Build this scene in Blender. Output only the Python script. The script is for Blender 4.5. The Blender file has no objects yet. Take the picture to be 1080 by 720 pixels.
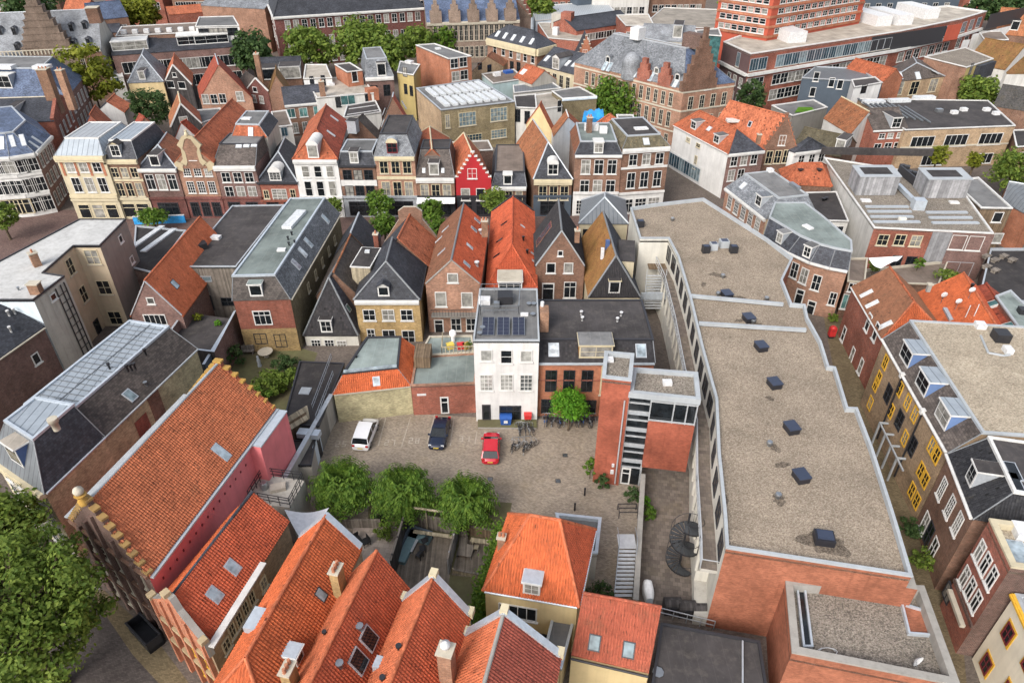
import bpy, bmesh, math, random
from mathutils import Vector, Matrix
random.seed(7)
SC = bpy.context.scene
COL = SC.collection
R = math.radians

# ------------------------------------------------------------------ camera geometry (drone 50 m up, pitched down 35 deg)
FOC, PITCH, CAMH = 740.0, R(35), 50.0
CP, SP = math.cos(PITCH), math.sin(PITCH)
def ray(u, v):
    return Vector((u-540, FOC*CP+(360-v)*SP, -FOC*SP+(360-v)*CP))
def at(u, v, z=0.0):
    d = ray(u, v); t = (z-CAMH)/d.z
    return Vector((d.x*t, d.y*t, z))
def zat(y, v):
    k = (360-v)/FOC
    return CAMH + y*(k*CP-SP)/(CP+k*SP)
def aty(u, v, y):
    d = ray(u, v); t = y/d.y
    return Vector((d.x*t, y, CAMH+d.z*t))
def hit(u, v, p, n):
    d = ray(u, v); o = Vector((0, 0, CAMH))
    return o + d*((p-o).dot(n)/d.dot(n))
def lerp(a, b, t): return a+(b-a)*t
def xy(p): return Vector((p[0], p[1], 0))
def V(p, z): return Vector((p[0], p[1], z))

# ------------------------------------------------------------------ materials
MATS = {}
class NT:
    def __init__(s, name, rough=0.8, spec=0.3):
        m = bpy.data.materials.new(name); m.use_nodes = True
        s.m = m; s.t = m.node_tree; s.b = s.t.nodes['Principled BSDF']
        s.b.inputs['Roughness'].default_value = rough
        s.b.inputs['Specular IOR Level'].default_value = spec
    def n(s, typ, **kw):
        nd = s.t.nodes.new('ShaderNode'+typ)
        for k, v in kw.items():
            if k.startswith('_'): setattr(nd, k[1:], v)
            else:
                key = int(k[1:]) if k[0] == 'i' and k[1:].isdigit() else k.replace('__', ' ')
                if hasattr(v, 'is_linked') or isinstance(v, bpy.types.NodeSocket): s.t.links.new(v, nd.inputs[key])
                else: nd.inputs[key].default_value = v
        return nd
    def link(s, a, b): s.t.links.new(a, b)
    def uv(s): return s.n('TexCoord').outputs['UV']
    def obj(s): return s.n('NewGeometry').outputs['Position']
    def noise(s, vec, scale, detail=3, rough=.6):
        return s.n('TexNoise', Vector=vec, Scale=scale, Detail=detail, Roughness=rough).outputs['Fac']
    def ramp(s, fac, lo, hi, a, b):
        return s.n('MapRange', Value=fac, i1=lo, i2=hi, i3=a, i4=b).outputs[0]
    def mix(s, fac, a, b, mode='MIX'):
        nd = s.t.nodes.new('ShaderNodeMix'); nd.data_type = 'RGBA'; nd.blend_type = mode
        for i, v in ((0, fac), (6, a), (7, b)):
            if isinstance(v, bpy.types.NodeSocket): s.t.links.new(v, nd.inputs[i])
            else: nd.inputs[i].default_value = (v if i == 0 else (tuple(v)+(1,))[:4])
        return nd.outputs[2]
    def mul(s, col, val):
        c = s.n('CombineColor'); 
        for i in range(3): s.link(val, c.inputs[i])
        return s.mix(1.0, col, c.outputs[0], 'MULTIPLY')
    def rnd(s, a, b):
        return s.ramp(s.n('ObjectInfo').outputs['Random'], 0, 1, a, b)
    def math(s, op, a, b=0.0):
        nd = s.t.nodes.new('ShaderNodeMath'); nd.operation = op
        for i, v in ((0, a), (1, b)):
            if isinstance(v, bpy.types.NodeSocket): s.t.links.new(v, nd.inputs[i])
            else: nd.inputs[i].default_value = v
        return nd.outputs[0]
    def bump(s, h, strength, dist=0.02):
        nd = s.n('Bump', Height=h, Strength=strength, Distance=dist)
        s.link(nd.outputs[0], s.b.inputs['Normal'])
    def color(s, c):
        if isinstance(c, bpy.types.NodeSocket): s.link(c, s.b.inputs['Base Color'])
        else: s.b.inputs['Base Color'].default_value = tuple(c)+(1,)
        return s.m

def sc(c, k): return tuple(x*k for x in c)
def mk_brick(name, col, mortar=(.33, .3, .26), far=False, var=.28):
    N = NT(name, .85, .2); uv = N.uv(); P = N.obj()
    br = N.n('TexBrick', Vector=uv, Color1=sc(col, 1-var)+(1,), Color2=sc(col, 1+var)+(1,), Mortar=lerpc(col, mortar, .6)+(1,),
             Scale=1.0, Mortar__Size=.007, Brick__Width=.22, Row__Height=.068)
    c = br.outputs['Color']
    n1 = N.noise(P, .35, 4); n2 = N.noise(P, 2.2, 4, .7)
    c = N.mul(c, N.ramp(n1, .3, .7, .68, 1.22)); c = N.mul(c, N.ramp(n2, .3, .75, .78, 1.15))
    st = N.n('Mapping', Vector=P, Scale=(2.2, 2.2, .12)).outputs[0]
    c = N.mix(N.ramp(N.noise(st, 1.0, 3), .58, .8, 0, .55), c, sc(col, .45))
    c = N.mul(c, N.rnd(.82, 1.16))
    N.bump(br.outputs['Fac'], .25, .01)
    return N.color(c)
def lerpc(a, b, t): return tuple(x+(y-x)*t for x, y in zip(a, b))
def mk_plaster(name, col, dirt=.35, rough=.8, dirtcol=None):
    N = NT(name, rough, .25); P = N.obj()
    dc = dirtcol or lerpc(sc(col, .45), (.12, .11, .09), .3)
    st = N.n('Mapping', Vector=P, Scale=(1.7, 1.7, .1)).outputs[0]
    c = N.mix(N.ramp(N.noise(st, 1.0, 4, .65), .45, .85, 0, dirt), col, dc)
    c = N.mul(c, N.ramp(N.noise(P, .5, 4), .3, .7, .88, 1.08))
    c = N.mix(N.ramp(N.noise(P, 3.1, 4, .7), .55, .85, 0, dirt*.8), c, dc)
    N.bump(N.noise(P, 14, 3), .15, .02)
    return N.color(c)
def mk_tile(name, col, col2, tw=.21, th=.28, moss=.25, mosscol=(.10, .085, .05), geo=False, patch=.3):
    N = NT(name, .75, .25); uv = N.uv(); P = N.obj()
    s = N.n('SeparateXYZ', Vector=uv)
    u = N.math('DIVIDE', s.outputs[0], tw); v = N.math('DIVIDE', s.outputs[1], th)
    cid = N.n('CombineXYZ', X=N.math('FLOOR', u), Y=N.math('FLOOR', v))
    wn = N.n('TexWhiteNoise', _noise_dimensions='2D', Vector=cid.outputs[0])
    c = N.mix(N.ramp(wn.outputs[0], 0, 1, 0, 1), sc(col, .74), sc(col, 1.2))
    c = N.mix(N.ramp(N.noise(P, .45, 4, .65), .5-patch*.5, .5+patch, 0, 1), c, N.mul(c, N.ramp(wn.outputs[0], 0, 1, .55, .8)))
    c = N.mix(N.ramp(wn.outputs[0], .9, 1, 0, .7), c, col2); c = N.mix(N.ramp(wn.outputs[0], .988, .99, 0, .85), c, sc(col, .12))
    st = N.n('Mapping', Vector=P, Scale=(1., 1., .5)).outputs[0]
    c = N.mix(N.ramp(N.noise(st, .8, 5, .72), .62-.2*moss, .95-.3*moss, 0, .85), c, mosscol)
    c = N.mix(N.ramp(N.noise(P, 5, 3, .7), .6, .85, 0, .45), c, sc(col, .4))
    sk = N.n('Mapping', Vector=uv, Scale=(1.3, .16, 1)).outputs[0]
    c = N.mul(c, N.ramp(N.noise(sk, 1.0, 4, .7), .3, .72, .66, 1.14))
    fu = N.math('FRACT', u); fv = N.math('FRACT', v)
    lap_shade = N.math('MAXIMUM', N.ramp(fv, .0, .16, 1, 0), N.ramp(fu, .86, 1.0, 0, .8))      # shade between overlapping tiles, painted into the colour as dark lap lines
    c = N.mix(N.math('MULTIPLY', lap_shade, .45), c, sc(col, .3))
    c = N.mul(c, N.rnd(.85, 1.12))
    if not geo:
        h = N.math('ADD', N.math('MULTIPLY', N.math('SINE', N.math('MULTIPLY', fu, math.pi)), .6), N.math('SUBTRACT', 1.0, fv))
        N.bump(h, .8, .05)
    else:
        N.bump(N.noise(P, 9, 3), .2, .02)
    return N.color(c)
def mk_slate(name, col, w=.3, h=.22, var=.35):
    N = NT(name, .62, .3); uv = N.uv(); P = N.obj()
    br = N.n('TexBrick', Vector=uv, Color1=sc(col, 1-var)+(1,), Color2=sc(col, 1+var)+(1,), Mortar=sc(col, .4)+(1,),
             Scale=1.0, Mortar__Size=.012, Brick__Width=w, Row__Height=h)
    c = N.mul(br.outputs['Color'], N.ramp(N.noise(P, .4, 4), .3, .7, .65, 1.3))
    c = N.mix(N.ramp(N.noise(P, 1.6, 5, .7), .56, .8, 0, .5), c, lerpc(sc(col, 1.6), (.11, .10, .08), .5))
    c = N.mul(c, N.rnd(.8, 1.3))
    N.bump(br.outputs['Fac'], .5, .02)
    return N.color(c)
def mk_felt(name, col, seam=1.0, dirt=.5):
    N = NT(name, .8, .25); uv = N.uv(); P = N.obj()
    c = N.mul(N.mix(0.0, col, col), N.ramp(N.noise(P, .3, 5, .65), .3, .7, .65, 1.4))
    c = N.mix(N.ramp(N.noise(P, 1.1, 5, .75), .5, .8, 0, dirt), c, lerpc(sc(col, 2.2), (.16, .14, .11), .5))
    s = N.n('SeparateXYZ', Vector=uv)
    f = N.math('FRACT', N.math('DIVIDE', s.outputs[0], seam))
    c = N.mix(N.ramp(f, .0, .05, .5, 0), c, sc(col, 1.8))
    c = N.mul(c, N.rnd(.8, 1.25))
    N.bump(N.noise(P, 12, 3), .2, .01)
    return N.color(c)
def mk_zinc(name, col, seam=.6, rough=.45):
    N = NT(name, rough, .4); uv = N.uv(); P = N.obj()
    s = N.n('SeparateXYZ', Vector=uv)
    f = N.math('FRACT', N.math('DIVIDE', s.outputs[0], seam))
    sm = N.ramp(f, .0, .14, 1, 0)
    c = N.mix(N.ramp(N.noise(P, .9, 5, .7), .4, .75, 0, .5), col, sc(col, .55))
    c = N.mix(sm, c, sc(col, .2))
    N.b.inputs['Metallic'].default_value = .25
    N.bump(sm, .5, .03)
    return N.color(c)
def mk_gravel(name, a, b, scale=9, stain=.5):
    N = NT(name, .95, .1); P = N.obj()
    vo = N.n('TexVoronoi', Vector=P, Scale=scale)
    g = N.n('SeparateColor', Color=vo.outputs['Color']).outputs[0]
    c = N.mix(g, a, b)
    c = N.mix(N.ramp(N.noise(P, 7, 3, .8), .35, .7, 0, .45), c, sc(lerpc(a, b, .5), .6))
    c = N.mul(c, N.ramp(N.noise(P, .22, 6, .7), .3, .72, .74, 1.14))
    c = N.mix(N.ramp(N.noise(P, .45, 5, .7), .62, .8, 0, stain), c, (.085, .07, .052))
    N.bump(vo.outputs['Distance'], .8, .05)
    return N.color(c)
def mk_plain(name, col, rough=.5, metal=0, spec=.4, var=.12, sc_=3):
    N = NT(name, rough, spec); P = N.obj()
    N.b.inputs['Metallic'].default_value = metal
    return N.color(N.mul(N.mix(0.0, col, col), N.ramp(N.noise(P, sc_, 4, .65), .3, .7, 1-var, 1+var)))
def mk_glass(name, dark=(.012, .015, .018), curtain=(.32, .31, .28), pc=.3):
    N = NT(name, .06, .5); P = N.obj()
    r = N.n('ObjectInfo').outputs['Random']
    c = N.mix(N.ramp(r, 1-pc-.02, 1-pc+.02, 0, .75), dark, curtain)
    c = N.mul(c, N.ramp(N.noise(P, 1.3, 2), .3, .7, .5, 1.4))
    return N.color(c)
def mk_leaf(name, a, b, c3):
    N = NT(name, .6, .2); P = N.obj()
    rnd = N.n('NewGeometry').outputs['Random Per Island']
    c = N.mix(rnd, a, b)
    c = N.mix(N.ramp(N.noise(P, .9, 2), .45, .75, 0, .7), c, c3)
    N.link(c, N.b.inputs['Base Color'])
    tr = N.n('BsdfTranslucent', Color=c)
    ms = N.n('MixShader', Fac=.4); N.link(N.b.outputs[0], ms.inputs[1]); N.link(tr.outputs[0], ms.inputs[2])
    N.link(ms.outputs[0], N.t.nodes['Material Output'].inputs['Surface'])
    return N.m
def mk_wood(name, col, board=.14):
    N = NT(name, .8, .2); uv = N.uv(); P = N.obj()
    s = N.n('SeparateXYZ', Vector=uv)
    k = N.math('DIVIDE', s.outputs[0], board)
    wn = N.n('TexWhiteNoise', _noise_dimensions='1D', W=N.math('FLOOR', k))
    c = N.mix(wn.outputs[0], sc(col, .65), sc(col, 1.3))
    c = N.mix(N.ramp(N.math('FRACT', k), 0, .1, .8, 0), c, sc(col, .25))
    c = N.mul(c, N.ramp(N.noise(P, 1.4, 5, .7), .3, .7, .7, 1.2))
    return N.color(c)
def mk_ground(name, a, b, brick=True, bw=.22, bh=.11, moss=None, mossamt=.5):
    N = NT(name, .9, .2); P = N.obj()
    c = N.mix(N.ramp(N.noise(P, .25, 6, .65), .3, .7, 0, 1), a, b)
    if brick:
        mp = N.n('Mapping', Vector=P, Rotation=(0, 0, R(8))).outputs[0]
        br = N.n('TexBrick', Vector=mp, Color1=(.75, .75, .75, 1), Color2=(1.2, 1.2, 1.2, 1), Mortar=(.55, .55, .55, 1), Scale=1.0,
                 Mortar__Size=.008, Brick__Width=bw, Row__Height=bh)
        c = N.mix(1.0, c, br.outputs['Color'], 'MULTIPLY')
    c = N.mul(c, N.ramp(N.noise(P, 1.7, 5, .7), .3, .72, .86, 1.1))
    if moss: c = N.mix(N.ramp(N.noise(P, .33, 6, .72), .5, .72, 0, mossamt), c, moss)
    N.bump(N.noise(P, 9, 3), .25, .02)
    return N.color(c)

SPEC = {
 # walls
 'brick_red': lambda n: mk_brick(n, (.27, .075, .045)), 'brick_orange': lambda n: mk_brick(n, (.40, .14, .07), var=.16),
 'brick_brown': lambda n: mk_brick(n, (.19, .095, .06)), 'brick_dark': lambda n: mk_brick(n, (.10, .052, .042)),
 'brick_yellow': lambda n: mk_brick(n, (.40, .27, .11)), 'brick_purple': lambda n: mk_brick(n, (.16, .085, .075)),
 'brick_tan': lambda n: mk_brick(n, (.36, .25, .15)), 'brick_salmon': lambda n: mk_brick(n, (.30, .155, .10)),
 'brick_old': lambda n: mk_brick(n, (.45, .40, .24), mortar=(.4, .36, .26), var=.3), 'brick_maroon': lambda n: mk_brick(n, (.15, .04, .035)),
 'brick_office': lambda n: mk_brick(n, (.36, .13, .075), mortar=(.31, .17, .115), var=.2),
 'brick_tower': lambda n: mk_brick(n, (.36, .10, .06), mortar=(.31, .13, .09), var=.15),
 'brick_olive': lambda n: mk_brick(n, (.20, .16, .085)),
 'white': lambda n: mk_plaster(n, (.64, .635, .62), .4), 'white_dirty': lambda n: mk_plaster(n, (.56, .55, .52), .55),
 'cream': lambda n: mk_plaster(n, (.50, .44, .31), .35), 'yellow_wall': lambda n: mk_plaster(n, (.42, .33, .14), .4),
 'stucco_cream': lambda n: mk_plaster(n, (.62, .49, .27), .3),
 'beige': lambda n: mk_plaster(n, (.47, .39, .28), .35), 'grey_render': lambda n: mk_plaster(n, (.42, .395, .35), .6),
 'concrete': lambda n: mk_plaster(n, (.42, .40, .36), .55), 'concrete_dark': lambda n: mk_plaster(n, (.22, .21, .19), .5),
 'pale_panel': lambda n: mk_plaster(n, (.58, .56, .50), .35),
 'pink': lambda n: mk_plaster(n, (.70, .20, .21), .25), 'red_paint': lambda n: mk_plaster(n, (.36, .022, .028), .2),
 'red_panel': lambda n: mk_plaster(n, (.40, .085, .05), .25), 'blue_grey': lambda n: mk_plaster(n, (.07, .09, .115), .2),
 'purple_panel': lambda n: mk_plaster(n, (.12, .075, .075), .3), 'turquoise': lambda n: mk_plaster(n, (.36, .46, .47), .4),
 'pale_blue': lambda n: mk_plaster(n, (.6, .68, .74), .3),
 'sandstone': lambda n: mk_plaster(n, (.40, .31, .19), .5), 'sandstone_dark': lambda n: mk_brick(n, (.21, .15, .115)),
 'lichen_dark': lambda n: mk_plaster(n, (.30, .19, .07), .7, dirtcol=(.10, .07, .05)), 'lichen': lambda n: mk_plaster(n, (.42, .25, .06), .8, dirtcol=(.2, .15, .08)),
 'ivory': lambda n: mk_plaster(n, (.72, .66, .52), .2), 'blue_paint': lambda n: mk_plaster(n, (.12, .19, .36), .3),
 'timber_grey': lambda n: mk_wood(n, (.19, .165, .14)), 'timber_dark': lambda n: mk_wood(n, (.06, .055, .055), .2),
 'timber_brown': lambda n: mk_wood(n, (.16, .115, .075)), 'timber_pale': lambda n: mk_wood(n, (.36, .31, .22)),
 'decking': lambda n: mk_wood(n, (.18, .15, .12)), 'cladding_grey': lambda n: mk_wood(n, (.30, .30, .31), .4),
 'timber_orange': lambda n: mk_wood(n, (.42, .2, .05), .5),
 # roofs
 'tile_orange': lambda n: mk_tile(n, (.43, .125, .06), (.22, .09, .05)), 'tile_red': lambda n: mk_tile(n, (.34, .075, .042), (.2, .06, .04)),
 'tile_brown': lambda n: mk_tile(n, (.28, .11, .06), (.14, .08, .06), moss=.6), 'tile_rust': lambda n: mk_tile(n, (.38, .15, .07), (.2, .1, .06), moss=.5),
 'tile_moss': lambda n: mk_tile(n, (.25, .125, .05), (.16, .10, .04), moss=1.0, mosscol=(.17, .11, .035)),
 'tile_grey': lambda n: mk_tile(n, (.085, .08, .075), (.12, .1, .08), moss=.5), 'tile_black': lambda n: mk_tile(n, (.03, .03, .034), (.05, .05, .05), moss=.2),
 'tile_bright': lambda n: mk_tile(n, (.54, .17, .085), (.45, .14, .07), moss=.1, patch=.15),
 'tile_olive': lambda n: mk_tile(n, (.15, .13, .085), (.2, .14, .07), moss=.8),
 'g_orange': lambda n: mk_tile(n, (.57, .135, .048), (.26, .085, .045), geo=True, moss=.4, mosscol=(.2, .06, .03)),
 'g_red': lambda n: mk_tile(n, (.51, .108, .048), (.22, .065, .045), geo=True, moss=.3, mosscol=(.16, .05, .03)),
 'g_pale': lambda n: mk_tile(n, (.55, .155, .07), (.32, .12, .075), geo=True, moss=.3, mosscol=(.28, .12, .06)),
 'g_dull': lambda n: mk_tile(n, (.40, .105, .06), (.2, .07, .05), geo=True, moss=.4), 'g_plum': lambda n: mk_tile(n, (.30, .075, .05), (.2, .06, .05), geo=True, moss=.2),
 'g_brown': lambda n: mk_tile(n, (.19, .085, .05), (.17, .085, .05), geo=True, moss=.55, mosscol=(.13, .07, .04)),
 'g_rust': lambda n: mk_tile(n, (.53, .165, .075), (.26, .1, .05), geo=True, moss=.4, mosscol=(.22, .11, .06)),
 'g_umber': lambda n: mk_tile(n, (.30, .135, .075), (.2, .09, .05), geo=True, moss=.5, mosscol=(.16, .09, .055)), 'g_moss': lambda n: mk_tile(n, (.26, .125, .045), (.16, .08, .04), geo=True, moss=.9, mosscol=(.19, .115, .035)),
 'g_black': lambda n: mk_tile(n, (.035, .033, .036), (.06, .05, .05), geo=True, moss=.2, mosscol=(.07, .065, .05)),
 'slate': lambda n: mk_slate(n, (.042, .045, .055)), 'slate_blue': lambda n: mk_slate(n, (.075, .10, .16)),
 'slate_grey': lambda n: mk_slate(n, (.15, .16, .175)), 'slate_brown': lambda n: mk_slate(n, (.075, .062, .055)),
 'slate_pale': lambda n: mk_slate(n, (.19, .20, .215), var=.2),
 'felt': lambda n: mk_felt(n, (.042, .038, .038)), 'felt_grey': lambda n: mk_felt(n, (.13, .13, .13)), 'felt_brown': lambda n: mk_felt(n, (.15, .12, .10)),
 'felt_pale': lambda n: mk_felt(n, (.29, .26, .22)), 'felt_green': lambda n: mk_felt(n, (.17, .20, .19)),
 'felt_white2': lambda n: mk_felt(n, (.6, .6, .6)), 'white_roof': lambda n: mk_felt(n, (.72, .72, .71), 1.5, .35),
 'felt_white': lambda n: mk_plaster(n, (.46, .46, .45), .8, dirtcol=(.27, .26, .245)),
 'zinc': lambda n: mk_zinc(n, (.45, .48, .50)), 'zinc_pale': lambda n: mk_zinc(n, (.33, .37, .41), .8), 'zinc_dark': lambda n: mk_zinc(n, (.17, .185, .20)),
 'zinc_white': lambda n: mk_zinc(n, (.38, .40, .42), .9),
 'gravel': lambda n: mk_gravel(n, (.185, .145, .11), (.43, .36, .28), 13, stain=.7), 'gravel_dark': lambda n: mk_gravel(n, (.11, .095, .08), (.38, .335, .28), 12),
 'gravel_warm': lambda n: mk_gravel(n, (.28, .23, .17), (.52, .45, .35), stain=.25),
 # trims
 'trim_white': lambda n: mk_plaster(n, (.60, .595, .575), .35, .5), 'trim_cream': lambda n: mk_plaster(n, (.54, .47, .32), .35, .6),
 'trim_ochre': lambda n: mk_plaster(n, (.42, .35, .23), .4), 'trim_grey': lambda n: mk_plain(n, (.42, .45, .48), .4, .3), 'trim_zinc': lambda n: mk_plain(n, (.50, .55, .60), .4, .4),
 'trim_lead': lambda n: mk_plain(n, (.085, .09, .095), .5, .3), 'stain': lambda n: mk_gravel(n, (.07, .056, .045), (.25, .205, .16), 11, stain=.3), 'lead': lambda n: mk_plain(n, (.17, .18, .19), .5, .2), 'trim_dark': lambda n: mk_plain(n, (.03, .03, .035), .5), 'trim_yellow': lambda n: mk_plain(n, (.62, .36, .04), .5),
 'trim_blue': lambda n: mk_plain(n, (.06, .10, .22), .45), 'fan_top': lambda n: mk_plain(n, (.035, .045, .075), .3), 'trim_stone': lambda n: mk_plaster(n, (.46, .42, .34), .4),
 'trim_maroon': lambda n: mk_plain(n, (.13, .02, .025), .5), 'coping': lambda n: mk_plaster(n, (.36, .385, .405), .3, .5),
 'coping_stone': lambda n: mk_plaster(n, (.30, .285, .26), .5),
 'metal': lambda n: mk_plain(n, (.36, .38, .40), .35, .8), 'metal_dark': lambda n: mk_plain(n, (.045, .045, .05), .45, .5),
 'metal_white': lambda n: mk_plain(n, (.58, .58, .58), .4, var=.2), 'steel_pale': lambda n: mk_plain(n, (.52, .54, .56), .45, .4),
 'glass': lambda n: mk_glass(n), 'glass_shop': lambda n: mk_glass(n, pc=.1), 'glass_blue': lambda n: mk_glass(n, (.03, .06, .08), (.2, .26, .28), .5),
 'glass_sky': lambda n: mk_glass(n, (.30, .36, .40), (.55, .58, .6), .4), 'glass_bright': lambda n: mk_plain(n, (.52, .54, .55), .3, var=.25),
 'glass_pale': lambda n: mk_glass(n, (.10, .11, .11), (.42, .42, .39), .75), 'glass_dark': lambda n: mk_glass(n, pc=0.0), 'glass_green': lambda n: mk_glass(n, (.05, .12, .12), (.12, .25, .24), .5),
 'solar': lambda n: mk_plain(n, (.03, .035, .06), .2, .2, .6),
 'chimney_brick': lambda n: mk_brick(n, (.28, .15, .09)), 'pot': lambda n: mk_plain(n, (.38, .16, .09), .8),
 'wood_trim': lambda n: mk_plain(n, (.16, .10, .06), .7),
 'rubber': lambda n: mk_plain(n, (.015, .015, .016), .75), 'blue_plastic': lambda n: mk_plain(n, (.02, .08, .30), .4), 'blue_tarp': lambda n: mk_plain(n, (.03, .27, .60), .5, var=.3),
 'red_plastic': lambda n: mk_plain(n, (.5, .03, .03), .4), 'black_plastic': lambda n: mk_plain(n, (.02, .02, .025), .4), 'sail': lambda n: mk_plain(n, (.60, .60, .62), .8),
 'cushion': lambda n: mk_plain(n, (.14, .22, .24), .8), 'orange_plate': lambda n: mk_plain(n, (.75, .38, .02), .5), 'white_cloth': lambda n: mk_plain(n, (.8, .8, .8), .8),
 'bark': lambda n: mk_plain(n, (.10, .075, .05), .9, var=.4), 'yellow_plastic': lambda n: mk_plain(n, (.6, .45, .08), .6), 'paint_line': lambda n: mk_plaster(n, (.38, .34, .29), .95, dirtcol=(.2, .16, .12)),
 'plate_red': lambda n: mk_plain(n, (.4, .02, .02), .25), 'soil': lambda n: mk_ground(n, (.10, .075, .05), (.16, .12, .08), False),
 'teal_cloth': lambda n: mk_plain(n, (.02, .25, .22), .7), 'sign_red': lambda n: mk_plain(n, (.6, .04, .03), .5),
 'leaf': lambda n: mk_leaf(n, (.085, .145, .022), (.23, .30, .055), (.045, .088, .016)),
 'leaf_bright': lambda n: mk_leaf(n, (.06, .135, .016), (.18, .28, .04), (.03, .075, .012)),
 'leaf_lime': lambda n: mk_leaf(n, (.07, .22, .015), (.17, .36, .03), (.05, .14, .012)),
 'leaf_yellow': lambda n: mk_leaf(n, (.14, .17, .016), (.28, .29, .035), (.08, .11, .012)),
 'leaf_dark': lambda n: mk_leaf(n, (.032, .070, .022), (.09, .145, .045), (.022, .05, .018)),
 'petal': lambda n: mk_plain(n, (.75, .62, .55), .7),
}
def M(n):
    if n not in MATS: MATS[n] = SPEC[n](n)
    return MATS[n]

# ------------------------------------------------------------------ mesh builder
class MB:
    def __init__(s): s.v = []; s.f = []; s.m = []; s.mats = []; s.sm = []
    def mi(s, m):
        if m not in s.mats: s.mats.append(m)
        return s.mats.index(m)
    def poly(s, pts, m, smooth=False):
        b = len(s.v); s.v += [Vector(p) for p in pts]; s.f.append(list(range(b, b+len(pts)))); s.m.append(s.mi(m)); s.sm.append(smooth)
    def quadgrid(s, rows, m, smooth=True, close=False):
        b = len(s.v); n = len(rows[0]); k = s.mi(m)
        for r in rows: s.v += [Vector(p) for p in r]
        for i in range(len(rows)-1):
            for j in range(n if close else n-1):
                a = b+i*n+j; c = b+i*n+(j+1) % n
                s.f.append([a, c, c+n, a+n]); s.m.append(k); s.sm.append(smooth)
    def prism(s, pts, z0, z1, m, mtop=None, bottom=True):
        P = [Vector((p[0], p[1], 0)) for p in pts]; n = len(P)
        ar = sum(P[i].x*P[(i+1) % n].y-P[(i+1) % n].x*P[i].y for i in range(n))
        if ar < 0: P.reverse()
        for i in range(n):
            a, c = P[i], P[(i+1) % n]
            s.poly([V(a, z0), V(c, z0), V(c, z1), V(a, z1)], m)
        s.poly([V(p, z1) for p in P], mtop or m)
        if bottom: s.poly([V(p, z0) for p in reversed(P)], m)
    def slab(s, pts, thick, m, mtop=None):
        P = [Vector(p) for p in pts]; n = len(P)
        nn = normal(P)
        if nn.z < 0: P.reverse()
        s.poly(P, mtop or m)
        D = Vector((0, 0, thick)); Q = [p-D for p in P]
        s.poly(list(reversed(Q)), m)
        for i in range(n):
            j = (i+1) % n; s.poly([Q[i], Q[j], P[j], P[i]], m)
    def obox(s, o, ax, ay, az, m, faces=None):
        """box from corner o spanned by three vectors"""
        o = Vector(o); ax, ay, az = Vector(ax), Vector(ay), Vector(az)
        if ax.cross(ay).dot(az) < 0: ax, ay = ay, ax
        p = [o, o+ax, o+ax+ay, o+ay]; q = [a+az for a in p]
        s.poly(p[::-1], m); s.poly(q, m)
        for i in range(4):
            j = (i+1) % 4; s.poly([p[i], p[j], q[j], q[i]], m)
    def box(s, c, sx, sy, z0, z1, m, rot=0):
        ca, sa = math.cos(rot), math.sin(rot)
        ax, ay = Vector((ca, sa, 0)), Vector((-sa, ca, 0))
        s.obox(V(c, z0)-ax*sx/2-ay*sy/2, ax*sx, ay*sy, (0, 0, z1-z0), m)
    def beam(s, p, q, w, h, m):
        p, q = Vector(p), Vector(q); d = (q-p)
        if d.length < 1e-5: return
        dn = d.normalized(); up = Vector((0, 0, 1))
        if abs(dn.z) > .98: up = Vector((0, 1, 0))
        sx = dn.cross(up).normalized(); sy = sx.cross(dn)
        s.obox(p-sx*w/2-sy*h/2, sx*w, sy*h, d, m)
    def tube(s, p, q, r, m, n=8, r2=None, caps=True):
        p, q = Vector(p), Vector(q); d = (q-p).normalized()
        up = Vector((0, 0, 1)) if abs(d.z) < .95 else Vector((1, 0, 0))
        a = d.cross(up).normalized(); b = a.cross(d); r2 = r if r2 is None else r2
        c0 = [p+(a*math.cos(2*math.pi*i/n)+b*math.sin(2*math.pi*i/n))*r for i in range(n)]
        c1 = [q+(a*math.cos(2*math.pi*i/n)+b*math.sin(2*math.pi*i/n))*r2 for i in range(n)]
        s.quadgrid([c1, c0], m, True, True)
        if caps: s.poly(c0, m); s.poly(c1[::-1], m)
    def path(s, pts, r, m, n=6):
        for a, b in zip(pts[:-1], pts[1:]): s.tube(a, b, r, m, n)
    def lathe(s, c, prof, m, n=12):
        rows = [[V(c, 0)+Vector((r*math.cos(2*math.pi*i/n), r*math.sin(2*math.pi*i/n), z)) for i in range(n)] for r, z in prof]
        s.quadgrid(rows, m, True, True)
        s.poly(rows[-1], m)
    def build(s, name, parent=None, off=None, kind=None):
        me = bpy.data.meshes.new(name)
        o0 = Vector(off) if off is not None else (Vector(parent['_o']) if parent is not None and '_o' in parent else Vector((0, 0, 0)))
        me.from_pydata([p-o0 for p in s.v], [], s.f)
        for m in s.mats: me.materials.append(M(m))
        me.polygons.foreach_set('material_index', s.m)
        me.polygons.foreach_set('use_smooth', s.sm)
        uvl = me.uv_layers.new(name='UVMap'); data = [0.0]*(2*len(me.loops)); k = 0
        for f in s.f:
            pts = [s.v[i] for i in f]; n = normal(pts)
            if abs(n.z) > .995: ax, ay = Vector((1, 0, 0)), Vector((0, 1, 0))
            else:
                ax = Vector((-n.y, n.x, 0)).normalized(); ay = n.cross(ax)
            for p in pts:
                data[k] = p.dot(ax); data[k+1] = p.dot(ay); k += 2
        uvl.data.foreach_set('uv', data)
        o = bpy.data.objects.new(name, me); COL.objects.link(o)
        if parent is not None: o.parent = parent
        elif off is not None: o.location = off
        if parent is not None and '_o' in parent: pass
        if kind: o['kind'] = kind
        return o
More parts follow.
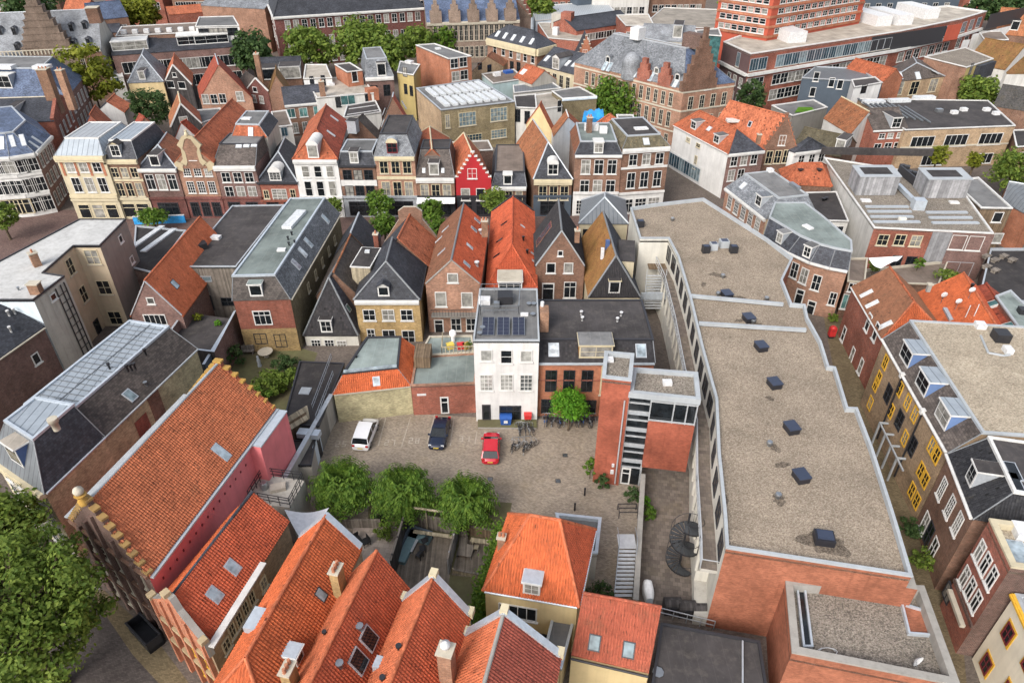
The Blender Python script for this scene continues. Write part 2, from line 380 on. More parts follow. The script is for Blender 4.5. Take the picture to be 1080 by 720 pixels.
def normal(P):
    n = Vector((0, 0, 0)); k = len(P)
    for i in range(k):
        a, b = P[i], P[(i+1) % k]
        n += Vector(((a.y-b.y)*(a.z+b.z), (a.z-b.z)*(a.x+b.x), (a.x-b.x)*(a.y+b.y)))
    return n.normalized() if n.length > 1e-12 else Vector((0, 0, 1))

OFF = {}   # root / part -> world offset of its mesh coordinates
def tag(o, label, cat, group=None):
    o['label'] = label; o['category'] = cat
    if group: o['group'] = group
    return o
def thing(name, label, cat, loc, group=None):
    o = bpy.data.objects.new(name, None); COL.objects.link(o); o.location = loc; o.empty_display_size = .3
    OFF[o.name] = Vector(loc)
    return tag(o, label, cat, group)
def part(mb, name, parent):
    off = OFF[parent.name]
    o = mb.build(name, None, off); o.location = (0, 0, 0); o.parent = parent
    OFF[o.name] = off
    return o
def single(mb, name, label, cat, loc, group=None):
    o = mb.build(name, None, Vector(loc)); OFF[o.name] = Vector(loc)
    return tag(o, label, cat, group)
def struct(mb, name):
    return mb.build(name, None, Vector((0, 0, 0)), 'structure')
def copy_thing(root, loc, rotz, label=None, scale=None):
    r = root.copy(); COL.objects.link(r); r.location = loc; r.rotation_euler = (0, 0, rotz)
    if label: r['label'] = label
    if scale: r.scale = scale
    for ch in list(root.children):
        c = ch.copy(); COL.objects.link(c); c.parent = r
        for g in list(ch.children):
            d = g.copy(); COL.objects.link(d); d.parent = c
    return r

# ------------------------------------------------------------------ windows
WCACHE = {}
#        frame mat,  glass,   nx, ny, transom, sill, frame width
WST = {'w': ('trim_white', 'glass', 2, 2, 0, 1, .09), 'w1': ('trim_white', 'glass', 1, 2, 0, 1, .09), 'w3': ('trim_white', 'glass', 3, 2, 0, 1, .08),
       'small': ('trim_white', 'glass', 3, 4, 0, 1, .08), 'wt': ('trim_white', 'glass', 2, 1, 1, 1, .09), 'plain': ('trim_white', 'glass', 1, 1, 0, 1, .1),
       'cream': ('trim_cream', 'glass', 2, 2, 0, 1, .1), 'creamwide': ('trim_cream', 'glass_blue', 5, 3, 0, 1, .1), 'yel': ('trim_yellow', 'glass', 2, 2, 0, 0, .13), 'dark': ('trim_dark', 'glass', 2, 2, 0, 0, .07),
       'darkt': ('trim_dark', 'glass_dark', 2, 2, 0, 0, .06),
       'shop': ('trim_white', 'glass_shop', 3, 1, 1, 0, .12), 'shopd': ('trim_dark', 'glass_shop', 3, 1, 1, 0, .14), 'shopc': ('trim_cream', 'glass_shop', 1, 1, 1, 0, .14),
       'door': ('trim_dark', 'glass_dark', 1, 1, 0, 0, .16), 'doorw': ('trim_white', 'glass_dark', 1, 1, 1, 0, .14), 'grey': ('trim_grey', 'glass_blue', 2, 1, 0, 0, .09),
       'strip': ('trim_white', 'glass', 4, 1, 0, 1, .1), 'stripg': ('trim_grey', 'glass_blue', 3, 1, 0, 1, .1), 'green': ('trim_white', 'glass_green', 2, 1, 0, 1, .09), 'blank': ('trim_white', 'glass_bright', 1, 1, 0, 1, .08),
       'net': ('trim_white', 'glass_pale', 3, 4, 0, 1, .08), 'netp': ('trim_white', 'glass_pale', 1, 1, 0, 1, .1), 'mar': ('trim_maroon', 'glass', 2, 2, 0, 0, .1), 'goth': ('trim_stone', 'glass_dark', 2, 3, 0, 1, .12)}
def window_mesh(w, h, style):
    key = (round(w, 1), round(h, 1), style)
    if key in WCACHE: return WCACHE[key]
    w, h = max(key[0], .3), max(key[1], .3)
    fm, gm, nx, ny, tr, sill, fw = WST[style]
    a = MB(); D = .07
    def bx(x0, x1, z0, z1, d, m=fm): a.obox((x0, -d, z0), (x1-x0, 0, 0), (0, d+.06, 0), (0, 0, z1-z0), m)
    bx(-w/2, w/2, h/2-fw, h/2, D); bx(-w/2, w/2, -h/2, -h/2+fw, D)
    bx(-w/2, -w/2+fw, -h/2+fw, h/2-fw, D-.003); bx(w/2-fw, w/2, -h/2+fw, h/2-fw, D-.003)
    iw = w-2*fw
    for i in range(1, nx): bx(-w/2+fw+iw*i/nx-.03, -w/2+fw+iw*i/nx+.03, -h/2+fw, h/2-fw, D-.02)
    if tr: bx(-w/2+fw, w/2-fw, h*.18-.04, h*.18+.04, D-.012)
    else:
        for j in range(1, ny): bx(-w/2+fw, w/2-fw, -h/2+h*j/ny-.025, -h/2+h*j/ny+.025, D-.024)
    if sill: bx(-w/2-.1, w/2+.1, -h/2-.12, -h/2-.002, D+.08, 'trim_stone' if fm != 'trim_white' else fm)
    o = a.build('window'); me = o.data; bpy.data.objects.remove(o)
    g = MB(); g.poly([(-w/2+.02, -.015, -h/2+.02), (w/2-.02, -.015, -h/2+.02), (w/2-.02, -.015, h/2-.02), (-w/2+.02, -.015, h/2-.02)], gm)
    o = g.build('pane'); me2 = o.data; bpy.data.objects.remove(o)
    WCACHE[key] = (me, me2); return WCACHE[key]
def put_window(parent, p, d, w, h, style, name='window'):
    """p: world centre on the wall, d: wall direction (outward is to the right of it)"""
    me, me2 = window_mesh(w, h, style)
    o = bpy.data.objects.new(name, me); COL.objects.link(o); o.parent = parent
    o.location = p-OFF[parent.name]; o.rotation_euler = (0, 0, math.atan2(d.y, d.x))
    g = bpy.data.objects.new('pane', me2); COL.objects.link(g); g.parent = o
    return o

# ------------------------------------------------------------------ tile sheets: every tile row and wave is real geometry
def tile_sheet(mb, pts, m, tw=.21, th=.28):
    P = [Vector(p) for p in pts]; n = normal(P)
    if n.z < 0: P.reverse(); n = -n
    ax = Vector((-n.y, n.x, 0)).normalized(); ay = n.cross(ax)
    us = [p.dot(ax) for p in P]; vs = [p.dot(ay) for p in P]; nd = P[0].dot(n)
    u0, u1 = math.floor(min(us)/tw), math.ceil(max(us)/tw); v0, v1 = math.floor(min(vs)/th), math.ceil(max(vs)/th)
    bm = bmesh.new(); prof = [(0, .0), (.18, .03), (.42, .05), (.66, .03), (.86, .0)]
    xs = [(i+a)*tw for i in range(u0, u1) for a, _ in prof]+[u1*tw]
    hs = [h for i in range(u0, u1) for _, h in prof]+[0]
    rows = []
    for j in range(v0, v1):
        rows.append((j*th, .058)); rows.append(((j+1)*th-.004, .006))
    vv = [[bm.verts.new(ax*x+ay*v+n*(nd+h+hh)) for x, h in zip(xs, hs)] for v, hh in rows]
    for r0, r1 in zip(vv[:-1], vv[1:]):
        for i in range(len(xs)-1): bm.faces.new((r0[i], r0[i+1], r1[i+1], r1[i]))
    k = len(P)
    for i in range(k):
        a, b = P[i], P[(i+1) % k]
        out = (b-a).cross(n).normalized()
        bmesh.ops.bisect_plane(bm, geom=bm.verts[:]+bm.edges[:]+bm.faces[:], plane_co=a, plane_no=out, clear_outer=True)
    bm.verts.index_update(); b0 = len(mb.v); kk = mb.mi(m)
    mb.v += [v.co.copy() for v in bm.verts]
    for f in bm.faces: mb.f.append([b0+v.index for v in f.verts]); mb.m.append(kk); mb.sm.append(False)
    bm.free()

# ------------------------------------------------------------------ houses
class House:
    def __init__(s, name, label, quad, ze, wall, zb=0.0, cat='house', group=None, sidemats=None):
        s.P = [xy(p) for p in quad]; s.n = len(s.P); s.ze = ze; s.zb = zb; s.wm = wall; s.sm = sidemats or {}
        ar = sum(s.P[i].x*s.P[(i+1) % s.n].y-s.P[(i+1) % s.n].x*s.P[i].y for i in range(s.n))
        assert ar > 0, name+' '+label
        c = sum(s.P, Vector((0, 0, 0)))/s.n
        s.root = thing(name, label, cat, V(c, zb), group)
        s.tops = {}; s.planes = {}; s.mh = .0
        s.roofo = None
    def side(s, i):
        a, b = s.P[i % s.n], s.P[(i+1) % s.n]; d = (b-a).normalized()
        return a, b, d, Vector((d.y, -d.x, 0))
    def walls(s):
        w = MB()
        for i in range(s.n):
            a, b = s.P[i], s.P[(i+1) % s.n]
            top = s.tops.get(i, [V(b, s.ze), V(a, s.ze)])
            w.poly([V(a, s.zb), V(b, s.zb)]+top, s.sm.get(i, s.wm))
        s.wallo = part(w, 'wall', s.root); return s
    def _roof(s, polys, geo, ridges, rmat, thick=.14):
        mb = MB()
        for key, pts, m in polys:
            P = [Vector(p) for p in pts]
            if normal(P).z < 0: P.reverse()
            s.planes[key] = (P[0].copy(), normal(P))
            mb.slab(P, thick, m)
            if geo: tile_sheet(mb, P, m)
        for a, b in ridges:
            mb.tube(Vector(a)+Vector((0, 0, .02)), Vector(b)+Vector((0, 0, .02)), .13, rmat, 7)
        s.roofo = part(mb, 'roof', s.root)
    def gable(s, zr, m, ml=None, mr=None, mf=None, mb_=None, axis='v', hf=0, hb=0, rs=.5, geo=False, o=.12, og=.08, ridge=None, walls=True):
        k = 0 if axis == 'v' else 1
        Q = s.P[k:]+s.P[:k]; ze = s.ze
        m0, m1 = lerp(Q[0], Q[1], rs), lerp(Q[3], Q[2], rs)
        ax = (m1-m0).normalized(); L = (m1-m0).length
        r0, r1 = V(lerp(m0, m1, hf), zr), V(lerp(m0, m1, 1-hb), zr)
        if not hf: s.tops[k] = [V(Q[1], ze), V(m0, zr-.02), V(Q[0], ze)]; r0 = r0-ax*og
        if not hb: s.tops[(k+2) % 4] = [V(Q[3], ze), V(m1, zr-.02), V(Q[2], ze)]; r1 = r1+ax*og
        fo, bo = (o if hf else og), (o if hb else og)
        def ex(p, sgnx, sgny):        # eave corner pushed out
            q = p.copy(); side = (Q[1]-Q[0]).normalized()
            q += side*(o*sgnx); q += ax*(fo if sgny < 0 else bo)*sgny
            return q
        wl = (m0-Q[0]).length; sl = (zr-ze)/max(wl, .1)
        zl = ze-o*sl+.16; slr = (zr-ze)/max((Q[1]-m0).length, .1); zr_ = ze-o*slr+.16
        e0, e1, e2, e3 = V(ex(Q[0], -1, -1), zl), V(ex(Q[1], 1, -1), zr_), V(ex(Q[2], 1, 1), zr_), V(ex(Q[3], -1, 1), zl)
        up = Vector((0, 0, .16)); r0 = r0+up; r1 = r1+up
        s.r0, s.r1 = r0, r1
        polys = [('L', [e3, e0, r0, r1], ml or m), ('R', [e1, e2, r1, r0], mr or m)]
        rid = [(r0, r1)]
        if hf: polys.append(('F', [e0, e1, r0], mf or m)); rid += [(e0, r0), (e1, r0)]
        if hb: polys.append(('B', [e2, e3, r1], mb_ or m)); rid += [(e2, r1), (e3, r1)]
        s.ecorners = (e0, e1, e2, e3)
        s._roof(polys, geo, rid, ridge or m)
        if walls: s.walls()
        return s
    def flat(s, m, par=.35, cop='coping', cw=.3, walls=True, dz=0.0):
        P = s.P; n = s.n; z = s.ze
        mb = MB(); mb.slab([V(p, z-par) for p in P], .2, m)
        s.planes['T'] = (V(P[0], z-par), Vector((0, 0, 1)))
        s.roofo = part(mb, 'roof', s.root)
        c = MB(); inn = inset(P, cw); out = inset(P, -.05)
        for i in range(n):
            j = (i+1) % n
            c.poly([V(out[i], z+.06), V(out[j], z+.06), V(inn[j], z+.06), V(inn[i], z+.06)], cop)
            c.poly([V(out[i], z-.12), V(out[j], z-.12), V(out[j], z+.06), V(out[i], z+.06)], cop)
            c.poly([V(inn[j], z-par), V(inn[i], z-par), V(inn[i], z+.06), V(inn[j], z+.06)], cop)
        part(c, 'coping', s.root)
        if walls: s.walls()
        return s
    def mansard(s, z1, ins, m, top, ms=None, rim='trim_white', o=.1, gut='trim_white', back=True, geo=False):
        """ins: inset of the top ring per side (front, right, back, left)"""
        P, n, ze = s.P, s.n, s.ze
        E = [p.copy() for p in inset(P, -o)]; T = insets(P, ins)
        mb = MB(); ms = ms or {}
        for i in range(n):
            j = (i+1) % n
            if ins[i] < .06:
                s.tops[i] = [V(P[j], ze), V(T[j], z1-.01), V(T[i], z1-.01), V(P[i], ze)]
                continue
            q = [V(E[i], ze), V(E[j], ze), V(T[j], z1), V(T[i], z1)]
            s.planes[i] = (q[0], normal(q)); mb.poly(q, ms.get(i, m))
            if geo: tile_sheet(mb, q, ms.get(i, m))
        mb.poly([V(t, z1) for t in T], top); s.planes['T'] = (V(T[0], z1), Vector((0, 0, 1)))
        for i in range(n):   # hip trims
            mb.tube(V(E[i], ze), V(T[i], z1), .06, 'lead', 6)
        s.roofo = part(mb, 'roof', s.root); s.T = T
        c = MB(); inn = inset(T, .14); out = inset(T, -.1)
        for i in range(n):
            j = (i+1) % n
            c.poly([V(out[i], z1+.14), V(out[j], z1+.14), V(inn[j], z1+.14), V(inn[i], z1+.14)], rim)
            c.poly([V(out[i], z1-.1), V(out[j], z1-.1), V(out[j], z1+.14), V(out[i], z1+.14)], rim)
            c.poly([V(inn[j], z1), V(inn[i], z1), V(inn[i], z1+.14), V(inn[j], z1+.14)], rim)
        part(c, 'roof_rim', s.roofo)
        s.walls(); return s
    # --- details
    def cornice(s, i=0, m='trim_white', h=.5, proud=.3, z=None, name='cornice', a=0.0, b=1.0):
        p, q, d, nrm = s.side(i); z = s.ze if z is None else z
        p, q = lerp(p, q, a), lerp(p, q, b)
        mb = MB(); mb.obox(V(p, z-h)-nrm*.02, (q-p), nrm*(proud+.02), (0, 0, h+.02), m)
        mb.obox(V(p, z-h*.62)+nrm*proud, (q-p), nrm*.1, (0, 0, h*.45), m)
        return part(mb, name, s.root)
    def band(s, i, z, h, m='trim_white', proud=.05, a=0, b=1, name='band'):
        p, q, d, nrm = s.side(i); p, q = lerp(p, q, a), lerp(p, q, b)
        mb = MB(); mb.obox(V(p, z-h/2), (q-p), nrm*proud, (0, 0, h), m); return part(mb, name, s.root)
    def grid(s, i, n, rows, w, style='w', a=.06, b=.94, zc=None):
        p, q, d, nrm = s.side(i); L = (q-p).length
        for r in rows:
            z, h = r[0], r[1]; st = r[2] if len(r) > 2 else style; nn = r[3] if len(r) > 3 else n; ww = r[4] if len(r) > 4 else w
            for k in range(nn):
                t = a+(b-a)*(k+.5)/nn
                put_window(s.root, V(lerp(p, q, t), z)+nrm*.01, d, ww, h, st)
        return s
    def vrows(s, i, rows):
        """rows given by photo row: list of (v, h, ...) -> z"""
        p, q, d, nrm = s.side(i); y = (p.y+q.y)/2
        return [(zat(y, r[0]),)+tuple(r[1:]) for r in rows]
    def win(s, i, px, w, h, style='w', name='window'):
        p, q, d, nrm = s.side(i)
        for u, v in px:
            pt = hit(u, v, p, nrm); put_window(s.root, pt+nrm*.01, d, w, h, style, name)
        return s
    def on(s, key, u, v):
        p, n = s.planes[key]; return hit(u, v, p, n), n
    def skylight(s, key, px, w=.8, l=1.2, glass='glass_sky', fr='trim_grey', t=.1):
        for u, v in px:
            p, n = s.on(key, u, v)
            ax = Vector((-n.y, n.x, 0)).normalized() if abs(n.z) < .999 else (s.P[1]-s.P[0]).normalized(); ay = n.cross(ax)
            if s.roofo is None: return s
            a = MB(); a.obox(p-ax*(w/2)-ay*(l/2)+n*.0, ax*w, ay*l, n*t, fr)
            e = .09; a.obox(p-ax*(w/2-e)-ay*(l/2-e)+n*t, ax*(w-2*e), ay*(l-2*e), n*.015, glass)
            part(a, 'skylight', s.roofo)
        return s
    def dormer(s, key, u, v, w, h, m='trim_white', roof='felt', ped=False, side='trim_grey', style='w', rh=.12, round_=False, slope=0.0, wide=.12):
        p, n = s.on(key, u, v)
        nh = Vector((n.x, n.y, 0)).normalized(); d = Vector((-nh.y, nh.x, 0))       # d: wall direction with outward nh on its right
        tan = math.hypot(n.x, n.y)/max(n.z, .05); dep = min(h/max(tan, .2)+.15, 5)
        a = MB(); c = p-Vector((0, 0, .05))
        a.obox(c-d*(w/2)-nh*dep, d*w, nh*dep, (0, 0, h+.05), side)
        fm, gm, nx, ny, tr, sl, fw = WST[style]
        f = c+nh*.002
        a.obox(f-d*(w/2), d*w, nh*.05, (0, 0, h+.05), fm)
        ins = .12; gw = (w-2*ins)/nx
        for i in range(nx):
            for j in range(ny):
                gh = (h-.3)/ny
                a.obox(f-d*(w/2-ins-i*gw-.03)+nh*.05+Vector((0, 0, .2+j*gh+.03)), d*(gw-.06), nh*.01, (0, 0, gh-.06), gm)
        if ped:
            for sg in (-1, 1):
                e = d*(sg*(w/2+.15)); Z = Vector((0, 0, h+.06)); Y = Vector((0, 0, h+.06+w*.35))
                a.slab([f+e+nh*.2+Z, f+nh*.2+Y, f-nh*dep+Y, f+e-nh*dep+Z], .1, roof)
            a.poly([f-d*(w/2)+nh*.05+Vector((0, 0, h)), f+d*(w/2)+nh*.05+Vector((0, 0, h)), f+nh*.05+Vector((0, 0, h+w*.32))], m)
        elif round_:
            ring = []
            for k in range(9):
                t = math.pi*k/8; ring.append((math.cos(t)*(w/2+.08), math.sin(t)*(w*.45)))
            rows = [[f+d*x+nh*.15+Vector((0, 0, h+z)) for x, z in ring], [f+d*x-nh*dep+Vector((0, 0, h+z)) for x, z in ring]]
            a.quadgrid(rows, roof, True); a.poly(rows[0][::-1], m)
        else:
            a.obox(c-d*(w/2+wide)-nh*dep+Vector((0, 0, h+.052)), d*(w+2*wide), nh*(dep+.2), (0, 0, rh), m)
            a.obox(c-d*(w/2+wide-.06)-nh*dep+Vector((0, 0, h+rh+.052)), d*(w+2*wide-.12), nh*(dep+.12), (0, 0, .04), roof)
        part(a, 'dormer', s.roofo); return s
    def chimney(s, u, v, zt, w=.7, d=.7, h=2.0, m='chimney_brick', pots=2, cap='trim_stone'):
        p = at(u, v, zt); ang = math.atan2(*(s.P[1]-s.P[0]).normalized().yx) if True else 0
        a = MB(); a.box(p, w, d, zt-h, zt, m, ang); a.box(p, w+.16, d+.16, zt, zt+.12, cap, ang)
        ca, sa = math.cos(ang), math.sin(ang)
        for k in range(pots):
            t = (k+.5)/pots-.5; L = max(w, d); ex = (ca, sa) if w >= d else (-sa, ca)
            a.lathe((p.x+ex[0]*t*L, p.y+ex[1]*t*L), [(.13, zt+.1), (.1, zt+.5)], 'pot', 8)
        part(a, 'chimney', s.roofo if s.roofo else s.root); return s
    def vent(s, key, px, r=.12, h=.5, m='metal_dark', name='vent_pipe'):
        for u, v in px:
            p, n = s.on(key, u, v); a = MB()
            a.lathe(p, [(r, p.z-.1), (r, p.z+h*.75), (r*1.6, p.z+h*.75), (r*1.6, p.z+h)], m, 8); part(a, name, s.roofo)
        return s
    def rbox(s, key, u, v, w, d, h, m, name='roof_box', top=None, rot=None):
        p, n = s.on(key, u, v); a = MB()
        ang = math.atan2(*(s.P[1]-s.P[0]).normalized().yx) if rot is None else rot
        a.box(p, w, d, p.z-.05, p.z+h, m, ang)
        if top: a.box(p, w+.12, d+.12, p.z+h, p.z+h+.08, top, ang)
        part(a, name, s.roofo); return s
    def verge(s, k=0, m='coping', w=.35, h=.14, lift=.27):
        """coping along the two slopes of the gable over side k"""
        t = s.tops[k]; n = s.side(k)[3]; a = MB(); up = Vector((0, 0, lift+.06))
        for p, q in ((t[0], t[1]), (t[2], t[1])):
            a.beam(p+up-n*(w/2-.12), q+up-n*(w/2-.12), w, h, m)
        return part(a, 'gable_coping', s.root)
    def gutter(s, i, m='trim_zinc', z=None, r=.09):
        p, q, d, nrm = s.side(i); z = s.ze if z is None else z
        a = MB(); a.tube(V(p, z)+nrm*.2, V(q, z)+nrm*.2, r, m, 8); part(a, 'gutter', s.root); return s
    def profile(s, i, pts, thick, m, name='gable', cop=None, off=.02):
        """upright profile in the plane of side i; pts = (metres from the side's centre, z)"""
        p, q, d, nrm = s.side(i); c = (p+q)/2
        f = [V(c, z)+d*x+nrm*off for x, z in pts]; b = [k-nrm*thick for k in f]; a = MB(); n = len(f)
        a.poly(f, m); a.poly(b[::-1], m)
        for k in range(n):
            j = (k+1) % n; a.poly([f[j], f[k], b[k], b[j]], cop or m)
        return part(a, name, s.root)
    def steps(s, i, zpeak, n, m, cop, w0=None, extra=.3, lichen=None):
        p, q, d, nrm = s.side(i); W = (q-p).length if w0 is None else w0
        L = []; z0 = s.ze-.2; H = zpeak-z0
        for k in range(n+1):
            x = -W/2*(1-k/(n+.6)); L.append((x, z0+H*k/(n)+extra*(k > 0))) 
        pts = []
        for k in range(n+1):
            x, z = L[k]; nx = L[k+1][0] if k < n else 0
            zz = z0+H*(k+.7)/(n+.7)
            pts += [(x, zz)] if k == 0 else [(x, pts[-1][1]), (x, zz)]
        full = [(-W/2, z0)]+pts+[(-x, z) for x, z in reversed(pts)]+[(W/2, z0)]
        s.profile(i, full, .4, m, 'gable', None, .04)
        c = (p+q)/2; a = MB()
        tops = [(L[k][0], L[k+1][0] if k < n else -L[k][0], z0+H*(k+.7)/(n+.7)) for k in range(n+1)]
        for x0, x1, z in tops:
            for sg in ((1, -1) if x1 < 0 or x0 != -x1 else (1,)):
                xa, xb = (x0, x1) if sg > 0 else (-x1, -x0)
                a.obox(V(c, z)+d*(xa-.05)+nrm*.1, d*(xb-xa+.1), -nrm*.52, (0, 0, .18), cop)
        part(a, 'gable_coping', s.root); return s
def inset(P, t):
    return insets(P, [t]*len(P))
def insets(P, ts):
    n = len(P); out = []
    for i in range(n):
        a, b, c = P[i-1], P[i], P[(i+1) % n]
        d1, d2 = (b-a).normalized(), (c-b).normalized()
        n1, n2 = Vector((-d1.y, d1.x, 0)), Vector((-d2.y, d2.x, 0))     # inward for CCW
        t1, t2 = ts[(i-1) % n], ts[i]
        p1, p2 = a+n1*t1, b+n2*t2
        den = d1.x*d2.y-d1.y*d2.x
        if abs(den) < 1e-4: out.append(b+n2*t2); continue
        k = ((p2.x-p1.x)*d2.y-(p2.y-p1.y)*d2.x)/den
        q = p1+d1*k
        out.append(Vector((q.x, q.y, 0)))
    return out
def quadz(A, B, C, z, D=None):
    """footprint from roof corners seen in the photo: front-left, front-right, back-right (, back-left) at height z"""
    a, b, c = at(*A, z), at(*B, z), at(*C, z)
    return [a, b, c, at(*D, z) if D else a+(c-b)]
def front(A, B, y, depth, skew=0.0):
    """front eave corners on the upright plane y (or yL, yR); returns quad and eave height"""
    yl, yr = (y if isinstance(y, tuple) else (y, y))
    a, b = aty(*A, yl), aty(*B, yr); ze = (a.z+b.z)/2; d = (xy(b)-xy(a)).normalized(); n = Vector((-d.y, d.x, 0))
    dv = n*depth+d*skew
    return [xy(a), xy(b), xy(b)+dv, xy(a)+dv], ze
def frontr(A, B, y, rb, zr):
    """like front, but the depth comes from where the ridge ends in the photo (pixel rb at height zr)"""
    q, ze = front(A, B, y, 1)
    m = (q[0]+q[1])/2; e = xy(at(*rb, zr)); dv = e-m
    return [q[0], q[1], q[1]+dv, q[0]+dv], ze
# ================================================================== world, camera, light
def setup():
    w = bpy.data.worlds.new('World'); SC.world = w; w.use_nodes = True
    nt = w.node_tree; bg = nt.nodes['Background']
    sky = nt.nodes.new('ShaderNodeTexSky'); sky.sky_type = 'NISHITA'; sky.sun_disc = False
    el, az = R(40), R(-148)          # sun stands behind the camera's left shoulder (direction x=-, y=-)
    sky.sun_elevation = el; sky.sun_rotation = az; sky.dust_density = 4.0; sky.air_density = 1.0; sky.ozone_density = 1.0
    hs = nt.nodes.new('ShaderNodeHueSaturation'); hs.inputs['Saturation'].default_value = .45   # overcast: cloud greys the blue
    nt.links.new(sky.outputs[0], hs.inputs['Color']); nt.links.new(hs.outputs[0], bg.inputs['Color'])
    bg.inputs['Strength'].default_value = .15
    l = bpy.data.lights.new('sun', 'SUN'); l.energy = .95; l.angle = R(22); l.color = (1, .95, .88)
    o = bpy.data.objects.new('sun', l); COL.objects.link(o)
    dirv = Vector((math.sin(az)*math.cos(el), math.cos(az)*math.cos(el), math.sin(el)))
    o.rotation_euler = (-dirv).to_track_quat('-Z', 'Y').to_euler(); o.location = (0, 0, 120)
    c = bpy.data.cameras.new('camera'); c.sensor_width = 36; c.lens = FOC/1080*36; c.clip_end = 4000; c.clip_start = .5
    co = bpy.data.objects.new('camera', c); COL.objects.link(co); co.location = (0, 0, CAMH); co.rotation_euler = (R(90)-PITCH, 0, 0)
    SC.camera = co
    vs = SC.view_settings; vs.view_transform = 'Standard'; vs.look = 'None'; vs.gamma = 1; vs.use_curve_mapping = False; vs.exposure = EXPO
EXPO = .88
setup()

SPEC['paving_lot'] = lambda n: mk_ground(n, (.255, .21, .165), (.325, .272, .215), True, moss=(.26, .205, .13), mossamt=.4)
SPEC['paving_street'] = lambda n: mk_ground(n, (.125, .08, .072), (.17, .115, .10), True)
SPEC['paving_quay'] = lambda n: mk_ground(n, (.062, .052, .05), (.10, .086, .08), True)
SPEC['paving_yellow'] = lambda n: mk_ground(n, (.13, .10, .06), (.19, .15, .09), True)
SPEC['paving_court'] = lambda n: mk_ground(n, (.14, .115, .10), (.19, .16, .135), True, .4, .4, moss=(.2, .16, .10), mossamt=.4)
SPEC['ground_mix'] = lambda n: mk_ground(n, (.12, .10, .085), (.17, .14, .12), True)
SPEC['gardenground'] = lambda n: mk_ground(n, (.10, .08, .05), (.15, .15, .07), False)
SPEC['paving_terrace'] = lambda n: mk_ground(n, (.34, .28, .24), (.42, .36, .31), True, .5, .5)
SPEC['path_grey'] = lambda n: mk_ground(n, (.20, .20, .19), (.26, .26, .25), True, .3, .3)

def sheet(name, pts, z, m):
    a = MB(); P = [V(p, z) for p in pts]
    if normal(P).z < 0: P.reverse()
    a.poly(P, m); return struct(a, name)
g = MB(); g.poly([(-2500, -500, 0), (2500, -500, 0), (2500, 3500, 0), (-2500, 3500, 0)], 'ground_mix'); struct(g, 'ground')
G = lambda *px: [at(u, v, 0) for u, v in px]
sheet('parking_lot', G((300, 560), (346, 440), (436, 436), (504, 440), (690, 445), (690, 500), (672, 650), (560, 640), (520, 560)), .004, 'paving_lot')
sheet('courtyard', G((680, 470), (752, 470), (745, 660), (668, 650)), .008, 'paving_court')
sheet('shopping_street', [(-95, 95, 0), (60, 97, 0), (60, 112, 0), (-95, 110, 0)], .004, 'paving_street')
sheet('side_street', [(-62, 62, 0), (-52, 62, 0), (-70, 106, 0), (-90, 106, 0)], .008, 'paving_street')
sheet('alley', [xy(at(*p, 0)) for p in ((868, 330), (900, 330), (940, 440), (1012, 640), (1020, 725), (960, 725), (900, 500))], .004, 'paving_yellow')
sheet('quay_street', G((-80, 560), (40, 540), (150, 690), (230, 800), (-60, 800)), .004, 'paving_quay')
sheet('quay_verge', G((96, 626), (110, 622), (160, 668), (215, 740), (195, 750), (140, 690)), .008, 'paving_yellow')
sheet('grey_pavement', G((50, 585), (70, 575), (106, 620), (92, 632)), .009, 'path_grey')
sheet('garden_terrace', G((372, 545), (440, 560), (430, 600), (372, 590)), .012, 'paving_terrace')
sheet('garden', G((390, 520), (540, 530), (520, 640), (380, 640)), .008, 'gardenground')
sheet('back_garden', G((240, 372), (300, 362), (335, 372), (310, 440), (250, 440)), .008, 'gardenground')

# painted bay lines and numbers of the parking lot
def lot_line(name, p, q, w=.10):
    a = MB(); p, q = at(*p, 0), at(*q, 0); d = (q-p).normalized(); n = Vector((-d.y, d.x, 0))*w/2
    a.poly([V(p-n, .012), V(p+n, .012), V(q+n, .012), V(q-n, .012)][::-1], 'paint_line')
    return struct(a, name)
for k, (p, q) in enumerate([((403, 440), (370, 477)), ((407, 440), (399, 470)), ((433, 440), (423.3, 471.5)), ((458.5, 437), (450.5, 468)), ((479, 440), (474.8, 470)), ((503, 455), (501, 468))]):
    lot_line('bay_marking', p, q)
SEG = {'1': 'bc', '2': 'abged', '3': 'abgcd', '4': 'fgbc', '5': 'afgcd', '6': 'afgedc', '7': 'abc', '8': 'abcdefg', '9': 'abcdfg', '0': 'abcdef'}
def bay_number(txt, u, v, hgt=.85, wid=.42):
    c = at(u, v, 0); a = MB()
    for k, ch in enumerate(txt):
        x0 = c.x+(k-len(txt)/2)*(wid+.25); y0 = c.y-hgt/2; t = .1
        S = {'a': (0, hgt-t, wid, t), 'd': (0, 0, wid, t), 'g': (0, hgt/2-t/2, wid, t), 'f': (0, hgt/2, t, hgt/2), 'e': (0, 0, t, hgt/2), 'b': (wid-t, hgt/2, t, hgt/2), 'c': (wid-t, 0, t, hgt/2)}
        for i, sg in enumerate(SEG[ch]):
            x, y, w, h = S[sg]; z = .013+.0012*i
            a.poly([(x0+x, y0+y, z), (x0+x+w, y0+y, z), (x0+x+w, y0+y+h, z), (x0+x, y0+y+h, z)], 'paint_line')
    struct(a, 'bay_number')
for t, u, v in (('25', 361, 468), ('27', 412.5, 466.5), ('28', 438, 464.5), ('31', 491, 462.5)): bay_number(t, u, v)

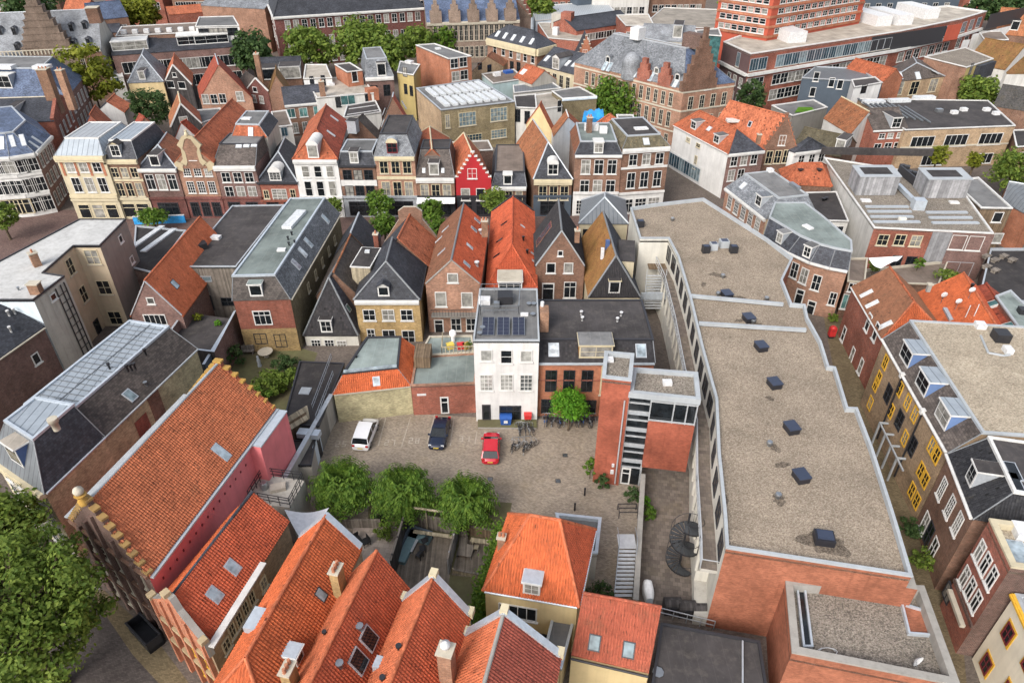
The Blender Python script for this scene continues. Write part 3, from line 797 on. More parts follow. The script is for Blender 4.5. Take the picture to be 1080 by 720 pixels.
# ================================================================== the long gravel-roofed office
Z = 9.5
big = [(766,577),(763.75,540),(757.5,477),(755,420),(740,365),(727.5,312),(715,270),(705,251),(675,251),(665,219),(690,215),(742,209),(810,252),(836,272),(825,295),(835,320),(849,321),(852,335),(866,360),(874,386),(881,387),(894,429.5),(904,430),(920,472),(942,540),(962,607)]
BP = [at(u, v, Z) for u, v in big][::-1]          # counter-clockwise
BP = [BP[-1]]+BP[:-1]                              # side 0: red brick front
H = House('office_building', 'long office block with gravel roof, white parapet and red brick end wall', BP, Z, 'pale_panel', cat='office', sidemats={0: 'brick_office'})
nB = len(BP)
for i in range(1, 13): H.sm[i] = 'brick_office'
H.flat('gravel', par=.4, cop='coping', cw=.2)
# windows along the pale left wall: dark openings between pale piers
for i in range(nB):
    a_, b_, d, n = H.side(i)
    if n.x < -.75 and a_.y < 81 and (b_-a_).length > 2:
        L = (b_-a_).length; k = max(1, round(L/3.0))
        for j in range(k): put_window(H.root, V(lerp(a_, b_, (j+.5)/k), 7.7)+n*.01, d, 1.7, 2.0, 'darkt')
a_, b_, d, n = H.side(0)
def bar_on_roof(h, u0, v0, u1, v1, z=.35, w=.35, m='coping'):
    p, q = at(u0, v0, Z-.1), at(u1, v1, Z-.1); a = MB(); a.beam(p, q, w, z, m); part(a, 'roof_divider', h.roofo)
bar_on_roof(H, 728, 312, 826, 321); bar_on_roof(H, 737, 341, 850, 348)
for u, v in ((766,309),(789,334),(802,364),(816,403),(834,450),(844,501)):
    a = MB(); p = at(u, v+4, Z-.4); a.box(p, .95, 1.15, p.z, p.z+.55, 'black_plastic', R(12)); a.box(p, 1.05, 1.25, p.z+.55, p.z+.65, 'fan_top', R(12)); part(a, 'roof_fan', H.roofo)
for u, v, w, m in ((744,263,.9,'metal_dark'),(752,260,.9,'coping'),(763,257,1.1,'coping'),(773,263,.9,'metal_dark'),(675,236,.9,'metal_dark')):
    a = MB(); p = at(u, v+3, Z-.4); a.box(p, w, w*.9, p.z, p.z+.9, m, R(5)); a.box(p, w*.7, w*.6, p.z+.9, p.z+.96, 'fan_top', R(5)); part(a, 'roof_fan', H.roofo)
a = MB(); p = at(868, 570, Z-.4); a.box(p, 1.35, 1.1, p.z, p.z+.6, 'black_plastic', R(-10)); a.box(p, 1.1, .8, p.z+.6, p.z+.72, 'fan_top', R(-10)); part(a, 'roof_fan', H.roofo)
for u, v in ((808,317),(757,312),(794,341),(811,470),(820,525),(762,293),(709,233)):
    p = at(u, v, Z-.4); a = MB(); a.lathe(p, [(.16, p.z-.05), (.16, p.z+.3), (.3, p.z+.3), (.22, p.z+.5)], 'metal', 8); part(a, 'roof_cowl', H.roofo)
def stain(h, u, v, r, z, seed, sx=1.0):
    random.seed(seed); p = at(u, v, z); n = 26; pts = []
    for k in range(n):
        t = 2*math.pi*k/n; q = r*(.75+.22*math.sin(t*2+seed)+.13*math.sin(t*5+seed*2)+random.uniform(-.06, .06)); pts.append(p+Vector((math.cos(t)*q*sx, math.sin(t)*q, .006)))
    a = MB()
    for k in range(n): a.poly([p+Vector((0, 0, .006)), pts[k], pts[(k+1) % n]], 'stain')
    part(a, 'wet_stain', h.roofo)
for k, (u, v, r, sx) in enumerate(((869, 573, 1.35, 1.5), (817, 472, .55, 1.3), (822, 527, .6, 1.3), (795, 343, .7, 1.6), (809, 319, .6, 1.8), (776, 314, .7, 1.7), (757, 290, .8, 1.4), (812, 420, .4, 1.2), (765, 526, .5, .8), (742, 300, .6, .8), (825, 490, .5, 1.5), (780, 338, .5, 1))): stain(H, u, v, r, Z-.4, k+3, sx)
# gallery along the left wall: deck, rails, lower wall
LW = [xy(at(u, v, Z)) for u, v in big[:8]]
def offs(pts, t):
    out = []
    for i, p in enumerate(pts):
        d = (pts[min(i+1, len(pts)-1)]-pts[max(i-1, 0)]).normalized(); out.append(p+Vector((-d.y, d.x, 0))*t)
    return out
o1 = offs(LW, 1.2); ZD = 5.8
a = MB()
for i in range(len(LW)-1):
    if i == 0:
        s0, s1 = lerp(LW[0], LW[1], .25), lerp(o1[0], o1[1], .25)
        a.slab([V(s0, ZD), V(LW[1], ZD), V(o1[1], ZD), V(s1, ZD)], .35, 'concrete', 'paving_court')
    else: a.slab([V(LW[i], ZD), V(LW[i+1], ZD), V(o1[i+1], ZD), V(o1[i], ZD)], .35, 'concrete', 'paving_court')
part(a, 'gallery_deck', H.root)
a = MB(); o2 = offs(LW, 1.25); o3 = offs(LW, 1.0)
st = lerp(o2[0], o2[1], .25)
rp = [st]+o2[1:]
for i in range(len(rp)-1):
    p, q = rp[i], rp[i+1]
    for z, w in ((ZD+1.05, .09), (ZD+.55, .05), (ZD+.15, .05)): a.beam(V(p, z), V(q, z), w, w, 'steel_pale')
    k = max(1, int((q-p).length/1.3))
    for j in range(k+1): a.beam(V(lerp(p, q, j/k), ZD), V(lerp(p, q, j/k), ZD+1.05), .05, .05, 'steel_pale')
a.beam(V(rp[0], ZD+1.05), V(lerp(LW[0], LW[1], .25), ZD+1.05), .06, .06, 'steel_pale')
part(a, 'gallery_railing', H.root)
a = MB()
for i in range(1, len(LW)-1): a.slab([V(LW[i], 2.4), V(LW[i+1], 2.4), V(o3[i+1], 2.4), V(o3[i], 2.4)], 2.4, 'pale_panel', 'concrete')
a.slab([V(LW[0], 1.2), V(LW[1], 1.2), V(o3[1], 1.2), V(o3[0], 1.2)], 1.2, 'pale_panel', 'concrete')
part(a, 'lower_wall', H.root)
for i in range(1, len(LW)-1):
    for t in (0, .25, .5, .75): a = MB(); c_ = lerp(o1[i], o1[i+1], t)+Vector((.16, 0, 0)); a.beam(V(c_, 2.4), V(c_, ZD-.35), .2, .2, 'pale_panel'); part(a, 'column', H.root)
# ledge wall along the right-hand side
RW = [xy(at(u, v, Z)) for u, v in big[-5:]]
ow = offs(RW, .75)
a = MB()
for i in range(len(RW)-1): a.slab([V(RW[i], 8.2), V(RW[i+1], 8.2), V(ow[i+1], 8.2), V(ow[i], 8.2)], 8.1, 'brick_office', 'coping_stone')
part(a, 'side_ledge', H.root)
# annex in front of the red end wall
za = 6.9
AX = [xy(at(836, 687, za)), xy(at(1012, 722, za)), xy(at(974, 618, za)), xy(at(829, 611, za))]
AX[0] = AX[0]; H2 = House('office_annex', 'low red brick annex with gravel roof and stone coping against the office end wall', AX, za, 'brick_office', cat='office')
H2.flat('gravel_dark', par=.8, cop='coping_stone', cw=.45)
def framed_pit(h, px, z, fr='trim_zinc', inside='glass_dark'):
    P = [xy(at(u, v, z)) for u, v in px]; a = MB()
    ar = sum(P[i].x*P[(i+1) % 4].y-P[(i+1) % 4].x*P[i].y for i in range(4))
    if ar < 0: P.reverse()
    I = inset(P, .14)
    for i in range(4):
        j = (i+1) % 4; a.slab([V(P[i], z+.3), V(P[j], z+.3), V(I[j], z+.3), V(I[i], z+.3)], .35, fr)
    a.poly([V(p, z+.08) for p in I], inside); part(a, 'roof_light', h.roofo)
framed_pit(H2, ((839, 620), (849, 622), (857, 684), (846, 684)), za-.8)
framed_pit(H2, ((949, 637), (976, 645), (983, 672), (957, 670)), za-.8, inside='brick_office')
t = H2
# satellite dish + cable on the annex
p = at(963, 701, za-.8); a = MB(); a.tube(p, p+Vector((0, 0, .6)), .04, 'metal', 6)
rows = []
for k in range(5):
    rr = .45*k/4; rows.append([p+Vector((-.1, -.05, .75))+Vector((rr*math.cos(q)*.8+.12*(k/4)**2, rr*math.cos(q)*.3-.15*(k/4)**2, rr*math.sin(q))) for q in [2*math.pi*i/14 for i in range(14)]])
a.quadgrid(rows, 'metal_white', True, True); a.tube(p+Vector((-.1, -.05, .75)), p+Vector((-.2, -.5, .65)), .02, 'metal', 5)
part(a, 'satellite_dish', H2.root)
p = at(873, 687, za-.75); a = MB(); a.path([p+Vector((.5*math.cos(k*.7)*(1+.03*k), .28*math.sin(k*.7), .05)) for k in range(16)], .03, 'metal_white', 5); part(a, 'cable', H2.root)

# ================================================================== stair tower with glazed link
zt = 12.8
T = quadz((635.3, 397.5), (665.8, 401), (668.6, 373), zt, (638, 370.4))
H = House('stair_tower', 'red brick stair tower with glazed stairwell and red boxed wing on the parking lot', T, zt, 'brick_tower', cat='tower')
H.flat('gravel_dark', par=.35, cop='coping', cw=.3)
zl = 11.5
Lk = quadz((665, 411), (738, 421), (735, 393), zl, (668.6, 388))
l0, l1, l2, l3 = [xy(p) for p in Lk]
l0 = T[1]+Vector((.02, 0, 0)); l0.z = 0
d = (l1-l0).normalized(); n = Vector((d.y, -d.x, 0))
a = MB(); P = [V(p, zl-.3) for p in (l0, l1, l2, l3)]; a.slab(P, .25, 'gravel_dark'); ro = part(a, 'link_roof', H.root)
a = MB(); Q = [l0, l1, l2, l3]; I = inset(Q, .3); O = inset(Q, -.1)
for i in range(4):
    j = (i+1) % 4
    a.poly([V(O[i], zl+.05), V(O[j], zl+.05), V(I[j], zl+.05), V(I[i], zl+.05)], 'coping'); a.poly([V(O[i], zl-.55), V(O[j], zl-.55), V(O[j], zl+.05), V(O[i], zl+.05)], 'coping')
    a.poly([V(I[j], zl-.3), V(I[i], zl-.3), V(I[i], zl+.05), V(I[j], zl+.05)], 'coping')
part(a, 'link_coping', ro)
bx0 = l0+d*1.9; zb0, zb1 = 2.9, 8.55
a = MB(); dep = (l3-l0).length
nb = -n*dep
a.obox(V(bx0, zb0)+n*.12, (l1-bx0), nb*1.0, (0, 0, zb1-zb0), 'brick_tower'); part(a, 'red_box', H.root)
a = MB(); a.obox(V(bx0, zb1+.02)-n*.1, (l1-bx0)-d*.1, nb*.9, (0, 0, zl-.58-zb1), 'glass_dark'); gb = part(a, 'window_band', H.root)
a = MB()
for t_ in (0, .5, .78, .985): a.beam(V(lerp(bx0, l1, t_), zb1)+n*.03, V(lerp(bx0, l1, t_), zl-.55)+n*.03, .09, .14, 'steel_pale')
for z in (zb1+.12, zl-.7): a.beam(V(bx0, z)+n*.05, V(l1, z)+n*.05, .12, .12, 'steel_pale')
part(a, 'frame', gb)
a = MB(); a.obox(V(l0, 0)-n*.35, (bx0-l0), nb*.8, (0, 0, zl-.6), 'glass_dark'); sw = part(a, 'stairwell_glazing', H.root)
a = MB()
for k in range(10):
    z = 2.3+k*.98; a.beam(V(l0, z)-n*.3, V(bx0, z)-n*.3, .12, .12, 'steel_pale')
    if k % 2: a.obox(V(l0, z-.38)-n*.33, bx0-l0, n*.06, (0, 0, .3), 'trim_grey')
a.beam(V(bx0, 0)-n*.3, V(bx0, zb0+.1)-n*.3, .14, .14, 'steel_pale'); a.beam(V(l0, 0)-n*.28, V(l0, zl-.6)-n*.28, .1, .1, 'steel_pale'); part(a, 'frame', sw)
put_window(H.root, V(l0+d*.55, 1.1)-n*.28, d, .95, 2.1, 'doorw', 'door')
a = MB(); a.tube(V(T[1], .3)+n*.12-d*.35, V(T[1], 10.6)+n*.12-d*.35, .07, 'steel_pale', 8); part(a, 'downpipe', H.root)
a = MB(); a.box(T[1]-d*.75+n*.1, .3, .2, 1.6, 2.0, 'metal_white'); a.box(T[1]-d*.72+n*.1, .22, .2, 2.5, 2.8, 'metal_white'); part(a, 'meter_box', H.root)
a = MB(); p = lerp(l0, l2, .55); a.box(p, .8, .6, zl-.3, zl+.05, 'metal_white'); part(a, 'roof_light', ro)
p = lerp(T[3], T[2], .2)+n*.9; a = MB(); a.box(p, .6, .6, zt-.35, zt-.05, 'metal_white'); part(a, 'roof_light', H.roofo)
# steel struts under the red box
a = MB(); 
for t_ in (.02, .97):
    q = lerp(bx0, l1, t_)+nb*.85; a.tube(V(q, 0), V(q, zb0), .14, 'steel_pale', 8)
part(a, 'post', H.root)

# ================================================================== white town house
zw = zat(56.6, 358.8)
W4 = quadz((499.2, 358.8), (568.6, 358.8), (566.4, 304.6), zw, (506, 304.6))
H = House('town_house', 'white painted three storey house with solar panels on its flat roof', W4, zw, 'white')
H.flat('felt_grey', par=.12, cop='coping', cw=.12)
H.win(0, [(513, 374.7), (555, 375.5)], 1.25, 1.45, 'netp').win(0, [(534, 376)], 1.25, 1.7, 'w1').win(0, [(513, 403.3), (534.4, 403), (555, 403.3)], 1.3, 2.1, 'net')
H.win(0, [(513, 434.5)], .95, 2.1, 'door', 'door').win(0, [(538, 436)], 2.3, 2.2, 'shopd', 'shop_window')
def panel(h, u, v, w, l, tilt=.25):
    p, n = h.on('T', u, v); a = MB(); b = p+Vector((0, 0, .12)); ay = Vector((0, l, l*tilt*.3))
    a.obox(b-Vector((w/2, l/2, 0)), (w, 0, 0), ay, (0, 0, .05), 'metal')
    for i in range(2):
        for j in range(5):
            q = b-Vector((w/2, l/2, 0))+Vector((.05+i*(w-.06)/2, 0, .052))+ay*((j+.03)/5); a.obox(q, ((w-.1)/2-.03, 0, 0), ay*(.94/5), (0, 0, .01), 'solar')
    part(a, 'solar_panel', h.roofo)
for u in (515, 531, 547): panel(H, u, 346, 1.25, 2.9)
a = MB(); p = at(523, 318, zw)
a.box(p+Vector((1.0, .3, 0)), 1.6, 1.5, zw-.1, zw+.8, 'metal_dark'); a.box(p+Vector((-1.2, -.1, 0)), 1.2, .9, zw-.1, zw+.5, 'metal_white')
a.box(p+Vector((.1, -.9, 0)), .6, .5, zw-.1, zw+.5, 'metal'); part(a, 'air_handler', H.roofo)
a = MB()
c0, c1, c2, c3 = [at(*q, zw) for q in ((507, 331), (547, 330), (548.5, 307), (507.5, 307))]
for p, q in ((c0, c1), (c1, c2), (c2, c3), (c3, c0)):
    for z in (.4, .9): a.beam(p+Vector((0, 0, z)), q+Vector((0, 0, z)), .05, .05, 'metal')
    for k in range(4): a.beam(lerp(p, q, k/3)-Vector((0, 0, .1)), lerp(p, q, k/3)+Vector((0, 0, .9)), .05, .05, 'metal')
part(a, 'roof_railing', H.roofo)
H.vent('T', [(558, 322), (563, 322), (562, 333), (509, 347), (506, 353)], .18, .3, 'metal').rbox('T', 553, 332.5, .8, .4, .25, 'metal_white')
a = MB(); p = at(568.8, 316, zw+.9); a.box(p+Vector((.5, -1.2, 0)), .9, 1.6, zw-4, zw+.5, 'chimney_brick'); a.lathe(p+Vector((.3, -.6, 0)), [(.2, zw+.5), (.2, zw+1)], 'metal_white', 8); part(a, 'chimney', H.roofo)
# raised front strip of the white house
a = MB(); P = [xy(at(*q, 0)) for q in ((504, 452), (566, 452.5), (566, 441), (504, 441))]; a.prism(P, .005, .22, 'coping_stone', 'gardenground'); single(a, 'planting_strip', 'low kerbed planting strip in front of the white house door', 'kerb', V(P[0], 0))

# ================================================================== dark roofed brick house beside it
yb = 57.4
q, ze = front((569.3, 381), (690, 383), yb, 9.6); z1 = zat(yb+1.9, 358.5)
q[0].x = W4[1].x+.08; q[3].x = W4[1].x+.3
H = House('brick_house', 'orange brick house with a wide dark felt roof and ochre dormer behind the round tree', q, ze, 'brick_orange')
H.mansard(z1, (1.9, 0, 0, 0), 'g_black', 'felt', rim='trim_dark')
H.win(0, [(581, 401.5), (600, 401.5), (619, 401.5)], 1.25, 2.8, 'darkt').win(0, [(577, 428), (600, 429), (622, 429)], 1.3, 1.9, 'darkt')
H.cornice(0, 'trim_grey', .25, .2)
H.skylight(0, [(584, 369), (676, 370)], 1.1, 1.5, 'glass_sky')
H.dormer(0, 628, 377, 3.4, 1.5, 'trim_cream', 'felt_grey', side='timber_orange', style='cream')
H.vent('T', [(614, 338), (651, 339), (655, 333), (613, 332)], .12, .5, 'metal_white')
H.band(0, ze-2.3, .12, 'brick_red', .06)
put_window(H.root, V(lerp(q[0], q[1], .56), 5.0)+Vector((0, -.03, 0)), (q[1]-q[0]).normalized(), .35, 4, 'cream', 'pilaster')

# ================================================================== low houses on the north edge of the lot
yl = at(434, 437, 0).y; zl_ = 4.2
q = quadz((352, 415.5), (433, 406.5), (436, 366), 3.9, (384, 367))
H = House('coach_house', 'low yellow stone house with orange tiled skirts around a flat grey roof light', q, 3.9, 'brick_old')
H.mansard(5.3, (1.35, 1.3, .0, .5), 'g_orange', 'felt_green', rim='trim_dark', o=.1, geo=True)
H.skylight(0, [(397, 402)], .75, 1.0)
a = MB(); t0, t1 = H.T[0], H.T[1]; a.obox(V(t0, 5.42)+Vector((.1, .05, 0)), (t1-t0)*.97, (0, .1, 0), (0, 0, .35), 'glass_sky'); part(a, 'clerestory', H.roofo)
H.vent('T', [(376, 377)], .1, .35); H.cornice(0, 'trim_stone', .18, .1)
q = quadz((433.3, 406.5), (500, 404), (504, 372), 4.05, (439, 376))
q[1].x = W4[0].x-.06; q[2].x = W4[0].x+.1; q[0].y -= .0
H = House('outhouse', 'low red brick outbuilding with narrow door, left of the white house', q, 4.05, 'brick_red')
H.flat('felt_green', par=.1, cop='brick_salmon', cw=.2)
H.win(0, [(469, 427)], .95, 2.3, 'doorw', 'door')
a = MB(); p = at(440, 418, 3); pp, n_ = H.side(0)[0], H.side(0)[3]; a.obox(hit(440, 417, pp, n_), H.side(0)[2]*.95, n_*.06, (0, 0, .25), 'metal_white'); part(a, 'nameplate', H.root)
# terrace stores behind it
a = MB()
P = quadz((439, 376), (464, 376), (462, 356), 4.0)
q = quadz((440, 377), (500.5, 373), (499, 354), 4.05, (452, 355)); q = inset(q, .15)
H = House('roof_terrace', 'grey flat extension with a fenced roof terrace behind the red outbuilding', q, 4.2, 'brick_dark', cat='extension')
H.flat('felt_green', par=.12, cop='trim_stone', cw=.15)
a = MB(); c = [at(*k, 4.2) for k in ((466, 373), (499, 372), (498, 357), (467, 357))]
for p, r_ in ((c[0], c[1]), (c[3], c[0])):
    a.beam(p+Vector((0, 0, .9)), r_+Vector((0, 0, .9)), .08, .08, 'timber_pale')
    for k in range(9): a.beam(lerp(p, r_, k/8), lerp(p, r_, k/8)+Vector((0, 0, .9)), .06, .06, 'timber_pale')
part(a, 'balustrade', H.root)
a = MB(); p = at(446, 388, 4.1); a.obox(p+Vector((-.9, 0, 0)), (1.7, 0, 0), (0, 2.6, 0), (0, 0, 1.4), 'timber_brown'); part(a, 'timber_screen', H.root)

# ================================================================== left side of the lot
q = quadz((322, 445), (330, 466), (357, 385), 3.4, (322, 378))
q = [xy(at(*p, 3.3)) for p in ((298, 447), (336, 449), (363, 383), (316, 381))]
H = House('shed', 'long flat dark felt roofed shed beside the parking lot wall', q, 3.3, 'concrete_dark', cat='shed')
H.flat('felt', par=.1, cop='trim_dark', cw=.12); H.skylight('T', [(322, 412.5)], 1.1, 1.1, 'coping')
a = MB()
for u0, v0, u1, v1 in ((330, 433, 350, 379), (334, 444, 352, 397)):
    p, r_ = at(u0, v0, 3.3), at(u1, v1, 3.3)
    for z in (.35, .8): a.beam(p+Vector((0, 0, z)), r_+Vector((0, 0, z)), .05, .05, 'metal')
    for k in range(8): a.beam(lerp(p, r_, k/7), lerp(p, r_, k/7)+Vector((0, 0, .8)), .04, .04, 'metal')
part(a, 'roof_railing', H.roofo)
a = MB(); p0, p1 = at(336, 536, 0), at(358, 441, 0); n_ = Vector((-1, 0, 0))
p0 = xy(at(308, 533, 0)); p1 = xy(at(356, 442, 0)); dd = (p1-p0).normalized(); nn = Vector((-dd.y, dd.x, 0))
a.obox(V(p0, 0), p1-p0, nn*.35, (0, 0, 3.4), 'concrete'); a.obox(V(p0, 3.4)-nn*.05, p1-p0, nn*.45, (0, 0, .08), 'trim_grey')
single(a, 'boundary_wall', 'grey concrete wall along the left edge of the parking lot', 'wall', V(p0, 0))
a = MB(); u = [at(*k, 4.6) for k in ((292, 446), (324, 427))]; dd = (u[1]-u[0]); 
a.slab([u[0], u[1], u[1]+Vector((.3, -.9, -.9)), u[0]+Vector((.3, -.9, -.9))], .08, 'timber_pale')
a.obox(V(u[0], 0)+Vector((0, -.8, 0)), xy(dd), (0, .12, 0), (0, 0, 4.3), 'timber_brown')
single(a, 'timber_screen', 'weathered timber plank screen with slanting top between the shed and pink house', 'fence', V(u[0], 0))
q = [xy(at(*p, 2.6)) for p in ((304, 491), (328, 490), (333, 462), (296, 466))]
H = House('garage', 'small dark flat roofed lean-to below the timber screen by the pink wall', q, 2.6, 'grey_render', cat='garage')
H.flat('felt', par=.08, cop='trim_dark', cw=.1)
a = MB(); p = at(325, 453, 3.6); a.box(p, 2.2, .9, 2.8, 3.35, 'trim_zinc', R(-8)); a.box(p+Vector((0, .1, 0)), 1.6, .7, .02, 2.8, 'metal_dark', R(-8)); single(a, 'utility_cabinet', 'blue grey metal cabinet at the foot of the roof railing', 'cabinet', V(p, 0))
a = MB(); P = [at(*k, 3.3) for k in ((331, 470), (340, 462))]
a.obox(at(334, 492, 0), (.15, -.1, 0), xy(at(342, 466, 0))-xy(at(334, 492, 0)), (0, 0, 2.6), 'pale_blue'); single(a, 'garage_door', 'pale blue painted gate panel at the end of the grey wall', 'gate', at(334, 492, 0))

for k, (u, v) in enumerate(((517, 505), (588.5, 507), (596, 480))):
    p = at(u, v, 0); a = MB(); a.obox(V(p, .006)-Vector((.25, .25, 0)), (.5, 0, 0), (0, .5, 0), (0, 0, .012), 'metal_dark')
    for j in range(4): a.obox(V(p, .019)+Vector((-.2, -.18+.1*j, 0)), (.4, 0, 0), (0, .04, 0), (0, 0, .006), 'metal')
    single(a, 'drain_cover', ('square iron drain cover below the red hatchback', 'square iron drain cover between red hatchback and stair tower, lower one', 'square iron drain cover between bicycles and stair tower, upper one')[k], 'drain', p)
# ================================================================== bottom left: row of tiled houses seen from above
def rhouse(name, label, bk, fr, zr, ze, wl, wr, ext, wall, **kw):
    B, F = xy(at(*bk, zr)), xy(at(*fr, zr)); d = (B-F).normalized(); r = Vector((d.y, -d.x, 0)); F = F-d*ext
    q = [F-r*wl, F+r*wr, B+r*wr, B-r*wl]
    fp = kw.pop('fp', None)
    if fp: q[0], q[1] = xy(at(*fp[0], fp[2])), xy(at(*fp[1], fp[2])); wl, wr = 1, 1
    H = House(name, label, q, ze, wall); H.gable(zr, kw.pop('m', 'g_orange'), rs=wl/(wl+wr), geo=True, o=kw.pop('o', .1), og=.0, **kw)
    return H
# the pink walled house
H = rhouse('gabled_house', 'large house with dark stepped front gable, orange tile roof and pink side wall', (232, 383), (98, 530), 13, 8.5, 4.3, 4.3, .4, 'pink', m='g_rust', ridge='coping', fp=((75, 548), (157, 608), 8.5))
for k in (0, 2): H.sm[k] = 'brick_dark' if k == 0 else 'brick_red'
bpy.data.objects.remove(H.wallo); H.walls()
H.steps(2, 13.3, 7, 'brick_red', 'lichen'); H.steps(0, 13.4, 8, 'brick_dark', 'lichen_dark')
a = MB(); p, q, d, n = H.side(1); a.obox(V(p, 8.4)+n*.1, q-p, n*.28, (0, 0, .14), 'trim_zinc'); a.obox(V(p, 8.48)+n*.34, q-p, n*.07, (0, 0, .12), 'coping'); part(a, 'gutter', H.root)
a = MB(); p2 = lerp(p, q, .74); a.obox(V(p2, 0), q-p2, n*1.1, (0, 0, 8.35), 'pink'); a.obox(V(p2, 8.36), q-p2, n*1.2, (0, 0, .14), 'trim_zinc'); part(a, 'pink_bay', H.root)
a = MB(); p, q, d, n = H.side(3); a.obox(V(p, 8.6)+n*.02, q-p, n*.5, (0, 0, .14), 'coping'); part(a, 'eave_coping', H.root)
H.skylight('R', [(233, 477)], .8, 1.7, 'glass_sky')
a = MB(); p, q, d, n = H.side(0); c = (p+q)/2
for k in range(-2, 3):
    a.box(c+d*k*1.6+n*.12, .35, .3, 0, 9+1.5*(2-abs(k)), 'brick_dark', math.atan2(d.y, d.x))
for z in (3.2, 5.8, 8.4): a.obox(V(p, z)+n*.01, q-p, n*.22, (0, 0, .25), 'brick_brown')
part(a, 'facade_relief', H.root)
H.grid(0, 4, [(2.0, 2.2), (4.6, 1.9), (7.2, 1.7)], 1.0, 'goth')
a = MB(); a.lathe(c+n*.1, [(.3, 13.2), (.35, 13.6), (.2, 13.8), (.42, 14.1)], 'lichen', 8); a.lathe(c+n*.1, [(.1, 14.1), (.3, 14.25), (.36, 14.45), (.3, 14.65), (.05, 14.8)], 'trim_stone', 10); part(a, 'finial', H.root)
for s_ in (p, q):
    pass
# small pins on the pink wall (anchor plates)
a = MB(); p, q, d, n = H.side(1)
for k in range(15): a.obox(V(lerp(p, q, .05+.045*k), 7.0)+n*.01, d*.12, n*.05, (0, 0, .2), 'trim_maroon')
part(a, 'wall_anchors', H.root)

H = rhouse('gabled_house', 'orange pantiled house with dark ridge, two blue roof windows and ornate brick front', (266.7, 520), (190, 636), 9.5, 6.7, 2.3, 2.3, .9, 'brick_tan', m='g_red', ml='g_orange', ridge='slate', fp=((163, 632), (217, 680), 7.2))
H.skylight('R', [(245, 598), (226, 627)], .85, 1.2, 'glass_sky')
p, q, d, n = H.side(1); a = MB(); a.obox(V(p, 7.05)+n*.1, (q-p)*.62, n*.5, (0, 0, .14), 'trim_white'); part(a, 'gutter', H.root)
a = MB(); a.obox(V(p, 3.2)+n*.02, (q-p)*.62, n*.15, (0, 0, 3.8), 'brick_tan'); bay = part(a, 'side_bay', H.root)
for t in (.2, .28, .36, .44): put_window(H.root, V(lerp(p, q, t), 5.6)+n*.18, d, .7, 1.4, 'cream')
for t in (.12, .58): put_window(H.root, V(lerp(p, q, t), 5.2)+n*.18, d, .8, 1.2, 'cream')
p, q, d, n = H.side(0)
W_ = (q-p).length
H.profile(0, [(-W_/2-.15, 6), (-W_/2-.15, 7.6), (-W_/2+.5, 7.9), (-.9, 9.2), (-.5, 10.2), (.5, 10.2), (.9, 9.2), (W_/2-.5, 7.9), (W_/2+.15, 7.6), (W_/2+.15, 6)], .45, 'brick_orange', cop='coping_stone', off=.15)
H.sm[0] = 'brick_orange'; bpy.data.objects.remove(H.wallo); H.walls()
a = MB(); c = (p+q)/2
for k in (-1, -.5, 0, .5, 1): a.box(c+d*k*W_*.48+n*.14, .3, .3, 0, 7.6+2*(1-abs(k)), 'brick_orange', math.atan2(d.y, d.x))
for k in (-1, 0, 1): a.box(c+d*k*(W_*.5)+n*.05, .5, .5, 7.6+2.6*(1-abs(k)), 7.95+2.6*(1-abs(k)), 'sandstone', math.atan2(d.y, d.x))
for z in (2.8, 5.4): a.obox(V(p, z)+n*.01, q-p, n*.25, (0, 0, .3), 'sandstone')
part(a, 'facade_relief', H.root); H.grid(0, 3, [(1.7, 1.9), (4.2, 1.8), (6.4, 1.2)], .9, 'yel')
# roof terrace between it and the pink wall
t0 = at(276, 524, 5.0); a = MB(); a.box(t0+Vector((.6, 1.3, 0)), 4.2, 3.2, 0, 4.4, 'grey_render', R(-10)); part_root = thing('roof_terrace', 'tiny railed roof terrace between pink bay and orange pantiled house', 'terrace', V(t0, 0))
part(a, 'base', part_root)
a = MB(); c = [t0+Vector(k) for k in ((-1.2, .2, 0), (2.5, -.6, 0), (2.9, 2.4, 0), (-.8, 3.0, 0))]
for i in range(4):
    p, q = c[i], c[(i+1) % 4]
    for z in (4.8, 5.2, 5.5): a.beam(V(p, z), V(q, z), .05, .05, 'metal_dark')
    for k in range(4): a.beam(V(lerp(p, q, k/4), 4.4), V(lerp(p, q, k/4), 5.5), .05, .05, 'metal_dark')
part(a, 'railing', part_root)
a = MB(); a.lathe(t0+Vector((-.3, 1.6, 0)), [(.35, 4.4), (.38, 4.9), (.25, 5.1)], 'metal', 10); a.box(t0+Vector((.9, 1.5, 0)), 1.3, .8, 4.4, 4.75, 'felt_pale', .3); single(a, 'patio_chest', 'pale storage chest beside grey pot on the tiny railed terrace', 'chest', V(t0, 4.4))

H = rhouse('gabled_house', 'wide orange tiled house with two yellow chimneys and hipped street end', (344, 545), (261, 692), 10.5, 7.6, 2.5, 2.3, 2.6, 'brick_tan', m='g_orange', hf=.18, ridge='g_pale')
H.skylight('R', [(338, 627)], .7, 1.0, 'glass_sky', 'trim_dark')
H.chimney(354, 600, 10.4, .6, .9, 2.6, 'brick_yellow', 3); H.chimney(303, 705, 10.6, .6, .9, 2.6, 'brick_yellow', 3); H.dormer('R', 317, 697, .9, 1.0, 'trim_white', 'trim_zinc', style='plain')
a = MB(); p = H.side(2); t = H.tops[2]; up = Vector((0, 0, .25)); a.beam(t[2]+up, t[1]+up, .5, .2, 'trim_zinc'); a.beam(t[0]+up, t[1]+up, .5, .2, 'trim_zinc'); part(a, 'gable_coping', H.root)
H.rbox('L', 271, 656, .9, 1.6, .5, 'trim_zinc', 'roof_hatch')
H.vent('R', [(359, 639), (352, 652)], .1, .4)

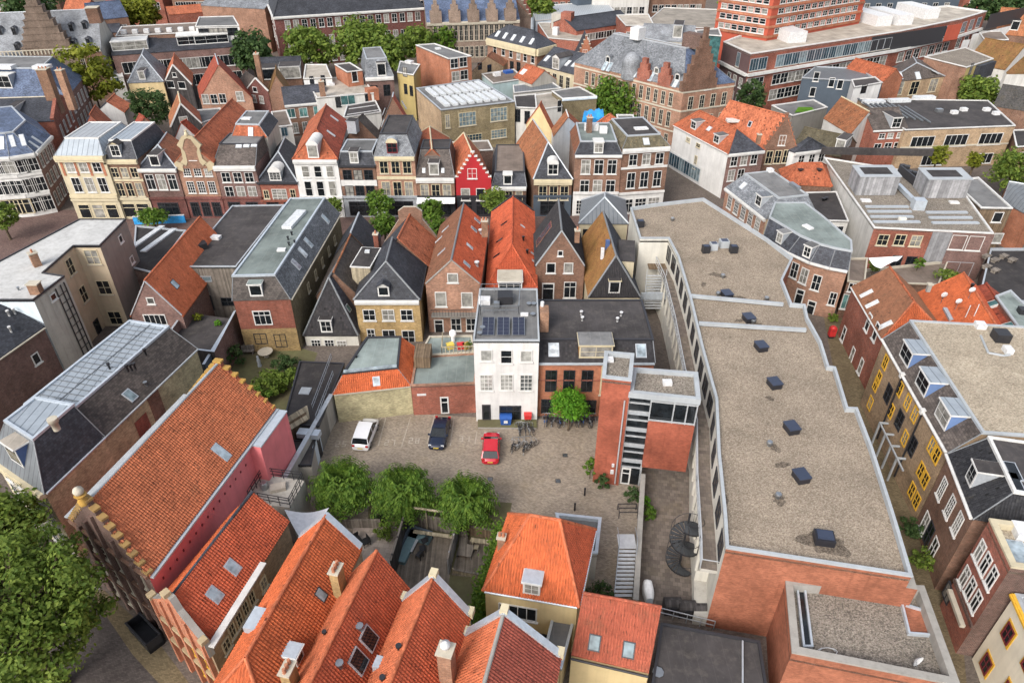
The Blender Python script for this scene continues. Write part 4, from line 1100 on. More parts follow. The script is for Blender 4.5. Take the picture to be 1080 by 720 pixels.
H = rhouse('gabled_house', 'orange tiled house with two large dark roof windows left of the terracotta valley', (397.5, 582), (336, 705), 11, 7.6, 2.4, 2.0, 5, 'brick_tan', m='g_red', ml='g_pale', ridge='g_pale')
H.skylight('R', [(388, 673), (377, 697)], 1.15, 1.45, 'glass_dark', 'trim_grey', .16); H.vent('R', [(380, 664), (359, 703)], .16, .5, 'metal'); H.vent('L', [(343, 670)], .1, .5)
H.gutter(1, 'coping', 7.6, .14)

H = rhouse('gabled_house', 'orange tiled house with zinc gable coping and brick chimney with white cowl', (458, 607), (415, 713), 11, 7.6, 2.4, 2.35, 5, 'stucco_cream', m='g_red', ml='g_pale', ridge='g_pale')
H.verge(2, 'trim_zinc', .5, .16); H.chimney(470, 685, 11.2, .85, .85, 4, 'chimney_brick', 0)
a = MB(); p = at(470, 685, 11.2); a.lathe(p, [(.14, 11.2), (.14, 11.55), (.3, 11.6), (.32, 11.8), (.1, 11.95)], 'metal_white', 12); part(a, 'chimney_cowl', H.roofo)
H.vent('L', [(421, 685), (404, 718)], .12, .5)
a = MB(); p = at(403, 699, 8.6); a.box(p, 1.0, .8, 7.8, 8.7, 'trim_zinc', R(-15)); part(a, 'valley_box', H.roofo)
a = MB(); p, q, d, n = H.side(2)
for c, z in ((p, 7.8), (q, 7.8), ((p+q)/2, 11.1)): a.box(c, .5, .6, z-.2, z+.35, 'trim_cream', math.atan2(d.y, d.x))
part(a, 'gable_blocks', H.root)

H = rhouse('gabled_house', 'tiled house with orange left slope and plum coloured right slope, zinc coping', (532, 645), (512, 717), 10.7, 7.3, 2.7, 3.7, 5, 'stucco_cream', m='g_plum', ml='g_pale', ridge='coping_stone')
H.verge(2, 'trim_zinc', .5, .16)
a = MB(); p, q, d, n = H.side(2)
for c, z in ((p, 7.5), (q, 7.5), (lerp(p, q, 3.7/6.4), 10.8)): a.box(c, .5, .6, z-.2, z+.35, 'trim_cream', math.atan2(d.y, d.x))
part(a, 'gable_blocks', H.root)

# hipped yellow house in the middle
q = [xy(at(*p, 6)) for p in ((511.7, 621), (609, 637.5), (626, 559), (537.5, 543))]
zr = zat((q[0].y+q[1].y+q[2].y+q[3].y)/4, 547)
H = House('hipped_house', 'free standing yellow plastered house with hipped orange roof and white dormer', q, 6, 'stucco_cream')
H.gable(zr, 'g_orange', axis='u', hf=.32, hb=.36, mr='g_orange', mf='g_red', geo=True, o=.15, ridge='g_pale')
H.win(0, [(546, 645)], 2.9, 1.6, 'strip').win(0, [(570, 674)], 1.0, 1.6, 'dark')
H.dormer('L', 560.5, 626, 1.25, 1.25, 'trim_white', 'trim_zinc', style='w'); H.gutter(0, 'trim_zinc', 5.95); H.gutter(1, 'trim_zinc', 5.95)
H.chimney(529, 566, 8.0, .55, .5, 2.2, 'chimney_brick', 2)
# flat zinc rimmed extension behind it
q = quadz((598, 585), (630, 583), (634, 546), 3.4, (586, 541))
H = House('extension', 'flat grey extension with zinc rim behind the hipped yellow house', q, 3.4, 'concrete', cat='extension'); H.flat('felt_grey', par=.3, cop='trim_zinc', cw=.22)
# strip roof left of the red tiled house
q = [xy(at(*p, 3.6)) for p in ((573, 690), (592, 705), (609, 640), (586, 636))]
H = House('passage_roof', 'narrow grey felt passage roof between yellow house and red tiled house', q, 3.6, 'stucco_cream', cat='passage'); H.flat('felt_grey', par=.1, cop='trim_zinc', cw=.15)
# low red tiled house
q = [xy(at(*p, z)) for p, z in (((602.5, 691), 4.2), ((684, 710), 4.2), ((697.5, 641), 6.6), ((615, 626), 6.6))]
H = House('cottage', 'low cottage with red single pitch tiled roof and two square roof windows', q, 4.2, 'stucco_cream')
d = q[2]-q[1]
e = [V(q[0], 4.3), V(q[1], 4.3), V(q[2], 6.7), V(q[3], 6.7)]
H.tops = {1: [V(q[2], 6.55), V(q[1], 4.2)], 2: [V(q[3], 6.55), V(q[2], 6.55)], 3: [V(q[0], 4.2), V(q[3], 6.55)]}
H._roof([('L', e, 'g_dull')], True, [(e[2], e[3])], 'g_dull'); H.walls(); H.skylight('L', [(627, 677.5), (663, 685)], .85, 1.1, 'glass_blue', 'trim_dark'); H.gutter(0, 'trim_dark', 4.15)
# dark flat roof at the bottom edge
q = [xy(at(*p, 3.6)) for p in ((684, 745), (815, 765), (801, 676), (697.5, 657))]
H = House('garage', 'large dark felt flat roof at the bottom edge beside the red tiled cottage', q, 3.6, 'brick_dark', cat='garage'); H.flat('felt', par=.12, cop='trim_dark', cw=.14)
a = MB(); p, r_ = at(783, 676, 3.6), at(783, 760, 3.6); a.beam(p+Vector((0, 0, .05)), r_+Vector((0, 0, .05)), .1, .2, 'trim_grey'); part(a, 'roof_divider', H.roofo)
H.vent('T', [(694, 709)], .25, .12, 'metal')

# ================================================================== left edge
# zinc and slate building
def pz(*px, z): return [xy(at(u, v, z)) for u, v in px]
fr, bkk = at(47, 520, 8.3), at(207, 368, 8.3); d = (xy(bkk)-xy(fr)).normalized(); l = Vector((-d.y, d.x, 0)); F, B = xy(fr), xy(bkk)
M1 = lerp(F, B, .33)
Hs = House('zinc_roofed_house', 'long house with standing seam zinc roof and slate strip behind old tan brick wall', [M1+l*7, M1, B, B+l*7], 8.3, 'brick_old')
Hs.mansard(10.6, (0, 2.5, 0, .0), 'slate_brown', 'zinc_pale', rim='trim_zinc'); Hs.planes['L'] = Hs.planes['T']; Hs.planes['R'] = Hs.planes[1]; Hs.skylight('R', [(137, 417)], .9, 1.2, 'glass_blue'); Hs.gutter(1, 'coping', 8.3)
T_ = [V(t, 10.62) for t in Hs.T]; a = MB()
for k in range(1, 19): t = k/19; a.beam(lerp(T_[1], T_[2], t), lerp(T_[0], T_[3], t), .07, .09, 'zinc_dark')
a.beam(lerp(T_[1], T_[0], .45), lerp(T_[2], T_[3], .45), .08, .09, 'zinc_dark'); part(a, 'standing_seams', Hs.roofo)
Hs.vent('L', [(116, 389), (135, 391), (139, 390), (143, 389), (154, 374)], .1, .7); Hs.vent('R', [(154, 406)], .12, .4, 'metal')
a = MB(); p, q, dd, n = Hs.side(1); a.obox(V(lerp(p, q, .25), 3)+n*.01, dd*1.6, n*.05, (0, 0, 4), 'brick_red'); a.obox(V(lerp(p, q, .42), 5)+n*.01, dd*1.5, n*.05, (0, 0, 3), 'brick_brown'); part(a, 'wall_patch', Hs.root)
H = House('corner_house', 'front house with zinc topped slate mansard and white dormer at the tree lined quay', [xy(at(-8, 482, 8.3)), F, M1, M1+l*7.2], 8.3, 'brick_old', sidemats={0: 'cream'})
H.mansard(11.6, (1.7, 1.7, .0, 1.7), 'zinc_dark', 'zinc_pale', {1: 'slate', 0: 'zinc_dark'}, rim='trim_zinc'); H.dormer(0, 19, 488, 1.9, 1.9, 'trim_white', 'felt_pale', side='trim_blue'); H.cornice(0, 'trim_cream', .5, .4); H.grid(0, 4, [(1.8, 2.4), (4.8, 2.2), (7.0, 1.5)], 1.1, 'w'); H.gutter(1, 'trim_zinc', 8.3)
a = MB(); p = at(57, 446, 12.2); a.lathe(p, [(.28, 11.5), (.28, 12.3), (.4, 12.3), (.4, 12.7)], 'trim_stone', 12); part(a, 'flue', H.roofo)
# brown brick house far left
A, Bq = at(-60, 419, 8.4), at(46, 345, 8.4); d = (xy(Bq)-xy(A)).normalized(); n = Vector((-d.y, d.x, 0))
H = House('brick_house', 'plain purple brick side wall with one white window under a dark slate roof', [xy(A), xy(Bq), xy(Bq)+n*9, xy(A)+n*9], 8.4, 'brick_purple'); H.gable(11.2, 'slate', axis='u', ridge='trim_grey'); H.win(0, [(38, 378)], .9, 1.3, 'plain'); H.gutter(0, 'trim_stone', 8.35)
H.vent('L', [(12, 350), (10, 333), (16, 331)], .1, .7, 'metal_white')
# grey rendered block with white roof
zg = 11.5
P = pz((-45, 316), (35, 316), (67.5, 291), (45, 287.5), (77.5, 259), (105, 259), (132.5, 231), (84, 231), (0, 275), (-45, 300), z=zg)
H = House('rendered_block', 'grey rendered block with stepped outline and bright white flat roof', P, zg, 'grey_render', cat='apartments', sidemats={3: 'beige', 4: 'beige', 5: 'concrete_dark', 0: 'pale_blue'}); H.flat('felt_white', par=.08, cop='trim_dark', cw=.1)
H.win(4, [(97.5, 271), (110, 303), (122, 335)], 1.7, 2.0, 'cream').win(3, [(74, 281), (88, 310)], 1.3, 2.1, 'cream').win(5, [(127, 252), (139, 274)], .9, 1.0, 'plain').win(1, [(56, 313)], .9, .8, 'plain').win(3, [(103, 345)], 1.1, 2.2, 'door', 'door')
H.chimney(35, 299, 12.6, 1.1, .8, 1.2, 'chimney_brick', 0); H.vent('T', [(20, 306)], .1, .4, 'metal')
a = MB(); p, q, d, n = H.side(1)
for t in (.62, .78, .9): a.tube(V(lerp(p, q, t), 0)+n*.12, V(lerp(p, q, t), 11)+n*.12, .07, 'metal_dark', 6)
for z in range(1, 11): a.beam(V(lerp(p, q, .62), z)+n*.12, V(lerp(p, q, .9), z)+n*.12, .05, .05, 'metal_dark')
part(a, 'fire_ladder', H.root)
P = pz((-40, 292), (30, 292), (62, 268), (30, 268), z=8.5)
H = House('annexe', 'pale roofed annexe with glazed strips behind the white roofed grey block', pz((-40, 300), (8, 285), (58, 268), (20, 268), z=10.5), 10.5, 'cream', cat='extension'); H.flat('felt_pale', par=.1, cop='trim_grey', cw=.15)
H.chimney(34, 267, 13.0, .8, .8, 2.4, 'chimney_brick', 1)
for t in (.3, .5, .7, .9): pass
H.skylight('T', [(12, 284), (24, 279), (36, 274)], 2.2, .7, 'glass_bright')
# dark roof with white light strips
P = pz((152, 292), (166, 283), (196, 243), (150, 240), z=5.6); P = pz((140, 282), (163, 288), (196, 243), (143, 238), z=5.6)
H = House('workshop', 'low dark roofed workshop with white light strips behind the rendered block', P, 5.6, 'brick_dark', cat='workshop'); H.flat('felt', par=.15, cop='trim_grey', cw=.15)
for u, v in ((147, 252), (160, 255)):
    a = MB(); p = at(u, v, 5.5); a.obox(p+Vector((-.3, -3, -.05)), (.8, 0, 0), (1.5, 7, 0), (0, 0, .2), 'glass_bright'); part(a, 'light_strip', H.roofo)
# orange gabled house with purple gable
zg = 5.2
A, Bq = at(133, 333, zg), at(188, 333, zg); zr = zat((A.y+Bq.y)/2, 297); bk = xy(at(211, 230, zr)); m = xy((A+Bq)/2)
m2 = Vector((xy(at(153, 297, zr)).x, m.y, 0)); w = 3.0
q = [m2+Vector((-w, 0, 0)), m2+Vector((w, 0, 0)), m2+Vector((w, 0, 0))+(bk-m2), m2+Vector((-w, 0, 0))+(bk-m2)]
H = House('gabled_house', 'orange tiled gabled house with purple brick gable and triple window', q, zg, 'brick_purple'); H.gable(zr, 'g_pale', geo=True); H.win(0, [(164, 337)], 2.6, 1.5, 'strip').win(0, [(159, 317)], .9, .9, 'plain'); H.skylight('R', [(184, 300)], .9, 1.2, 'glass_sky', 'trim_dark'); H.verge(0, 'trim_grey', .2, .12, .1)
# black flat roof with timber wall
zg = 7.6
P = pz((191, 281), (249, 281), (300, 216), (245, 217), z=zg)
H = House('timber_house', 'flat black roofed extension with grey timber cladding above a walled terrace', P, zg, 'timber_grey'); H.flat('felt', par=.1, cop='trim_grey', cw=.14); H.win(0, [(214, 294)], 2.2, .8, 'grey').win(0, [(221, 319)], .9, 2.2, 'door', 'door').win(0, [(240, 318)], 1.6, 1.2, 'darkt')
a = MB(); p = at(228, 251, zg); a.box(p, 1.2, .9, zg-.1, zg+.3, 'metal_white', R(-10)); part(a, 'roof_hatch', H.roofo)
a = MB(); p = at(210, 262, zg); a.box(p, 2.0, 1.2, zg-.1, zg+.7, 'metal_dark', R(35)); part(a, 'air_handler', H.roofo)
# walled roof terrace below it
zt_ = 4.6
P = pz((167, 364), (226, 371), (249, 327), (199, 320), z=zt_)
rt = thing('walled_terrace', 'raised terrace with grey capped walls below the grey timber house', 'terrace', V(P[0], 0))
a = MB(); I = inset(P, .25)
a.poly([V(p, 3.4) for p in I], 'felt'); part(a, 'floor', rt)
a = MB()
for i in (0, 1, 3):
    j = (i+1) % 4
    a.slab([V(P[i], zt_), V(P[j], zt_), V(I[j], zt_), V(I[i], zt_)], zt_, 'timber_dark' if i == 0 else 'brick_purple', 'trim_zinc')
part(a, 'terrace_wall', rt)
a = MB(); p = at(228, 372, 3); q = at(250, 326, 3)
a = MB(); w0, w1 = at(213, 384, 4.2), at(246, 330, 4.2); dd = w1-w0; a.slab([w0, w1, w1+Vector((.3, 0, 0)), w0+Vector((.3, 0, 0))], 4.2, 'blue_grey', 'trim_zinc'); single(a, 'garden_wall', 'slate blue garden wall with zinc cap beside the back garden', 'wall', V(w0, 0))
# long slate mansard house
zg = 7.3
P = pz((246, 317), (306, 315.5), (358, 226), z=zg); P.append(P[0]+P[2]-P[1])
H = House('mansard_house', 'tall house with pale flat roof, slate mansard and red over yellow brick back wall', P, zg, 'brick_olive', sidemats={0: 'brick_red'}); z1 = 9.8
H.mansard(z1, (1.3, 1.7, 0, .02), 'slate_brown', 'felt_green', {1: 'slate_grey'}, rim='trim_zinc'); H.dormer(0, 271, 312, 1.5, 1.5, 'trim_white', 'felt_green', style='plain')
a = MB(); p, q, d, n = H.side(0); a.obox(V(p, 0)+n*.0, q-p, n*.03, (0, 0, 3.3), 'brick_yellow'); part(a, 'lower_wall', H.root)
H.win(0, [(277, 335)], 2.1, 2.0, 'shop').win(0, [(275, 357)], 1.5, 1.5, 'dark').win(0, [(296, 359)], 1.4, 1.9, 'dark')
a = MB(); p, r_ = at(315, 222, z1), at(306, 244, z1); a.box(lerp(p, r_, .5), 1.3, 5.2, z1, z1+.4, 'glass_bright', R(-8)); part(a, 'roof_lantern', H.roofo)
H.vent('T', [(308, 248), (304, 253), (311, 257), (305, 259)], .1, .5).rbox('T', 297, 264, 1.0, .7, .2, 'metal_white'); H.skylight(1, [(319, 266), (325, 256), (312, 279), (343, 231)], .8, 1.5, 'glass_sky')
H.grid(1, 5, [(5.2, 1.3)], .8, 'cream', .2, .9); H.gutter(1, 'trim_stone', 7.25)
# narrow dark houses between
zg = 5.6; y0 = 70.5
q, ze = front((321, 352.5), (377, 352.5), y0, 1); zr = zat(y0+2.6, 293)
q, ze = frontr((321, 352.5), (377, 352.5), y0, (366, 262), zr)
H = House('slate_house', 'small dark tiled house with steep hipped end and white dormer left of the yellow house', q, ze, 'pale_panel'); H.gable(zr, 'g_black', mr='slate', hf=.24, geo=False, ridge='lead'); H.dormer('F', 345, 350, 1.4, 1.7, 'trim_white', 'felt', style='w'); H.skylight('R', [(367, 325)], .7, 1.0, 'glass_green')
H.win(0, [(334, 365), (348, 365), (361, 366)], 1.2, 2.0, 'small')
zr = 8.4; q = [xy(p) for p in (at(338, 300, 5.2), at(385, 292, 5.2), at(398, 255, 5.2), at(358, 255, 5.2))]
q = [xy(at(352, 288, zr))+Vector((-2.6, 0, 0)), xy(at(352, 288, zr))+Vector((2.6, 0, 0)), xy(at(374, 240, zr))+Vector((2.6, 0, 0)), xy(at(374, 240, zr))+Vector((-2.6, 0, 0))]
H = House('gabled_house', 'narrow brown slate roofed house with flat boxed dormer and clay chimney', q, 5.2, 'brick_brown'); H.gable(zr, 'slate_brown', ridge='tile_rust')
a = MB(); p = at(386, 272, 8.2); a.box(p, 2.4, 5.0, 5.6, 8.2, 'timber_pale', R(-6)); a.box(p, 2.6, 5.2, 8.2, 8.35, 'trim_white', R(-6)); a.box(p, 2.3, 4.9, 8.35, 8.38, 'felt', R(-6)); a.box(p+Vector((0, 1.2, 0)), .6, .6, 8.38, 8.6, 'glass_bright'); part(a, 'box_dormer', H.roofo)
H.chimney(396, 247, 9.4, .6, .6, 2.4, 'brick_red', 1)
q = [xy(at(376, 233, 8.6))+Vector(k) for k in ((-2.6, -4, 0), (2.6, -4, 0), (2.6, 2, 0), (-2.6, 2, 0))]
H = House('gabled_house', 'short dark slate roof with clay verge next to the street trees', q, 5.4, 'brick_brown'); H.gable(8.7, 'slate', ridge='trim_grey', axis='v')
# yellow house
y0 = 71.4
q, ze = front((374, 316), (442, 316), y0, 1); zr = zat(y0+2.3, 277); q, ze = frontr((374, 316), (442, 316), y0, (414, 252), zr)
H = House('yellow_house', 'yellow brick house with white cornice, slate hipped roof and pedimented dormer', q, ze, 'brick_yellow'); H.gable(zr, 'slate', hf=.27, ridge='lead'); H.cornice(0, 'trim_white', .55, .3); H.dormer('F', 405, 312, 1.35, 1.35, 'trim_white', 'slate', ped=True, style='plain')
H.win(0, [(389.5, 332), (409.5, 332), (429, 332)], 1.5, 1.65, 'w').win(0, [(391.5, 352)], 1.0, 1.5, 'w').win(0, [(410.5, 355), (431, 355.5)], 1.6, 2.1, 'w'); H.gutter(1, 'trim_dark', ze)
# orange roof behind
zr = 9.8; f_, b_ = xy(at(420, 251, zr)), xy(at(433, 226, zr)); w = 3.9
q = [f_+Vector((-w, -.3, 0)), f_+Vector((w, -.3, 0)), b_+Vector((w, 0, 0)), b_+Vector((-w, 0, 0))]
H = House('gabled_house', 'bright orange tiled roof with brown brick parapet gable behind the yellow house', q, 5.6, 'brick_brown'); H.gable(zr, 'tile_bright', ml='slate', ridge='tile_bright')
H.profile(2, [(-w, 5), (-w, 5.8), (-1.6, 9.2), (-1.6, 10.4), (-.8, 11), (.8, 11), (1.6, 10.4), (1.6, 9.2), (w, 5.8), (w, 5)], .4, 'brick_brown', cop='trim_stone')
# brown gable
y0 = 73.5
q, ze = front((449, 300), (506, 300), y0, 1); zr = zat(y0, 275); q, ze = frontr((449, 300), (506, 300), y0, (489, 216), zr)
H = House('gabled_house', 'brown brick gabled house with mossy left slope, orange right slope and balcony', q, ze, 'brick_salmon'); H.gable(zr, 'g_red', ml='g_brown', geo=True, ridge='lead'); H.verge(0, 'coping_stone', .22, .14, .1)
H.win(0, [(477.5, 293)], 1.3, 1.3, 'plain').win(0, [(465, 315.5), (492.5, 316)], 1.35, 2.1, 'plain').win(0, [(463, 344)], 1.2, 2.1, 'doorw', 'door').win(0, [(481, 342), (497, 342)], 1.3, 1.9, 'w')
p, q_, d, n = H.side(0); zb = zat(y0, 329); a = MB(); a.obox(V(p, zb-.2)+d*.5, (q_-p)*.85, n*1.0, (0, 0, .16), 'concrete_dark')
for k in range(15): a.beam(V(p, zb)+d*(.5+k*.36)+n*1.0, V(p, zb+.9)+d*(.5+k*.36)+n*1.0, .04, .04, 'metal_dark')
a.beam(V(p, zb+.9)+d*.5+n*1.0, V(p, zb+.9)+d*(.5+14*.36)+n*1.0, .06, .06, 'metal_dark'); part(a, 'balcony', H.root)
H.skylight('R', [(503, 233), (499.5, 242), (495, 260), (492, 279)], .7, 1.1, 'glass_sky'); H.skylight('L', [(470, 242), (463, 253), (466, 266)], .5, 1.4, 'glass_sky'); H.vent('R', [(503, 281), (507, 247)], .2, .7, 'metal_white'); H.chimney(511, 233, zr+.3, .8, .7, 2.2, 'chimney_brick', 2)
# orange hipped roof
y0 = 76.0
q, ze = front((513, 304), (566, 304), y0, 1); zr = zat(y0+6, 262); q, ze = frontr((513, 304), (566, 304), y0, (541, 208), zr)
H = House('hipped_house', 'vivid orange tiled roof with pointed rear gable directly behind the white house', q, ze, 'brick_brown'); H.gable(zr, 'g_red', hf=.3, geo=True, ridge='g_red'); H.dormer('F', 538, 304.5, 3.0, 1.0, 'trim_white', 'trim_stone', style='w3'); H.vent('R', [(556, 268), (552, 254)], .12, .7)
H.skylight('R', [(551, 239), (562, 268), (563, 276)], .5, .8, 'glass_bright'); H.verge(2, 'trim_dark', .3, .14); H.skylight('L', [(532, 236), (527, 254), (524, 270)], .6, 1.2, 'glass_dark', 'tile_red')
# brown gable with dark roof
y0 = 79.1
q, ze = front((565, 281), (616.5, 281), y0, 1); zr = zat(y0, 244); q, ze = frontr((565, 281), (616.5, 281), y0, (589, 212), zr)
H = House('gabled_house', 'dark brown brick gable with white coping, five windows and black tiled roof', q, ze, 'brick_brown'); H.gable(zr, 'g_black', geo=True, ridge='lead'); H.verge(0, 'coping', .26, .14, .1)
H.win(0, [(591, 267)], .7, .75, 'plain').win(0, [(581, 282.5), (599.5, 282.5)], 1.25, 1.5, 'plain').win(0, [(578, 307.5)], 1.6, 2.6, 'doorw').win(0, [(601, 305.5)], 1.6, 2.4, 'wt')
H.skylight('L', [(574, 247)], 1.8, 3.6, 'glass_blue', 'tile_rust'); H.chimney(609, 243, zr-.4, .6, .6, 1.6, 'chimney_brick', 1)
# mossy roof with black slate front
y0 = 74.5
q, ze = front((621.5, 312.5), (674.5, 312.5), y0, 1); zr = zat(y0+1.6, 270); q, ze = frontr((621.5, 312.5), (674.5, 312.5), y0, (636, 224), zr)
H = House('gabled_house', 'house with moss yellow left slope, black shingled front and cream dormer window', q, ze, 'cream'); H.gable(zr, 'slate', ml='g_moss', mf='g_black', geo=True, hf=.1, ridge='lead'); H.dormer('F', 647.5, 309, 1.4, 1.7, 'trim_cream', 'felt', style='plain'); H.win(0, [(643, 319), (659, 319)], 1.1, 1.0, 'w1')
a = MB(); p = at(661, 264, zr-.9); a.box(p, 1.9, 5.4, ze, zr-1.0, 'cream', R(-8)); a.box(p, 2.1, 5.6, zr-1.0, zr-.85, 'felt', R(-8)); part(a, 'box_dormer', H.roofo)
a = MB(); p = at(641, 254, zr+.3); a.box(p, .5, .5, zr-1.5, zr+.4, 'trim_blue'); a.box(p+Vector((-.7, -1, 0)), .4, .4, zr-1.7, zr-.2, 'metal_white'); part(a, 'chimney', H.roofo)
zg = 6.5; P = pz((612, 237), (662, 236), (652, 214), (622, 214), z=zg)
P = pz((611, 236), (662, 236), (659, 212), (614, 212), z=zg)
H = House('pavilion', 'square hipped zinc roof on cream walls at the north tip of the office block', P, zg, 'cream'); H.gable(9.0, 'zinc_dark', hf=.4, hb=.4, ridge='trim_grey'); H.win(0, [(619, 246)], 1.2, 1.3, 'dark')

# steel escape stair at the office notch
rt = thing('escape_stair', 'galvanised steel escape stair hanging in the notch of the office wall', 'stairs', V(at(690, 330, 0), 0))
p0, p1 = at(692, 281, 5.8), at(682, 308, 3.0)
a = MB(); a.obox(p0+Vector((-1.0, -.6, -.1)), (3.2, 0, 0), (0, 3.2, 0), (0, 0, .12), 'timber_brown'); part(a, 'landing', rt)
a = MB()
s0, s1 = at(693, 291, 5.6), at(690, 325, 1.6)
for k in range(13):
    c = lerp(s0, s1, k/12); a.obox(c-Vector((1.3, .15, 0)), (2.4, 0, 0), (0, .32, 0), (0, 0, .05), 'steel_pale')
part(a, 'tread', rt)['label'] = 'flight of pale steel treads'
a = MB()
for x in (-1.35, 1.15):
    a.beam(s0+Vector((x, 0, 0)), s1+Vector((x, 0, 0)), .06, .25, 'trim_grey'); a.beam(s0+Vector((x, 0, 1)), s1+Vector((x, 0, 1)), .05, .05, 'steel_pale')
    for k in range(6): c = lerp(s0, s1, k/5)+Vector((x, 0, 0)); a.beam(c, c+Vector((0, 0, 1)), .04, .04, 'steel_pale')
a.obox(lerp(s0, s1, .55)+Vector((-1.9, -.4, -.6)), (3.4, 0, 0), (0, .25, 0), (0, 0, .9), 'trim_zinc'); part(a, 'railing', rt)
# ================================================================== right of the office: the alley side
def alleyhouse(name, label, far, near, ze, depth, wall, **kw):
    a, b = xy(at(*far, ze)), xy(at(*near, ze)); d = (b-a).normalized(); n = Vector((-d.y, d.x, 0))
    return House(name, label, [a, b, b+n*depth, a+n*depth], ze, wall, **kw)
# red brick house with hipped brown roof
zg = 6.8
H = alleyhouse('brick_house', 'red brick alley house with mottled brown tiled roof and orange hipped end', (899, 303), (931, 358), zg, 7.0, 'brick_red'); zr = 9.6
H.gable(zr, 'g_umber', axis='u', hf=.3, mf='g_orange', geo=True, ridge='g_pale'); H.gutter(0, 'trim_white', zg-.02)
H.skylight('L', [(914, 310), (920, 321), (934, 343)], .7, 1.5, 'glass_bright', 'trim_white')
H.win(0, [(916, 340), (924, 350)], 1.0, 2.2, 'w1').win(0, [(890, 352), (899, 374), (908, 386)], .9, 2.0, 'w1'); H.chimney(981, 300, zr+.4, .4, .4, .9, 'coping_stone', 0)
a_, b_ = at(983, 352, 6.4), at(1016, 289, 9.0)
zr = 9.0; A, B = xy(at(1016, 289, zr)), xy(at(1054, 351, zr)); d = (B-A).normalized(); n = Vector((-d.y, d.x, 0)); B = B+d*3
H = House('gabled_house', 'orange red ribbed tiled roof with dishes and pole aerials behind gravel roof', [A-n*4.2, B-n*4.2, B+n*4.2, A+n*4.2], 5.6, 'brick_orange'); H.gable(zr, 'g_red', axis='u', mr='g_red', ml='g_orange', geo=True, ridge='g_pale')
for u, v in ((992, 320), (1007, 327), (1021, 315)):
    p, nn = H.on('L', u, v); a = MB(); a.tube(p, p+Vector((0, 0, 1.2)), .03, 'metal', 5)
    rows = [[p+Vector((0, 0, 1.1))+Vector((rr*math.cos(q)*.9, -.15+.5*rr*rr, rr*math.sin(q)*.8+rr*.3)) for q in [2*math.pi*i/12 for i in range(12)]] for rr in (.02, .2, .42)]
    a.quadgrid(rows, 'metal_white', True, True); part(a, 'satellite_dish', H.roofo)
H.vent('L', [(1023, 307)], .12, 1.0); H.rbox('L', 1000, 332, 2.6, .5, .2, 'trim_grey')
for u, v in ((1018, 335), (1027, 334)):
    p, nn = H.on('L', u, v); a = MB(); a.tube(p, p+Vector((0, 0, 1.6)), .05, 'metal_white', 6); part(a, 'aerial_pole', H.roofo)
zr = 8.0; A, B = xy(at(1040, 300, zr)), xy(at(1090, 372, zr)); d = (B-A).normalized(); n = Vector((-d.y, d.x, 0))
H = House('tiled_house', 'low red tiled roof with two tilted roof windows beside a grey flat roof', [A-n*3.5, B-n*3.5, B+n*3.5, A+n*3.5], 5.8, 'brick_red'); H.gable(zr, 'tile_red', axis='u'); H.skylight('L', [(1047, 322), (1061, 346)], 1.0, 1.6, 'glass_green', 'trim_white', .3)
P = pz((1050, 312), (1085, 360), (1110, 350), (1066, 306), z=8.6)
H = House('flat_roofed_house', 'green grey flat roof with black vent box at the right edge', P, 8.6, 'brick_red'); H.flat('felt_green', par=.15, cop='coping', cw=.2); H.rbox('T', 1078, 330, .9, .9, .6, 'metal_dark')

# beige brick block with blue dormers
zg = 8.6
H = alleyhouse('apartment_block', 'beige brick apartment block with yellow window frames, blue dormers and gravel roof', (932, 358), (1000, 477), zg, 16, 'brick_tan', cat='apartments')
H.mansard(11.0, (1.9, 0, 0, 0), 'slate_brown', 'gravel_warm', rim='coping'); H.gutter(0, 'trim_white', zg, .14)
for u, v in ((953, 381), (970, 411), (991, 445)): H.dormer(0, u, v, 2.3, 1.7, 'trim_white', 'zinc_pale', side='blue_paint', style='w')
H.win(0, [(934, 382), (949.5, 410), (957.5, 424), (965, 437), (983, 470), (988, 480)], 1.0, 1.6, 'yel').win(0, [(940, 433), (954.5, 462), (971.5, 496), (976, 506), (962, 517), (967, 528), (918, 425), (924, 405), (927, 399)], 1.0, 1.6, 'yel')
for u, v in ((937, 415), (949, 443), (962.5, 470)): H.win(0, [(u, v)], 1.3, 2.0, 'darkt', 'loggia')
p, q, d, n = H.side(0)
for t in (.40, .50, .60, .70):
    a = MB(); c = lerp(p, q, t); a.beam(V(c, 0)+n*.8, V(c, 3.0)+n*.8, .16, .16, 'coping'); a.beam(V(c, 3.0)+n*.88, V(c, 3.0), .16, .16, 'coping'); a.beam(V(c, 3.0)+n*.8, V(c, 3.0)+n*.8+d*(q-p).length*.1, .14, .14, 'coping'); part(a, 'porch_frame', H.root)
for t in (.36, .68):
    a = MB(); a.tube(V(lerp(p, q, t), .3)+n*.12, V(lerp(p, q, t), 8.4)+n*.12, .09, 'metal_dark', 8); a.box(lerp(p, q, t)+n*.15, .4, .4, 8.3, 8.8, 'trim_white', math.atan2(d.y, d.x)); part(a, 'downpipe', H.root)
H.rbox('T', 1033, 345, .9, .9, .5, 'metal_white').rbox('T', 1054, 358, 1.3, 1.3, .9, 'metal_dark').rbox('T', 1062, 371, .9, .7, .5, 'metal_white')
a = MB(); pth = [at(*k, 10.95) for k in ((1034, 355), (1042, 373), (1058, 376), (1065, 375))]; a.path([p_+Vector((0, 0, .1)) for p_ in pth], .12, 'coping', 6); part(a, 'roof_duct', H.roofo)

